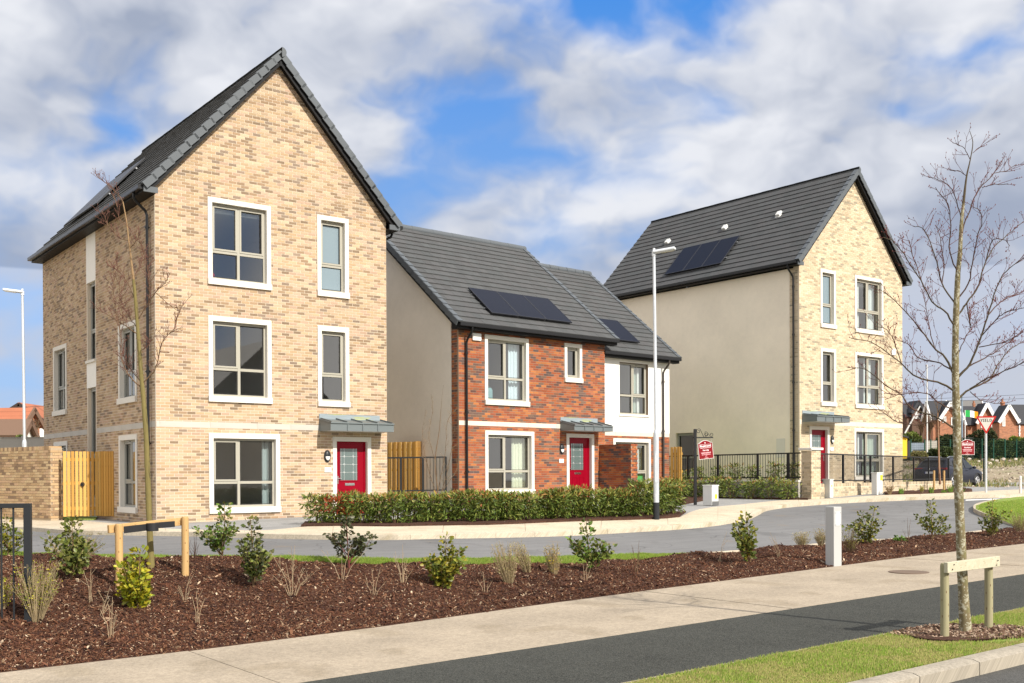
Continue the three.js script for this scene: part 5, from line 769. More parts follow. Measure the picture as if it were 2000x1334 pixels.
  for (const x of [-1.34, 1.33]) for (const s of [1, -1]) { const w = new THREE.Group(); w.name = 'wheel'; w.position.set(x, 0.35, s * 0.83); car.add(w); mesh('tyre', new THREE.TorusGeometry(0.275, 0.085, 12, 28).scale(1, 1, 1.2), blackP, w); const sp = [cyl(0.2, 0.2, 0.05, 0, -0.025, 0, 20).rotateX(Math.PI / 2)]; mesh('hub_back', sp, std([0.03, 0.03, 0.03], 0.5), w); const r = [new THREE.TorusGeometry(0.205, 0.018, 8, 28).translate(0, 0, s * 0.08), cyl(0.05, 0.05, 0.05, 0, -0.025, 0, 14).rotateX(Math.PI / 2).translate(0, 0, s * 0.08)]; for (let k = 0; k < 5; k++) r.push(box(0.16, 0.055, 0.025, 0.11, 0, 0).rotateZ(k * Math.PI * 0.4 + 0.3).translate(0, 0, s * 0.085)); mesh('rim', r, std([0.6, 0.6, 0.62], 0.3, { metalness: 0.6 }), w); mesh('wheel_arch', [new THREE.TorusGeometry(0.4, 0.045, 8, 20, Math.PI).scale(1, 1, 1.4).translate(0, 0.0, s * 0.06)], blackP, w); }
}
// ---------- plants ----------
reseed(41);
const leafMat = (r = 0.55) => new THREE.MeshPhysicalMaterial({ color: 0xffffff, roughness: r, transmission: 0.28, thickness: 0, ior: 1.4, specularIntensity: 0.55 });
const LEAF = leafMat(0.4), LEAFDULL = leafMat(0.85);
function leafShape(l, w, bend = 0.2) { // a folded, pointed leaf growing along +y
  const p = [[0, 0, 0], [w * 0.5, l * 0.35, 0.12 * w], [w * 0.42, l * 0.68, 0.1 * w - bend * l * 0.25], [0, l, -bend * l * 0.7], [-w * 0.42, l * 0.68, 0.1 * w - bend * l * 0.25], [-w * 0.5, l * 0.35, 0.12 * w], [0, l * 0.5, -bend * l * 0.12]];
  const g = new THREE.BufferGeometry(); g.setAttribute('position', new THREE.Float32BufferAttribute(p.flat(), 3)); g.setIndex([0, 1, 6, 1, 2, 6, 2, 3, 6, 3, 4, 6, 4, 5, 6, 5, 0, 6]); g.computeVertexNormals(); return g;
}
const LONGLEAF = leafShape(0.115, 0.03, 0.35), HOLLY = leafShape(0.055, 0.034, 0.2), BROAD = leafShape(0.062, 0.036, 0.15), TINY = leafShape(0.022, 0.009, 0.1), BLADE = (() => { const g = new THREE.BufferGeometry(); g.setAttribute('position', new THREE.Float32BufferAttribute([-0.0035, 0, 0, 0.0035, 0, 0, 0.0025, 0.5, 0.05, -0.0025, 0.5, 0.05, 0, 1, 0.22], 3)); g.setIndex([0, 1, 2, 0, 2, 3, 3, 2, 4]); g.computeVertexNormals(); return g; })();
const Q = new THREE.Quaternion(), UP = V3(0, 1, 0);
function leafM(p, dir, roll, sc) { const q = new THREE.Quaternion().setFromUnitVectors(UP, dir); q.multiply(Q.setFromAxisAngle(UP, roll)); return M4().compose(p, q, new THREE.Vector3(sc, sc, sc)); }
const dirOf = (az, el) => V3(Math.cos(az) * Math.cos(el), Math.sin(el), Math.sin(az) * Math.cos(el));
const tone = (list, j = 0.2) => { const c = list[Math.floor(rnd(list.length))], k = rnd(1 - j, 1 + j); return rgb(c[0] * k, c[1] * k, c[2] * k); };
const GREENS = { laurel: [[0.15, 0.19, 0.035], [0.11, 0.155, 0.03], [0.21, 0.23, 0.05], [0.085, 0.13, 0.028]], laurelTop: [[0.25, 0.24, 0.05], [0.29, 0.15, 0.045], [0.22, 0.24, 0.055]], redTop: [[0.30, 0.05, 0.02], [0.36, 0.09, 0.025], [0.26, 0.03, 0.02]], holly: [[0.12, 0.145, 0.03], [0.165, 0.185, 0.04], [0.075, 0.10, 0.025], [0.21, 0.205, 0.06]], yellow: [[0.36, 0.34, 0.02], [0.28, 0.29, 0.02], [0.42, 0.36, 0.03], [0.15, 0.19, 0.02]], olive: [[0.22, 0.22, 0.03], [0.15, 0.17, 0.03], [0.30, 0.25, 0.03], [0.09, 0.12, 0.02]], dark: [[0.055, 0.07, 0.03], [0.08, 0.08, 0.04], [0.10, 0.105, 0.045]], dry: [[0.33, 0.27, 0.12], [0.24, 0.24, 0.07], [0.4, 0.32, 0.17]], fresh: [[0.10, 0.19, 0.03], [0.14, 0.22, 0.04]] };
function laurel(label, x, z, h, w, opts = {}) {
  const y = landY(x, z), o = thing('hedge_shrub', label, 'shrub', [x, y, z], 0, opts.group), st = [], mats = [], cols = [], N = opts.n ?? 620;
  const stems = []; for (let i = 0; i < 8; i++) { const a = rnd(6.28), r = rnd(0.1, 0.42) * w, t = V3(Math.cos(a) * r, h * rnd(0.78, 1.0), Math.sin(a) * r); stems.push(t); st.push(limb([[Math.cos(a) * 0.05, -0.03, Math.sin(a) * 0.05], [t.x * 0.55, h * 0.4, t.z * 0.55], t], [0.009, 0.006, 0.003], 5)); }
  for (let i = 0; i < N; i++) {
    const s = stems[Math.floor(rnd(8))], f = Math.pow(rnd(), 0.75) * 0.92 + 0.08, a = rnd(6.28), r = w * (0.06 + 0.30 * Math.sqrt(rnd())) * (f > 0.85 ? 0.6 : 1);
    const p = V3(s.x * Math.min(1, f * 1.3) + Math.cos(a) * r, h * f * rnd(0.9, 1.02), s.z * Math.min(1, f * 1.3) + Math.sin(a) * r); if (p.y < h * 0.12 && rnd() < 0.6) continue;
    const top = f > 0.8 && rnd() < 0.75; mats.push(leafM(p, dirOf(a + rnd(-0.7, 0.7), top ? rnd(0.2, 1.2) : rnd(-1.2, 0.3)), rnd(-0.9, 0.9), rnd(0.75, 1.2)));
    cols.push(tone(top ? (opts.red && rnd() < 0.8 ? GREENS.redTop : rnd() < 0.55 ? GREENS.laurelTop : GREENS.laurel) : opts.red && f > 0.5 && rnd() < 0.45 ? GREENS.redTop : GREENS.laurel, 0.3));
  }
  mesh('stem', st, MAT.stem, o); instanced('foliage', LONGLEAF, LEAF, mats, cols, o); return o;
}
{ // hedge before the first two houses
  const line = resample(px([[606, 1024], [660, 1023.5], [760, 1023], [950, 1020], [1100, 1014.5], [1270, 1008.5], [1322, 1004]]), 400), dist = [0]; for (let i = 1; i < line.length; i++) dist.push(dist[i - 1] + Math.hypot(line[i][0] - line[i - 1][0], line[i][1] - line[i - 1][1])); const total = dist[dist.length - 1], n = 25;
  const names = { 0: 'first green laurel shrub of the low hedge, left of the red-tipped one', 1: 'red-tipped laurel shrub standing before the red door of buff house', 2: 'pale green laurel shrub just right of the red-tipped one' };
  for (let i = 0; i < n; i++) { const t = (i + 0.5) / n * total; let k = 0; while (k < dist.length - 1 && dist[k] < t) k++; const [x, z] = line[k], last = i === n - 1; laurel(names[i] ?? (last ? 'rightmost laurel shrub of the low hedge, right of the lamp column' : 'glossy green laurel shrub in the low hedge before red brick house'), x + rnd(-0.06, 0.06), z + rnd(-0.06, 0.06), (i < 4 ? 0.66 : 0.68) * rnd(0.9, 1.12) * (i > 20 ? 1.15 : 1), 0.68, { red: i === 1, group: names[i] || last ? undefined : 'laurel shrubs of the low hedge before the red brick house', n: i < 3 ? 560 : 760 }); }
  // hedge along the retaining wall, and the shrubs behind the railing
  for (let i = 0; i < 10; i++) { const t = 0.45 + i * 0.82, f = [pierP.x + bxv[0] * t - fx[0] * 0.5, pierP.z + bxv[1] * t - fx[1] * 0.5]; laurel('dark clipped laurel shrub at the foot of the retaining wall railing', f[0] + rnd(-0.05, 0.05), f[1], rnd(0.58, 0.75), 0.75, { group: 'laurel shrubs along the retaining wall', n: 480 }); }
  for (let i = 0; i < 9; i++) { const f = 0.4 + i * 0.82, x = pierP.x + bxv[0] * (0.6 + f) - fx[0] * -0.38, z = pierP.z + bxv[1] * (0.6 + f) - fx[1] * -0.38; const s = laurel('young laurel shrub behind the black railing against the rendered flank', x, z, rnd(0.5, 0.75), 0.5, { group: 'laurel shrubs behind the railing of the cream house', n: 260 }); s.position.y = pierP.y + 0.45; }
}
// bed plants: base point, top and width in photograph pixels
function bedBase(bx_, by, top) { const p = ground(bx_, by, 0.03), k = HZ(-p.z); return { p, k, h: (by - top) * k }; }
function evergreen(label, bx_, by, top, wide, pal, o = {}) {
  const { p, k, h } = bedBase(bx_, by, top), w = wide * k, e = thing(o.name ?? 'evergreen_shrub', label, 'shrub', [p.x, p.y - 0.02, p.z]), st = [], mats = [], cols = [], N = Math.round((o.n ?? 420) * 1.55), B = o.branches ?? 7;
  for (let b = 0; b < B; b++) {
    const f0 = b === 0 ? 0 : rnd(0.05, 0.5), main = b === 0, a = o.flat ? (b % 2 ? 0 : Math.PI) + rnd(-0.7, 0.7) : rnd(6.28), len = main ? h : h * rnd(0.45, 0.8) * (1 - f0 * 0.35), lean = main ? 0.05 : rnd(0.3, 0.75) * Math.min(1.3, (w / h) * 1.5), lx = o.lean ?? 0;
    const base = V3(lx * f0 * h, f0 * h * (main ? 0 : 0.5), 0), tip = base.clone().add(V3(Math.cos(a) * Math.sin(lean) * len + (main ? lx * h : 0), Math.cos(lean) * len, Math.sin(a) * Math.sin(lean) * len)); if (tip.y > h) tip.y = h * rnd(0.82, 0.97);
    const mid = base.clone().lerp(tip, 0.5).add(V3(rnd(-0.02, 0.02), rnd(-0.01, 0.02), rnd(-0.02, 0.02))); st.push(limb([base, mid, tip], main ? [0.013, 0.008, 0.003] : [0.008, 0.005, 0.002], 6));
    const n = Math.round(N / B * (main ? 1.5 : 0.93)), bare = main ? (o.bare ?? 0.18) : (o.bare ?? 0.18) * 0.6;
    for (let i = 0; i < n; i++) { const t = lerp(bare, 1, Math.pow(rnd(), 0.85)), c = t < 0.5 ? base.clone().lerp(mid, t * 2) : mid.clone().lerp(tip, t * 2 - 1), az = rnd(6.28), rr = (o.puff ?? 0.075) * rnd(0.15, 1) * (0.55 + 0.6 * Math.sin(t * 2.6)) + 0.008; c.add(V3(Math.cos(az) * rr, rnd(-0.03, 0.03), Math.sin(az) * rr)); mats.push(leafM(c, dirOf(az + rnd(-0.6, 0.6), rnd(-0.4, 1.1)), rnd(-1.5, 1.5), rnd(0.65, 1.25) * (o.leaf ?? 1) * 1.12)); cols.push(tone(pal, 0.3)); }
  }
  mesh('stem', st, o.stem ?? MAT.stem, e); instanced('foliage', o.shape ?? HOLLY, LEAF, mats, cols, e); return e;
}
function twigs(label, bx_, by, top, wide, n, o = {}) {
  const { p, k, h } = bedBase(bx_, by, top), w = wide * k, e = thing('bare_twigs', label, 'twigs', [p.x, p.y - 0.03, p.z]);
  for (let i = 0; i < n; i++) { const f = n > 1 ? i / (n - 1) - 0.5 : 0, tx = (f + rnd(-0.25, 0.25)) * w + (o.lean ?? 0) * k, hh = h * (i === Math.floor(n / 2) ? 1 : rnd(0.45, 0.98)), tz = rnd(-0.12, 0.12) * h, g = [limb([[f * 0.04, 0, 0], [tx * 0.35 + rnd(-0.01, 0.01), hh * 0.5, tz * 0.4], [tx, hh, tz]], [0.0045, 0.0034, 0.0018], 5)];
    for (let q = 0; q < (o.side ?? 1); q++) { const t = rnd(0.4, 0.85), b = V3(tx * t * 0.8, hh * t, tz * t); g.push(limb([b, b.clone().add(V3(rnd(-0.09, 0.09), rnd(0.05, 0.14), rnd(-0.05, 0.05)))], [0.003, 0.0014], 4)); }
    mesh('stem', g, o.mat ?? MAT.stemPale, e); }
  return e;
}
function dryClump(label, bx_, by, top, wide, n, pal, o = {}) {
  const { p, k, h } = bedBase(bx_, by, top), w = wide * k, e = thing('dry_shrub', label, 'shrub', [p.x, p.y - 0.02, p.z]), st = [], mats = [], cols = [];
  for (let i = 0; i < n; i++) { const a = rnd(6.28), r = w * 0.5 * Math.sqrt(rnd()), hh = h * rnd(0.45, 1), tip = V3(Math.cos(a) * r + (o.lean ?? 0) * k * hh / h, hh, Math.sin(a) * r * 0.7), base = V3(Math.cos(a) * r * 0.18, 0, Math.sin(a) * r * 0.18), mid = base.clone().lerp(tip, 0.55).add(V3(rnd(-0.02, 0.02), 0.03, rnd(-0.02, 0.02))); st.push(limb([base, mid, tip], [0.0034, 0.0026, 0.0011], 4));
    for (let j = 0; j < (o.leaves ?? 9); j++) { const t = rnd(0.3, 1), c = (t < 0.55 ? base.clone().lerp(mid, t / 0.55) : mid.clone().lerp(tip, (t - 0.55) / 0.45)).add(V3(rnd(-0.012, 0.012), 0, rnd(-0.012, 0.012))); mats.push(leafM(c, dirOf(rnd(6.28), rnd(0, 1.2)), rnd(6), rnd(0.7, 1.5))); cols.push(tone(pal, 0.3)); }
    if (rnd() < 0.7) { const t = rnd(0.4, 0.8), b = base.clone().lerp(tip, t); st.push(limb([b, b.clone().add(V3(rnd(-0.06, 0.06), rnd(0.04, 0.12), rnd(-0.06, 0.06)))], [0.002, 0.0009], 4)); } }
  mesh('stem', st, o.mat ?? MAT.straw, e); instanced('foliage', TINY, LEAFDULL, mats, cols, e); return e;
}
evergreen('green shrub seen between the balusters of the lower left railing', 16, 1090, 1008, 58, [...GREENS.olive, ...GREENS.holly], { n: 300 });
evergreen('dark green holly-like shrub, leftmost upright one beside the steel railing', 139, 1136, 1012, 66, GREENS.holly, { n: 560, bare: 0.25, puff: 0.1 });
dryClump('wide brownish dry shrub behind the leftmost holly-like shrub', 150, 1100, 1036, 130, 120, [...GREENS.dry, ...GREENS.olive]);
dryClump('tall yellowish dry shrub in front of the steel railing post', 72, 1212, 1088, 100, 150, [...GREENS.dry, ...GREENS.yellow, ...GREENS.olive], { leaves: 11 });
dryClump('yellow-green sprawling sprigs at the left edge of the picture', 2, 1196, 1116, 60, 50, GREENS.yellow, { leaves: 14 });
evergreen('bright yellow-green bush at the foot of the orange tree guard', 273, 1196, 1066, 86, GREENS.yellow, { n: 560, bare: 0.04, puff: 0.09, shape: BROAD, branches: 9 });
twigs('three reddish bare stems left of the yellow-green bush', 178, 1180, 1106, 24, 3);
twigs('leaning pale bare stems close to the left guard post', 196, 1212, 1138, 12, 4, { lean: 18 });
twigs('upright pale bare stems in front of the yellow-green bush', 217, 1246, 1160, 26, 5);
twigs('thin bare stems below the right post of the orange guard', 361, 1178, 1117, 30, 4);
twigs('two spindly bare stems low in the bark right of the orange guard', 386, 1225, 1148, 20, 3);
twigs('grey bare stems beyond the right post of the orange guard', 380, 1100, 1034, 22, 6, { mat: MAT.twig });
evergreen('open green holly-like shrub before the ground floor window of buff house', 433, 1098, 980, 82, [...GREENS.holly, ...GREENS.fresh], { n: 380, bare: 0.3, puff: 0.07, branches: 8 });
evergreen('dense dark holly-like shrub second from the orange guard', 495, 1151, 1010, 62, [...GREENS.holly, ...GREENS.dark], { n: 520, bare: 0.22, puff: 0.075 });
twigs('fan of pale bare stems right of the dense dark holly-like shrub', 571, 1168, 1060, 72, 8, { side: 3 });
evergreen('sparse dark-leaved rose with spreading red-brown branches', 682, 1110, 1006, 126, GREENS.dark, { n: 330, bare: 0.5, puff: 0.07, branches: 6, flat: true, stem: MAT.twigRed, name: 'rose_bush' });
twigs('few curved pale stems in front of the dark-leaved rose', 669, 1133, 1060, 66, 4);
twigs('u-shaped pale bare stems right of the dark-leaved rose', 729, 1168, 1105, 44, 4);
twigs('tall cluster of pale bare stems left of the olive-yellow shrub', 787, 1149, 1058, 30, 7);
evergreen('dense olive-yellow upright shrub in the middle of the bed', 866, 1153, 1044, 78, GREENS.olive, { n: 720, bare: 0.03, puff: 0.085, branches: 10 });
twigs('three pale bare stems just right of the olive-yellow shrub', 947, 1160, 1112, 30, 3);
dryClump('feathery straw-coloured shrub, left one of three beside the grass margin', 995, 1143, 1052, 62, 100, GREENS.dry, { lean: -16 });
dryClump('feathery straw-coloured shrub, middle one of three beside the grass margin', 1032, 1124, 1052, 40, 70, GREENS.dry, { lean: -22 });
dryClump('golden feathery shrub, right one of three beside the grass margin', 1082, 1127, 1056, 36, 90, [...GREENS.dry, [0.5, 0.34, 0.04]], { lean: -6 });
evergreen('open bright green shrub with a side arm before the lamp column', 1150, 1120, 1014, 92, [...GREENS.holly, ...GREENS.fresh], { n: 330, bare: 0.3, branches: 7, flat: true, leaf: 1.15 });
twigs('pale stems at the foot of the open bright green shrub', 1143, 1143, 1096, 18, 4);
twigs('scatter of thin bare stems left of the leaning wand', 1243, 1124, 1052, 30, 5, { mat: MAT.twigBrown });
twigs('single leaning bare wand left of the large green shrub', 1404, 1099, 1034, 4, 2, { lean: 14 });
evergreen('broad green and yellow shrub in front of the road bend', 1466, 1101, 1000, 66, [...GREENS.olive, ...GREENS.holly], { n: 480, bare: 0.12, branches: 8, shape: BROAD, lean: -0.12 });
twigs('leaning pale bare stems between green shrub and marker post', 1524, 1096, 1036, 8, 3, { lean: -18 });
dryClump('small straw shrub, left of two beside the marker post', 1566, 1070, 1034, 40, 70, GREENS.dry);
dryClump('small straw shrub, right of two beside the marker post', 1603, 1066, 1029, 34, 70, GREENS.dry);
dryClump('straggly brown shrub just right of the grey marker post', 1660, 1082, 1026, 44, 60, [...GREENS.dry, ...GREENS.olive], { mat: MAT.twigBrown });
evergreen('upright green shrub right of the marker post', 1694, 1067, 986, 62, [...GREENS.holly, ...GREENS.olive], { n: 400, bare: 0.15, branches: 8, lean: 0.15 });
evergreen('low green sprout at the edge of bark bed', 1756, 1060, 1046, 24, GREENS.fresh, { n: 60, bare: 0, branches: 4 });
twigs('tall thin bare stems left of the fork-stemmed shrub', 1774, 1064, 1008, 22, 4, { mat: MAT.twigBrown });
evergreen('fork-stemmed airy green shrub left of the right tree trunk', 1822, 1060, 978, 76, [...GREENS.holly, ...GREENS.olive], { n: 300, bare: 0.42, branches: 7, flat: true });
evergreen('airy green shrub before the kerb of the grass island', 1938, 1051, 974, 48, [...GREENS.holly, ...GREENS.olive], { n: 280, bare: 0.2, branches: 7 });
dryClump('straw-coloured grassy shrub at the right edge of the bed', 1992, 1042, 994, 44, 90, GREENS.dry);
// little plants before the dwarf wall
for (const [x, y, t, w, pal, l] of [[1738, 965, 945, 22, [[0.2, 0.09, 0.04], [0.14, 0.1, 0.04]], 'bronze low shrub at left end of the dwarf wall bed'], [1800, 963, 947, 10, GREENS.yellow, 'yellowish tuft in the middle of the dwarf wall bed']]) dryClump(l, x, y, t, w, 60, pal, { leaves: 10 });
for (const [x, y, t] of [[1760, 964, 950], [1818, 962.5, 949], [1856, 961, 945], [1843, 962, 955], [1880, 960, 953]]) { const { p, h } = bedBase(x, y, t), e = thing('bulb_plant', 'clump of fresh green bulb leaves in the dwarf wall bed', 'plant', [p.x, p.y, p.z], 0, 'bulb leaf clumps in the dwarf wall bed'), m = [], c = []; for (let i = 0; i < 26; i++) { const d = dirOf(rnd(6.28), rnd(1.05, 1.5)); m.push(M4().compose(V3(rnd(-0.08, 0.08), 0, rnd(-0.08, 0.08)), new THREE.Quaternion().setFromUnitVectors(UP, d), V3(3.4, h * rnd(0.7, 1.1), 0.3))); c.push(tone(GREENS.fresh, 0.2)); } instanced('leaves', BLADE, LEAF, m, c, e); }
// ---------- bare street trees: trunk and boughs at the tree's own depth, twigs grown from them ----------
reseed(77);
function bareTree(name, label, base, depth, trunkPx, r0, r1, boughs, o = {}) {
  const g0 = at(base[0], base[1], depth), tr = thing(name, label, 'tree', [g0.x, g0.y, g0.z], 0, o.group), k = HZ(depth);
  const loc = (x, y, d = 0) => { const p = at(x, y, depth + d); return p.sub(g0); };
  const T = new THREE.CatmullRomCurve3(trunkPx.map((p) => loc(p[0], p[1]))), n = 60, TP = T.getPoints(n);
  const RR = TP.map((_, i) => lerp(r0, r1, Math.pow(i / n, 0.8)) * (1 - 0.4 * sstep(0.6, 0.9, i / n)) * (1 + (o.knob ?? 0.05) * (Math.sin(i * 2.7) + Math.sin(i * 1.3) * 0.7)) * (i < 3 ? 1.15 - i * 0.05 : 1)), cut = Math.round(n * (o.leader ?? 0.72)); mesh('trunk', limb(TP.slice(0, cut + 1), RR.slice(0, cut + 1), 14), o.bark, tr); mesh('leader', limb(TP.slice(cut), RR.slice(cut), 10), o.leaderMat ?? o.boughMat ?? o.twigMat, tr);
  boughs.forEach(([pts, th, dz], bi) => {
    const L = pts.length, C = new THREE.CatmullRomCurve3(pts.map((p, i) => loc(p[0], p[1], dz * Math.pow(i / (L - 1), 1.2)))), len = C.getLength(), m = Math.max(8, Math.round(len / 0.06)), P = C.getPoints(m).map((v, i) => (i > 1 ? v.add(V3(rnd(-1, 1), rnd(-1, 1), rnd(-1, 1)).multiplyScalar(0.006)) : v)), geo = [limb(P, P.map((_, i) => lerp(th * (o.thick ?? 1.1), 0.003, Math.pow(i / m, 0.75))), 7)], tw = [];
    const sprout = (p, dir, l, r, depthLeft) => { const e = p.clone().addScaledVector(dir, l), mid = p.clone().lerp(e, 0.5).add(V3(rnd(-1, 1), rnd(-0.2, 1), rnd(-1, 1)).multiplyScalar(l * 0.12)); e.y += l * 0.12; tw.push(limb([p, mid, e], [r, r * 0.75, 0.0012], 4)); if (rnd() < 0.8) tw.push(new THREE.IcosahedronGeometry(o.bud ?? 0.005, 0).scale(0.8, 1.6, 0.8).translate(e.x, e.y, e.z));
      if (depthLeft > 0) for (let q = 0; q < 2 + (rnd() < 0.5 ? 1 : 0); q++) { const f = rnd(0.25, 0.95), b = f < 0.5 ? p.clone().lerp(mid, f * 2) : mid.clone().lerp(e, f * 2 - 1), d = dir.clone().add(V3(rnd(-0.9, 0.9), rnd(-0.3, 0.8), rnd(-0.9, 0.9))).normalize(); sprout(b, d, l * rnd(0.3, 0.55), r * 0.65, depthLeft - 1); } };
    const step = o.step ?? 0.085; for (let s = len * 0.2; s < len; s += step * rnd(0.7, 1.4)) { const u = s / len, p = C.getPointAt(u), t = C.getTangentAt(u), sd = V3(rnd(-1, 1), rnd(-0.35, 0.9), rnd(-1, 1)).normalize(), d = t.clone().multiplyScalar(0.9).addScaledVector(sd, 0.95).normalize(); sprout(p, d, (o.twig ?? 0.17) * rnd(0.4, 1.35) * (1 - u * 0.35), o.tr ?? 0.0034, o.gens ?? 1); }
    mesh('branch', geo, th > 0.013 ? o.boughMat ?? o.bark : o.twigMat, tr); if (tw.length) mesh('twigs', tw, o.tipMat ?? o.twigMat, tr);
  });
  return tr;
}
const B = (th, dz, ...p) => [p, th, dz];
const gr = ground(1886, 1237), zr = -gr.z;
bareTree('street_tree', 'bare tree with pale lichened trunk on the right verge', [1886, 1238], zr, [[1887, 1246], [1881, 1150], [1876, 1040], [1871, 920], [1868, 803], [1866, 722], [1866.5, 640], [1869, 575], [1871, 533], [1875, 493], [1877.5, 440], [1883, 385], [1888, 344], [1895, 312], [1900, 277], [1894, 256]], 0.056, 0.004, [
  B(0.015, 0.5, [1863, 837], [1829, 814], [1802, 807], [1775, 792], [1763, 773], [1732, 754], [1707, 733], [1680, 718], [1653, 724]), B(0.009, 0.3, [1829, 820], [1791, 831], [1748, 822], [1729, 808], [1709, 806]), B(0.012, -0.6, [1862, 800], [1834, 787], [1813, 769], [1770, 768], [1729, 779]),
  B(0.019, -0.3, [1864, 764], [1840, 749], [1807, 741], [1780, 730], [1761, 711], [1734, 690], [1702, 668], [1662, 660]), B(0.008, -0.2, [1761, 711], [1748, 673], [1734, 646], [1707, 637]), B(0.013, 0.7, [1862, 724], [1829, 707], [1796, 700], [1775, 673], [1753, 664]),
  B(0.020, 0.2, [1863, 732], [1845, 698], [1826, 681], [1802, 649], [1780, 622], [1748, 587], [1716, 565]), B(0.008, 0.5, [1826, 681], [1815, 640], [1808, 600], [1800, 565]), B(0.016, -0.5, [1866, 640], [1845, 608], [1823, 592], [1802, 555], [1770, 504], [1745, 471], [1725, 463]), B(0.008, 0.3, [1802, 555], [1790, 520], [1780, 490], [1775, 470]),
  B(0.014, 0.4, [1867, 595], [1840, 555], [1829, 509], [1813, 463], [1799, 444], [1783, 442]), B(0.008, 0.2, [1840, 555], [1843, 515], [1838, 470], [1828, 440]), B(0.012, -0.4, [1870, 530], [1856, 498], [1856, 423], [1848, 393], [1826, 367]), B(0.009, 0.3, [1877, 423], [1869, 396], [1856, 366], [1840, 354], [1813, 346]), B(0.006, -0.1, [1895, 312], [1883, 290], [1861, 278]), B(0.006, 0.2, [1888, 344], [1875, 335], [1856, 333]),
  B(0.020, 0.4, [1868, 782], [1894, 760], [1931, 743], [1948, 714], [1977, 679], [2004, 664]), B(0.014, -0.5, [1894, 760], [1937, 735], [1977, 719], [2004, 704]), B(0.007, 0.2, [1895, 765], [1910, 779], [1937, 787], [1961, 789]), B(0.022, -0.3, [1866, 741], [1891, 716], [1907, 681], [1923, 636], [1937, 590], [1956, 541], [1977, 520], [2004, 503]), B(0.013, 0.5, [1891, 716], [1926, 698], [1964, 673], [2004, 641]), B(0.009, -0.4, [1912, 678], [1945, 672], [1965, 668], [1990, 655]),
  B(0.017, 0.3, [1866, 622], [1888, 592], [1910, 560], [1926, 509], [1945, 479], [1969, 458], [2004, 428]), B(0.010, -0.3, [1926, 509], [1938, 470], [1960, 468], [1972, 480]), B(0.013, -0.4, [1868, 587], [1891, 555], [1899, 514], [1910, 460], [1918, 436], [1913, 412], [1899, 404]), B(0.013, 0.2, [1876, 474], [1883, 439], [1894, 412], [1907, 377], [1926, 355], [1942, 336], [1958, 313]), B(0.006, 0.2, [1942, 338], [1964, 334], [1984, 322]), B(0.006, -0.2, [1918, 366], [1937, 361], [1969, 359]), B(0.011, 0.6, [1931, 614], [1958, 587], [2004, 566]), B(0.005, 0.1, [1900, 299], [1910, 290], [1920, 285]), B(0.009, 0.4, [1888, 592], [1896, 640], [1893, 610], [1905, 590]),
  B(0.010, -0.6, [1918, 655], [1945, 625], [1965, 610], [2002, 600]), B(0.008, 0.5, [1872, 690], [1885, 660], [1895, 640], [1893, 610]),
], { bark: MAT.barkPale, boughMat: std([0.085, 0.066, 0.042], 0.9), twigMat: MAT.twig, tipMat: MAT.twigRed, knob: 0.03, step: 0.048, thick: 0.62, tr: 0.0028, twig: 0.2, group: undefined });
const gl = ground(294, 1120), zl = -gl.z;
bareTree('street_tree', 'slender bare tree held by the orange timber guard at left', [294, 1120], zl, [[296, 1124], [291, 1000], [288, 920], [285, 845], [280, 777], [277, 746], [272.6, 687], [269, 642], [264, 576], [260, 542], [255.7, 504], [251, 466], [246.7, 430], [240, 394]], 0.042, 0.012, [
  B(0.012, 0.3, [277, 757], [258, 741], [242, 714], [235.5, 692], [236.6, 665], [233, 633]), B(0.009, 0.5, [276, 746], [260, 728], [244, 701], [238, 687]), B(0.012, -0.2, [279, 748], [298, 728], [307, 710], [316, 672], [330, 651.5], [348, 642.5]), B(0.005, 0.1, [330, 651], [342, 640], [346, 622], [352, 605], [359, 594]), B(0.010, -0.3, [269, 653], [247, 638], [226, 624.5], [188, 602]), B(0.008, 0.4, [266, 638], [253, 620], [236.6, 587]), B(0.008, 0.2, [262, 581], [247, 549], [229, 527], [210, 518]), B(0.009, -0.3, [268, 626], [289, 594], [305, 569], [321, 554], [332, 531]), B(0.006, 0.1, [305, 572], [325, 590], [348, 608]), B(0.007, 0.3, [251, 470], [233, 464], [211, 441], [196, 436]), B(0.005, 0.1, [211, 441], [203, 419], [197, 412]), B(0.006, -0.2, [254.6, 484], [265, 473], [272.6, 457]), B(0.007, 0.1, [240, 394], [233, 383], [213, 362.5], [187, 342]), B(0.006, 0.2, [248, 440], [233, 428], [229, 403], [220, 378]), B(0.006, 0.3, [261, 548], [267, 530], [276, 515], [279, 495]), B(0.006, -0.3, [272, 687], [289, 674], [296, 662]), B(0.005, 0.2, [236, 660], [225, 600], [222, 560], [226, 530]), B(0.005, -0.2, [247, 638], [235, 590], [232, 545], [226, 500]), B(0.005, -0.2, [289, 594], [292, 560], [287, 520], [275, 470]),
], { bark: MAT.barkGreen, twigMat: MAT.twigBrown, tipMat: std([0.16, 0.075, 0.055], 0.85), twig: 0.19, step: 0.034, thick: 0.85, tr: 0.0032, leader: 0.68, leaderMat: std([0.26, 0.17, 0.09], 0.85) });
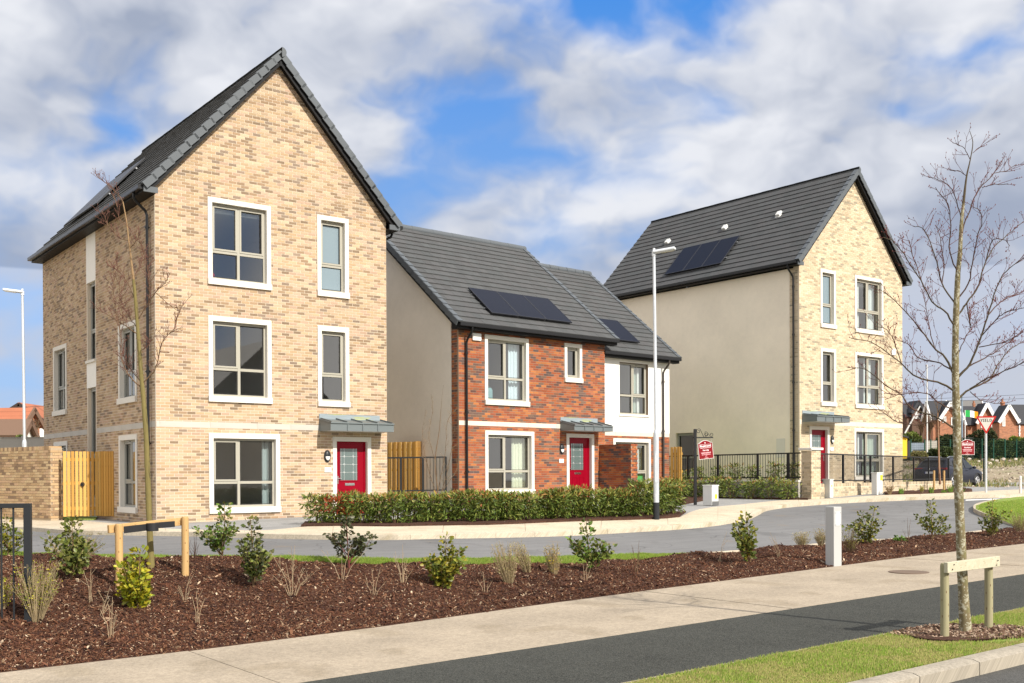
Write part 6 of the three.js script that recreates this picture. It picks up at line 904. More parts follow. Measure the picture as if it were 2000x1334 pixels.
{ // multi-stemmed sapling before the grey flank
  const g = ground(856, 1012), z = -g.z; bareTree('sapling', 'thin bare reddish sapling before the grey flank of red brick house', [856, 1012], z, [[858, 1014], [855, 960], [850, 900], [858, 840], [862, 790], [866, 752]], 0.02, 0.003, [B(0.009, 0.2, [856, 975], [835, 910], [825, 850], [832, 800]), B(0.009, -0.2, [856, 985], [878, 900], [884, 850], [880, 790]), B(0.008, 0.3, [855, 960], [870, 880], [875, 820], [890, 800]), B(0.007, 0.1, [850, 900], [838, 850], [845, 800], [842, 770]), B(0.008, 0.4, [856, 970], [890, 920], [898, 890])], { bark: MAT.twigBrown, twigMat: MAT.twigBrown, tipMat: std([0.3, 0.2, 0.12], 0.9), twig: 0.22, step: 0.16, bud: 0.004 });
  const q = at(1835, 947, 44); q.y = landY(q.x, q.z); const k = [[1836, 946], [1834, 900], [1833, 850], [1831, 800], [1829, 760]]; const s = bareTree('sapling', 'thin bare sapling tied between two stakes near the parked car', [1835, 947], 44, k, 0.045, 0.008, [B(0.014, 0.4, [1833, 855], [1826, 835], [1815, 815], [1808, 790]), B(0.014, -0.3, [1832, 840], [1842, 820], [1848, 800]), B(0.012, 0.2, [1831, 800], [1824, 780], [1822, 765]), B(0.012, 0.2, [1831, 815], [1838, 790], [1840, 770])], { bark: std([0.32, 0.19, 0.12], 0.9), twigMat: MAT.twigBrown, twig: 0.5, step: 0.3, bud: 0.012 });
  for (const [x, l] of [[1824.3, 'left'], [1843.8, 'right']]) { const b = at(x, 947, 43.8), o = thing('stake', 'wooden stake on the ' + l + ' side of the sapling near the car', 'stake', [b.x, b.y, b.z]); mesh('post', limb([[0, -0.3, 0], [0, at(x, 919, 43.8).y - b.y, 0]], [0.045, 0.042], 10), MAT.post, o); } }
// ---------- loose bark, grass blades, stones ----------
reseed(101);
{ // chips lie on the mulch sheet: positions taken from its own triangles
  const P = bedGrid.attributes.position, chip = (() => { const g = new THREE.BoxGeometry(1, 0.16, 0.34, 1, 1, 1); const p = g.attributes.position; for (let i = 0; i < p.count; i++) if (p.getX(i) > 0) p.setZ(i, p.getZ(i) * 0.5); return g; })(), mats = [], cols = [], M = 57, N = 261;
  const pal = [[0.07, 0.028, 0.016], [0.105, 0.045, 0.025], [0.05, 0.021, 0.014], [0.14, 0.068, 0.038], [0.03, 0.014, 0.011], [0.085, 0.034, 0.018]], pale = [[0.33, 0.22, 0.14], [0.42, 0.32, 0.22], [0.24, 0.15, 0.09]];
  const v = (i, j) => V3(P.getX(i * M + j), P.getY(i * M + j), P.getZ(i * M + j)), cells = []; let total = 0;
  for (let i = 0; i < N - 1; i++) for (let j = 0; j < M - 1; j++) { const a = v(i, j), d = v(i + 1, j + 1), cx = (a.x + d.x) / 2, cz = (a.z + d.z) / 2; if (cz > -5 || Math.abs(cx / cz) > 0.56) continue; const area = v(i + 1, j).sub(a).cross(v(i, j + 1).sub(a)).length(), wgt = area * Math.pow(10 / -cz, 1.5); cells.push([i, j, wgt]); total += wgt; }
  const count = 150000; for (const [i, j, w] of cells) { let n = w / total * count; n = Math.floor(n) + (rnd() < n % 1 ? 1 : 0); for (let k = 0; k < n; k++) { const f = rnd(), g = rnd(), p = v(i, j).lerp(v(i + 1, j), f).lerp(v(i, j + 1).lerp(v(i + 1, j + 1), f), g); const big = rnd() < 0.06, l = big ? rnd(0.04, 0.085) : rnd(0.014, 0.038), q = new THREE.Quaternion().setFromEuler(new THREE.Euler(rnd(-0.7, 0.7), rnd(6.28), rnd(-0.8, 0.8))); p.y += rnd(-0.002, 0.014); mats.push(M4().compose(p, q, V3(l, l * rnd(0.5, 1), l * rnd(0.6, 1.3)))); cols.push(tone(rnd() < 0.075 ? pale : pal, 0.35).multiplyScalar(0.75 + 0.6 * fbm(p.x * 0.8, p.z * 0.8, 4, 6))); } }
  const b = instanced('bark_chips', chip, std([1, 1, 1], 0.9), mats, cols, scene); tag(b, 'loose brown bark chips covering the planting bed', 'bark chips', null, 'stuff');
}
function grass(name, label, quadFn, count, hMin, hMax, pal, lift) {
  const mats = [], cols = []; for (let i = 0; i < count; i++) { const q = quadFn(); if (!q) continue; const [x, z] = q, clump = fbm(x * 2.2, z * 2.2, 3, 3), d = dirOf(rnd(6.28), rnd(0.75, 1.45)); mats.push(M4().compose(V3(x, landY(x, z) + lift, z), new THREE.Quaternion().setFromUnitVectors(UP, d), ((h) => V3(rnd(0.7, 1.3), h, h * 1.2))(rnd(hMin, hMax) * (0.5 + clump)))); cols.push(tone(clump < 0.42 && rnd() < 0.7 ? pal.slice(-2) : pal, 0.28)); }
  const g = instanced(name, BLADE, LEAFDULL, mats, cols, scene); tag(g, label, 'grass', null, 'stuff');
}
const TURF = [[0.20, 0.31, 0.04], [0.26, 0.34, 0.05], [0.16, 0.26, 0.032], [0.30, 0.33, 0.08], [0.38, 0.34, 0.13], [0.33, 0.31, 0.11]];
const inPit = (x, z) => Math.hypot(x - gr.x, z - gr.z) < 0.62;
grass('grass', 'sunlit grass blades of the verge along the main road', () => { const s = rnd(4.5, 16), w = rnd(5.21, 6.36), [x, z] = fromSW(s, w); return inPit(x, z) && rnd() < 0.97 ? null : [x, z]; }, 190000, 0.022, 0.045, TURF, 0.0);
{ const A = resample(px(bedFarPx.slice(0, 13)), 200), Bq = resample(px(roadNearPx.slice(0, 9)), 200); grass('grass', 'narrow band of grass between the bark bed and estate road', () => { const i = Math.floor(rnd(200)), f = rnd(-0.12, 0.98); return [lerp(A[i][0], Bq[i][0], f), lerp(A[i][1], Bq[i][1], f)]; }, 50000, 0.025, 0.055, TURF.slice(0, 4), 0.01); }
grass('grass', 'mown grass of the kerbed island at the junction', () => { const x = rnd(1906, 2060), y = rnd(977, 1034), lo = x < 1922 ? 990 - (x - 1906) * 0.25 : Math.max(977, 986 - (x - 1922) * 0.12), hi = 997 + (x - 1906) * 0.42; if (y < lo || y > hi) return null; return gxz(x, y); }, 30000, 0.03, 0.05, TURF.slice(0, 4), 0.03);
{ const l = resample(px([[770, 1017], [950, 1013], [1100, 1008], [1290, 1001]]), 100), m = resample(px([[840, 1003], [960, 1000], [1100, 996], [1280, 991]]), 100); grass('grass', 'strip of lawn behind the low laurel hedge', () => { const i = Math.floor(rnd(100)), f = rnd(); return [lerp(l[i][0], m[i][0], f), lerp(l[i][1], m[i][1], f)]; }, 30000, 0.025, 0.055, TURF.slice(0, 3), 0.02); }
{ const m = [], c = []; for (let i = 0; i < 3000; i++) { const a = rnd(6.28), r = 0.6 * Math.sqrt(rnd()), x = gr.x + Math.cos(a) * r * 1.3, z = gr.z + Math.sin(a) * r * 0.75, l = rnd(0.015, 0.05); if (toW(x, z) > 6.36 || toW(x, z) < 5.22) continue; m.push(M4().compose(V3(x, landY(x, z) + 0.012 + rnd(0.02), z), new THREE.Quaternion().setFromEuler(new THREE.Euler(rnd(-0.6, 0.6), rnd(6.3), rnd(-0.6, 0.6))), V3(l, l * 0.25, l * 0.4))); c.push(tone([[0.12, 0.07, 0.045], [0.2, 0.13, 0.09], [0.08, 0.045, 0.03], [0.3, 0.22, 0.16]], 0.3)); }
  tag(instanced('bark_chips', UNIT, std([1, 1, 1], 0.95), m, c, scene), 'bark chips round the foot of the right street tree', 'bark chips', null, 'stuff');
  struct('tree_pit', new THREE.CylinderGeometry(0.6, 0.6, 0.02, 32).scale(1.25, 1, 0.72).rotateY(0.65).translate(gr.x, landY(gr.x, gr.z) + 0.012, gr.z), MAT.mulch); }
// stones of the rough bank and plot
{ const rock = (() => { const g = new THREE.IcosahedronGeometry(1, 1), p = g.attributes.position; for (let i = 0; i < p.count; i++) { const v = V3(p.getX(i), p.getY(i), p.getZ(i)), k = 0.75 + 0.5 * hash(Math.round(v.x * 20), Math.round(v.y * 20), Math.round(v.z * 20)); p.setXYZ(i, v.x * k, v.y * k * 0.7, v.z * k); } g.computeVertexNormals(); return g; })(), rm = [[0.40, 0.35, 0.29], [0.5, 0.45, 0.38], [0.3, 0.25, 0.21]].map((c) => std(c, 0.95));
  for (const [x, y, s] of [[1893, 897, 8], [1880, 900, 5], [1921, 898, 7], [1938, 898, 6], [1947, 900, 7], [1960, 897, 9], [1972, 900, 6], [1984, 897, 7], [1912, 901, 5], [1990, 917, 7], [1978, 921, 5], [1930, 903, 5]]) { const p = at(x, y, 78), o = tag(mesh('boulder', rock, rm[Math.floor(rnd(3))], scene), 'grey-brown boulder lying on the rough bank of the building plot', 'boulder', 'boulders on the rough bank'); o.position.set(p.x, p.y, p.z); o.scale.setScalar(s * 0.5 * HZ(78)); o.rotation.y = rnd(6); }
  const m = [], c = []; for (let i = 0; i < 3600; i++) { const z = -rnd(54, 92), x = -z * rnd(0.30, 0.60), r = rnd(0.02, 0.09) * (rnd() < 0.05 ? 2.4 : 1), y = landY(x, z) - 0.17 + sstep(48, 62, -z) * (fbm(x * 0.12, z * 0.12, 5, 3) - 0.5) * 0.9 * sstep(10, 22, x); m.push(M4().compose(V3(x, y + r * 0.15, z), new THREE.Quaternion().setFromEuler(new THREE.Euler(rnd(3), rnd(6), rnd(3))), V3(r, r * 0.7, r))); c.push(tone([[0.3, 0.25, 0.19], [0.4, 0.35, 0.28], [0.2, 0.16, 0.12]], 0.3)); }
  tag(instanced('rubble', rock, std([1, 1, 1], 0.95), m, c, scene), 'scattered stones and rubble of the building plot', 'rubble', null, 'stuff');
  const m2 = [], c2 = []; for (let i = 0; i < 9000; i++) { const z = -rnd(56, 93), x = -z * rnd(0.34, 0.60); if (fbm(x * 0.2, z * 0.2, 3, 19) < 0.5) continue; const y = landY(x, z) - 0.17 + sstep(48, 62, -z) * (fbm(x * 0.12, z * 0.12, 5, 3) - 0.5) * 0.9; m2.push(M4().compose(V3(x, y, z), new THREE.Quaternion().setFromUnitVectors(UP, dirOf(rnd(6.3), rnd(0.8, 1.4))), V3(8, rnd(0.2, 0.45), 0.4))); c2.push(tone([[0.2, 0.2, 0.07], [0.3, 0.25, 0.12], [0.13, 0.16, 0.05]], 0.3)); }
  tag(instanced('weeds', BLADE, LEAFDULL, m2, c2, scene), 'rough weeds and dry grass on the building plot', 'weeds', null, 'stuff'); }
// ---------- far: fence, bushes, houses, poles, flag ----------
reseed(131);
const brickFar = std(0xffffff, 0.95, { map: texture(256, (u, v) => { const r = Math.floor(v * 32), x = u * 12 + (r % 2) * 0.5, m = (v * 32) % 1 < 0.16 || x % 1 < 0.07, k = 0.7 + 0.6 * hash(Math.floor(x), r, 3); return m ? [0.3, 0.22, 0.17] : mul([0.34, 0.125, 0.06], k); }, 2.7, 2.4) });
const slate = std([0.045, 0.046, 0.052], 0.7), slateGrey = std([0.16, 0.155, 0.15], 0.85), clay = std(0xffffff, 0.9, { map: texture(256, (u, v) => { const k = 0.75 + 0.5 * tfbm(u, v, 8, 4, 3) - ((v * 16) % 1 < 0.15 ? 0.2 : 0); return mul([0.36, 0.13, 0.07], k); }, 4) }), brownTile = std([0.16, 0.10, 0.07], 0.9), upvc = std([0.75, 0.74, 0.72], 0.5), darkGlass = std([0.03, 0.035, 0.045], 0.12);
function farHouse(label, z, turn, W, D, eave, ridge, base, x, o = {}) {
  // ridge along local x; x, base in pixels give the left front corner at depth z
  const p = at(x, base, z), k = HZ(z), h = thing(o.name ?? 'house', label, 'house', [p.x, p.y, p.z], turn), w = W * k, d = D * k, e = (base - eave) * k, r = (base - ridge) * k, wall = o.wall ?? brickFar, roofM = o.roof ?? slate;
  const s = new THREE.Shape([[0, -1.5], [d, -1.5], [d, e], [d / 2, r], [0, e]].map((q) => new THREE.Vector2(...q))); mesh('wall', new THREE.ExtrudeGeometry(s, { depth: w, bevelEnabled: false }).rotateY(Math.PI / 2), wall, h);
  const roof = new THREE.Group(); roof.name = 'roof'; h.add(roof); const a = Math.atan2(r - e, d / 2), L = Math.hypot(r - e, d / 2) + 0.35; for (const sg of [1, -1]) mesh('roof_slope', box(w + 0.5, 0.16, L, w / 2, 0, 0, 0, 0, sg * a).translate(0, (r + e) / 2 - 0.02, -d / 2 + sg * (d / 4 + 0.08)), roofM, roof);
  mesh('barge', [0, w].flatMap((u) => [1, -1].map((sg) => box(0.12, 0.3, L, u + (u ? 0.26 : -0.26), 0, 0, 0, 0, sg * a).translate(0, (r + e) / 2 - 0.06, -d / 2 + sg * (d / 4 + 0.06)))), o.barge ?? upvc, roof);
  for (const g of o.gables ?? []) { const [u0, u1, ay, ey, out] = g, a0 = u0 * k, a1 = u1 * k, gy = (base - ay) * k, ge = (base - ey) * k, q = out * k, sh = new THREE.Shape([[a0, -1.5], [a1, -1.5], [a1, ge], [(a0 + a1) / 2, gy], [a0, ge]].map((t) => new THREE.Vector2(...t))); mesh('gable_wall', new THREE.ExtrudeGeometry(sh, { depth: q + d * 0.45, bevelEnabled: false }).translate(0, 0, -d * 0.45), wall, h);
    const ga = Math.atan2(gy - ge, (a1 - a0) / 2), gl = Math.hypot(gy - ge, (a1 - a0) / 2) + 0.4; for (const sg of [-1, 1]) { mesh('roof_slope', box(gl, 0.14, q + d * 0.45 + 0.4, 0, 0, 0, 0, -sg * ga).translate((a0 + a1) / 2 + sg * ((a1 - a0) / 4 + 0.1), (gy + ge) / 2, (q - d * 0.45) / 2), roofM, roof); mesh('barge', box(gl, 0.34, 0.1, 0, 0, 0, 0, -sg * ga).translate((a0 + a1) / 2 + sg * ((a1 - a0) / 4 + 0.08), (gy + ge) / 2 - 0.05, q + 0.26), o.barge ?? upvc, roof); } }
  for (const [u0, u1, y0, y1, out] of o.windows ?? []) { const g = new THREE.Group(); g.name = 'window'; h.add(g); const zz = (out ?? 0) * k; mesh('frame', bx(u0 * k, u1 * k, (base - y1) * k, (base - y0) * k, zz, zz + 0.05), upvc, g); const m = (u0 + u1) / 2 * k; mesh('pane', [bx(u0 * k + 0.09, m - 0.04, (base - y1) * k + 0.09, (base - y0) * k - 0.09, zz + 0.03, zz + 0.062), bx(m + 0.04, u1 * k - 0.09, (base - y1) * k + 0.09, (base - y0) * k - 0.09, zz + 0.03, zz + 0.062)], darkGlass, g); }
  for (const [u, w2, y0, y1] of o.chimneys ?? []) { mesh('chimney', [box(w2 * k, (y1 - y0) * k, w2 * k, u * k, (base - (y0 + y1) / 2) * k, -d / 2), box(w2 * k * 1.2, 0.16, w2 * k * 1.2, u * k, (base - y0 - 1) * k, -d / 2), cyl(0.12, 0.1, 0.35, u * k - 0.02, (base - y0) * k - 0.05, -d / 2, 10)], wall, roof); }
  for (const [u, y0, y1, out] of o.quoins ?? []) for (let y = y0, i = 0; y < y1; y += 3.4, i++) { mesh('quoin', box((i % 2 ? 2.0 : 3.0) * k, 3.1 * k, 0.1, u * k, (base - y) * k, (out ?? 0) * k + 0.03), upvc, h); }
  return h;
}
farHouse('red brick house with brick chimney at the far right edge', 112, 0.15, 70, 40, 826, 792, 856, 1974, { gables: [[-28, 8, 795, 822, 6]], chimneys: [[-4, 6, 784, 812]], windows: [[-22, -16, 815, 833, 6.3]], quoins: [[18, 820, 852, 0.4]] });
farHouse('brick house with white bargeboards and steep gable behind the yield sign', 118, 0.1, 52, 40, 828, 795, 858, 1890, { gables: [[15, 52, 791, 824, 8]], chimneys: [[24, 4, 787, 800]], windows: [[22, 29, 818, 836, 8.3], [38, 45, 818, 836, 8.3]], quoins: [[50.5, 828, 856, 8.4]] });
farHouse('brick house with white bargeboards and gable behind the right tree trunk', 114, 0.05, 52, 38, 818, 785, 860, 1822, { gables: [[11, 50, 789, 818, 7]], windows: [[16, 23, 814, 826, 7.3], [33, 40, 816, 831, 7.3]] });
farHouse('dark brick house with grey gables beside the cream house', 122, 0.2, 50, 44, 812, 789, 860, 1771, { gables: [[8, 32, 786, 804, 6], [26, 46, 794, 812, 9]], barge: slate, wall: std([0.12, 0.075, 0.055], 0.95), windows: [[13, 19, 808, 818, 6.3], [21, 27, 808, 818, 6.3]] });
farHouse('long building with plain grey roof beyond the brick houses', 150, -0.1, 60, 40, 806, 783, 850, 1858, { roof: slateGrey, wall: MAT.render });
farHouse('small grey-roofed building glimpsed beyond the dark brick house', 140, 0, 34, 34, 804, 791, 850, 1752, { roof: slateGrey, wall: std([0.14, 0.09, 0.07], 0.95) });
{ const p = at(1755, 886, 88), k = HZ(88), o = thing('site_cabin', 'yellow cabin half hidden behind the cream house corner', 'cabin', [p.x, p.y, p.z], 0.1); mesh('wall', bx(0, 17.5 * k, -0.4, 32 * k, -3, 0), std([0.75, 0.47, 0.04], 0.7), o); mesh('roof', box(20 * k, 0.1, 3.4, 9 * k, 34 * k, -1.5, 0, -0.28), slate, o); }
{ const a = at(1775, 884, 92), o = thing('site_gates', 'blue-grey sheet metal gates beyond the parked car', 'gate', [a.x, a.y, a.z]), k = HZ(92); for (let i = 0; i < 9; i++) mesh('panel', box(3.5 * k, 20 * k, 0.05, (i + 0.5) * 3.7 * k, 9 * k, 0), std(mul([0.20, 0.245, 0.30], 0.9 + 0.2 * hash(i, 2)), 0.6), o); mesh('post', [bx(-0.1, 0.1, -0.3, 23 * k, -0.06, 0.14), bx(33 * k, 34.2 * k, -0.3, 23 * k, -0.06, 0.14)], slate, o);
  const b = at(1809, 884, 91), w = thing('block_wall', 'piece of pale block wall right of the blue-grey gates', 'wall', [b.x, b.y, b.z]); mesh('wall', bx(0, 21 * k, -0.4, 23 * k, -0.2, 0), MAT.blockwall, w); }
// green mesh fence: posts and wires
{ const o = thing('mesh_fence', 'green mesh fence along the top of the rough bank', 'fence', [0, 0, 0]), g = std([0.02, 0.09, 0.06], 0.6), zf = 88; const posts = [1779, 1806, 1818, 1856, 1880, 1918, 1940.5, 1963, 1985.5, 2008, 2030]; const top = (x) => at(x, x < 1870 ? 858 : 857, zf), bot = (x) => at(x, x < 1870 ? 890 : 895, zf);
  for (const x of posts) { const a = bot(x), b = top(x); mesh('post', limb([a.clone().add(V3(0, -0.4, 0)), b], [0.045, 0.045], 6), g, o); }
  const wires = []; for (let i = 0; i + 1 < posts.length; i++) for (let j = 0; j < 9; j++) { const f = j / 8; wires.push(limb([bot(posts[i]).lerp(top(posts[i]), f), bot(posts[i + 1]).lerp(top(posts[i + 1]), f)], [0.006, 0.006], 3)); } for (let x = 1856; x < 2030; x += 1.7) wires.push(limb([bot(x), top(x)], [0.005, 0.005], 3)); mesh('wire_mesh', wires, g, o).userData.kind = 'stuff'; }
function bush(label, z, x, y0, y1, wide, n, pal, o = {}) {
  const b = at(x, y1, z), k = HZ(z), w = wide * k, h = (y1 - y0) * k, t = thing(o.name ?? 'bush', label, o.cat ?? 'bush', [b.x, b.y - 0.2, b.z]), mats = [], cols = [], lumps = []; for (let i = 0; i < 9; i++) lumps.push([rnd(-0.36, 0.36) * w, rnd(0.25, 0.72) * h, rnd(-0.3, 0.3) * w, rnd(0.2, 0.34)]);
  const g = leafShape(o.leaf ?? 0.22, (o.leaf ?? 0.22) * 0.6, 0.2); for (let i = 0; i < n; i++) { const [lx, ly, lz, r] = lumps[Math.floor(rnd(9))], a = rnd(6.28), e = Math.asin(rnd(-0.75, 1)), q = (0.75 + 0.3 * rnd()), d = dirOf(a, e), p = V3(lx + d.x * r * w * q * 0.8, Math.max(0.05, ly + d.y * r * h * q), lz + d.z * r * w * q * 0.8); mats.push(leafM(p, d.add(V3(rnd(-0.7, 0.7), rnd(-0.5, 0.5), rnd(-0.7, 0.7))).normalize(), rnd(6), rnd(0.6, 1.3))); cols.push(tone(pal, 0.3)); }
  mesh('trunk', [limb([[0, -0.5, 0], [0.05, h * 0.3, 0], [0, h * 0.6, 0]], [0.12, 0.09, 0.03], 7), ...lumps.map((l) => limb([[0, h * 0.15, 0], [l[0] * 0.5, l[1] * 0.6, l[2] * 0.5], [l[0], l[1], l[2]]], [0.06, 0.04, 0.02], 5))], MAT.twig, t); instanced('crown', g, LEAFDULL, mats, cols, t); return t;
}
const DKG = [[0.028, 0.045, 0.016], [0.04, 0.06, 0.02], [0.055, 0.075, 0.025]], MDG = [[0.06, 0.09, 0.025], [0.085, 0.11, 0.03], [0.045, 0.07, 0.02]];
bush('yellow-green rounded bush above the blue-grey gates', 98, 1784, 842, 864, 30, 2600, [[0.13, 0.17, 0.03], [0.17, 0.2, 0.04], [0.1, 0.13, 0.03]]);
bush('dark green bush left of the right tree trunk', 96, 1846, 843, 890, 40, 4200, DKG); bush('low weedy bush below the dark bush left of trunk', 84, 1835, 868, 894, 44, 2600, MDG);
bush('tall dark bush right of the red sign', 97, 1915, 835, 893, 54, 5600, [...DKG, [0.10, 0.085, 0.03]]); bush('rounded mid-green bush behind the yield sign pole', 94, 1950, 851, 893, 44, 4400, MDG); bush('dark green bush at the right edge behind the mesh fence', 94, 1994, 852, 893, 50, 4600, DKG); bush('small lime-green bush before the far right brick house', 100, 1987, 850, 864, 26, 1200, [[0.2, 0.25, 0.03], [0.16, 0.21, 0.03]]); bush('shady dark bush filling behind the red sign', 95, 1884, 856, 893, 42, 3400, DKG);
bush('dry pale shrub at the foot of the gates', 82, 1797, 879, 892, 26, 1300, [[0.32, 0.27, 0.12], [0.2, 0.2, 0.07]]);
// bare trees far off
function farBare(label, z, x, y0, y1, w, n) { const b = at(x, y1, z), k = HZ(z), t = thing('bare_tree', label, 'tree', [b.x, b.y, b.z]), h = (y1 - y0) * k, br = []; mesh('trunk', limb([[0, -0.5, 0], [0, h * 0.4, 0]], [0.12, 0.07], 7), MAT.twig, t); for (let i = 0; i < n; i++) { const a = rnd(6.28), r = w * k * 0.5 * rnd(0.3, 1), y = h * rnd(0.65, 1), p = V3(Math.cos(a) * r, y, Math.sin(a) * r), m = V3(p.x * 0.35, h * 0.5, p.z * 0.35); br.push(limb([[0, h * rnd(0.15, 0.4), 0], m, p], [0.05, 0.03, 0.01], 4)); for (let j = 0; j < 7; j++) { const q = m.clone().lerp(p, rnd(0.1, 1)); br.push(limb([q, q.clone().add(V3(rnd(-0.12, 0.12), rnd(0.0, 0.2), rnd(-0.12, 0.12)).multiplyScalar(h * 0.8))], [0.018, 0.006], 3)); } } mesh('crown', br, MAT.twigBrown, t); return t; }
farBare('bare brown tree before the brick gable left of trunk', 102, 1816, 805, 868, 36, 30); farBare('bare twiggy bush beside the cream house corner, before dark gables', 104, 1800, 815, 862, 24, 20);
// poles and flag
function pole(label, z, x, y0, y1, r, mat, cat = 'pole') { const a = at(x, y1, z), b = at(x, y0, z), o = thing('pole', label, cat, [a.x, a.y, a.z]); mesh('shaft', limb([[0, -0.5, 0], [0, b.y - a.y, 0]], [r, r * 0.75], 8), mat, o); return o; }
pole('tall slim pale pole left of the right tree, before brick houses', 84, 1811, 712, 886, 0.055, MAT.pale); pole('blue-grey street pole just right of the right tree trunk', 100, 1879, 770, 850, 0.09, std([0.2, 0.26, 0.32], 0.5));
{ const o = pole('white flagpole flying a green, white and orange flag', 84, 1885, 801, 862, 0.035, upvc, 'flagpole'), k = HZ(84), top = at(1885, 801, 84).y - at(1885, 862, 84).y, cols = [[0.03, 0.36, 0.08], [0.75, 0.75, 0.74], [0.78, 0.24, 0.01]]; cols.forEach((c, i) => { const w = 8.6 * k, g = new THREE.PlaneGeometry(w, 13 * k, 8, 4).translate(w / 2 + i * w + 0.03, top - 7.5 * k, 0), P = g.attributes.position; for (let j = 0; j < P.count; j++) { const x = P.getX(j); P.setZ(j, Math.sin(x * 4.2) * 0.12 * Math.min(1, x)); P.setY(j, P.getY(j) + Math.sin(x * 3 + 1) * 0.04 - x * 0.06); } g.computeVertexNormals(); mesh('flag_stripe', g, std(c, 0.8, { side: THREE.DoubleSide }), o); }); }
{ const a = at(1767.5, 846, 96), b = at(1797, 793, 96), o = thing('leaning_pole', 'pale slanting pole before the dark brick house', 'pole', [a.x, a.y, a.z]); mesh('shaft', limb([[0, 0, 0], b.sub(a)], [0.07, 0.06], 8), MAT.pale, o); }
// ---- far left
{ const a = at(-60, 900, 46), k = HZ(46), o = thing('boundary_wall', 'long grey rendered boundary wall behind the garden wall at left', 'wall', [a.x, a.y, a.z]); mesh('wall', bx(0, 160 * k, -0.6, 45 * k, -0.22, 0), MAT.blockwall, o); mesh('pier', bx(103 * k, 108 * k, -0.6, 48 * k, -0.3, 0.08), MAT.blockwall, o); mesh('coping', bx(-0.02, 160 * k, 45 * k + 0.002, 45.8 * k, -0.26, 0.04), MAT.blockwall, o); }
const plaster = std([0.78, 0.76, 0.72], 0.9);
function gableHouse(label, z, apex, l, r, base, depth, turn, wall, roofM, barge, wins = []) { const k = HZ(z), p = at(apex[0], base, z), h = thing('house', label, 'house', [p.x, p.y, p.z], turn), X = (x) => (x - apex[0]) * k, Yk = (y) => (base - y) * k, s = new THREE.Shape([[X(l[0]), -1], [X(r[0]), -1], [X(r[0]), Yk(r[1])], [0, Yk(apex[1])], [X(l[0]), Yk(l[1])]].map((q) => new THREE.Vector2(...q))); mesh('wall', new THREE.ExtrudeGeometry(s, { depth, bevelEnabled: false }).translate(0, 0, -depth), wall, h); const roof = new THREE.Group(); roof.name = 'roof'; h.add(roof); for (const e of [l, r]) { const dx = X(e[0]), dy = Yk(apex[1]) - Yk(e[1]), L = Math.hypot(dx, dy) + 0.4, a = Math.atan2(dy, Math.abs(dx)) * (dx < 0 ? 1 : -1), off = dx < 0 ? -0.15 : 0.15; mesh('roof_slope', box(L, 0.16, depth + 0.5, 0, 0, 0, 0, a).translate(dx / 2 + off, (Yk(apex[1]) + Yk(e[1])) / 2 + 0.05, -depth / 2 + 0.1), roofM, roof); mesh('barge', box(L, 0.28, 0.08, 0, 0, 0, 0, a).translate(dx / 2 + off, (Yk(apex[1]) + Yk(e[1])) / 2 - 0.02, 0.34), barge, roof); } for (const [x0, x1, y0, y1] of wins) { const g = new THREE.Group(); g.name = 'window'; h.add(g); mesh('frame', bx(X(x0), X(x1), Yk(y1), Yk(y0), 0, 0.05), upvc, g); mesh('pane', bx(X(x0) + 0.08, X(x1) - 0.08, Yk(y1) + 0.08, Yk(y0) - 0.08, 0.03, 0.06), darkGlass, g); } return h; }
gableHouse('white gabled house with dark verge at far left', 84, [40.5, 792], [10, 811], [86, 823], 858, 9, 0.0, plaster, clay, std([0.05, 0.035, 0.03], 0.7));
farHouse('red-tiled house behind the white gabled house at far left', 96, 0, 60, 44, 822, 803, 858, 56, { roof: clay, wall: plaster, gables: [[4, 20, 797, 806, 2]], barge: std([0.06, 0.04, 0.035], 0.7) });
farHouse('low house with broad red tiled roof at the far left edge', 70, -0.12, 98, 60, 829, 800, 858, -48, { roof: clay, wall: brickFar, barge: brownTile, windows: [[62, 68, 832, 843], [76, 82, 832, 843]] });
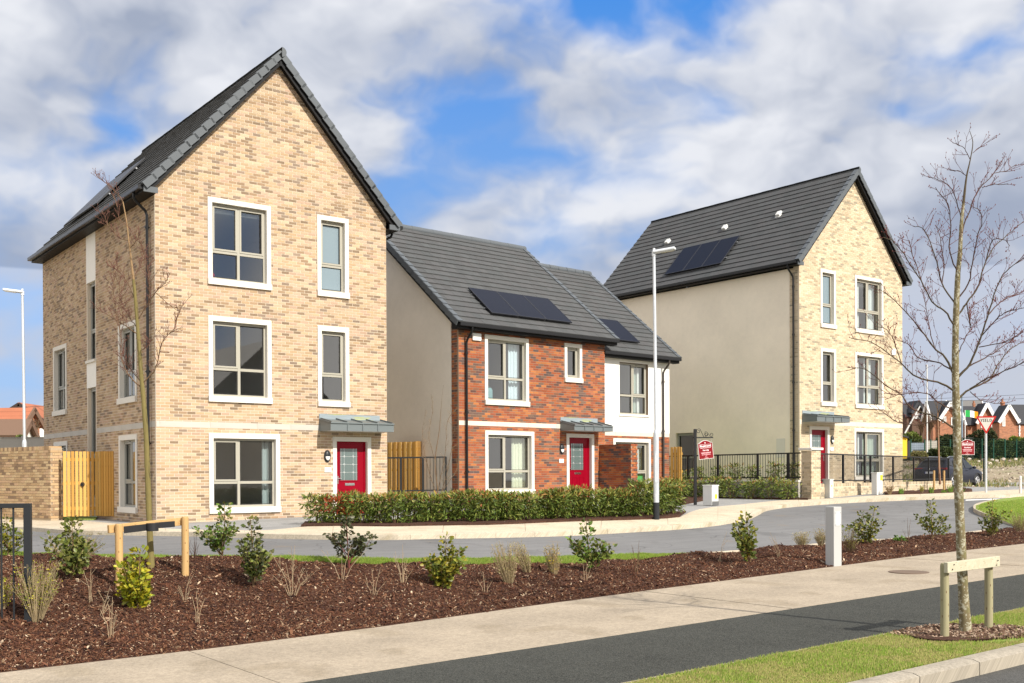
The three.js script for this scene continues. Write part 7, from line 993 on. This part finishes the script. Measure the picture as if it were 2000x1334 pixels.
farHouse('brown-roofed white bungalow behind the boundary wall at far left', 58, 0.1, 84, 70, 848, 822, 868, -48, { roof: brownTile, wall: plaster, barge: brownTile, windows: [[44, 52, 852, 860], [66, 76, 852, 860]] });
bush('greenish shrubs over the boundary wall left of buff house', 52, 46, 842, 862, 20, 1100, [[0.16, 0.19, 0.04], [0.1, 0.13, 0.03]], { leaf: 0.1 }); bush('brownish shrubs over the boundary wall against the buff house', 52, 70, 843, 862, 30, 1400, [[0.15, 0.13, 0.05], [0.2, 0.17, 0.06], [0.1, 0.12, 0.03]], { leaf: 0.1 });
farBare('pale bare sapling before the white gabled house', 60, 70, 818, 856, 20, 16); bush('dark tree crown at the left edge above the red roof', 110, 2, 799, 830, 26, 1800, DKG, { name: 'tree', cat: 'tree', leaf: 0.3 });
{ const wire = (label, pts, z) => { const P = pts.map((p) => at(p[0], p[1], z)); const o = tag(mesh('overhead_wire', limb(P, P.map(() => 0.013), 4), slate, scene), label, 'wire'); }; wire('thin overhead wire crossing the sky above the far left houses', [[-60, 800], [20, 797], [100, 792]], 75); wire('upper thin overhead wire right of the cream house', [[1740, 780], [1840, 778], [2040, 769]], 92); wire('lower thin overhead wire right of the cream house', [[1740, 787], [1840, 784], [2040, 777]], 92); }
// distant ground rise and trees closing the horizon
{ const mats = [], cols = [], g = leafShape(1.6, 1.2, 0.2); for (let i = 0; i < 26000; i++) { const az = rnd(-0.9, 0.9), r = rnd(190, 240), x = Math.sin(az) * r, z = -Math.cos(az) * r, h = 3.5 + 3 * fbm(az * 9, 2, 4); mats.push(leafM(V3(x, landY(x, z) + rnd(-0.5, h), z), dirOf(rnd(6.3), rnd(-1, 1)), rnd(6), rnd(0.6, 1.4))); cols.push(tone([[0.06, 0.07, 0.035], [0.09, 0.08, 0.05], [0.05, 0.06, 0.04]], 0.3)); } tag(instanced('far_trees', g, LEAFDULL, mats, cols, scene), 'far-off belt of trees along the horizon', 'trees', null, 'stuff'); }
renderer.render(scene, camera);
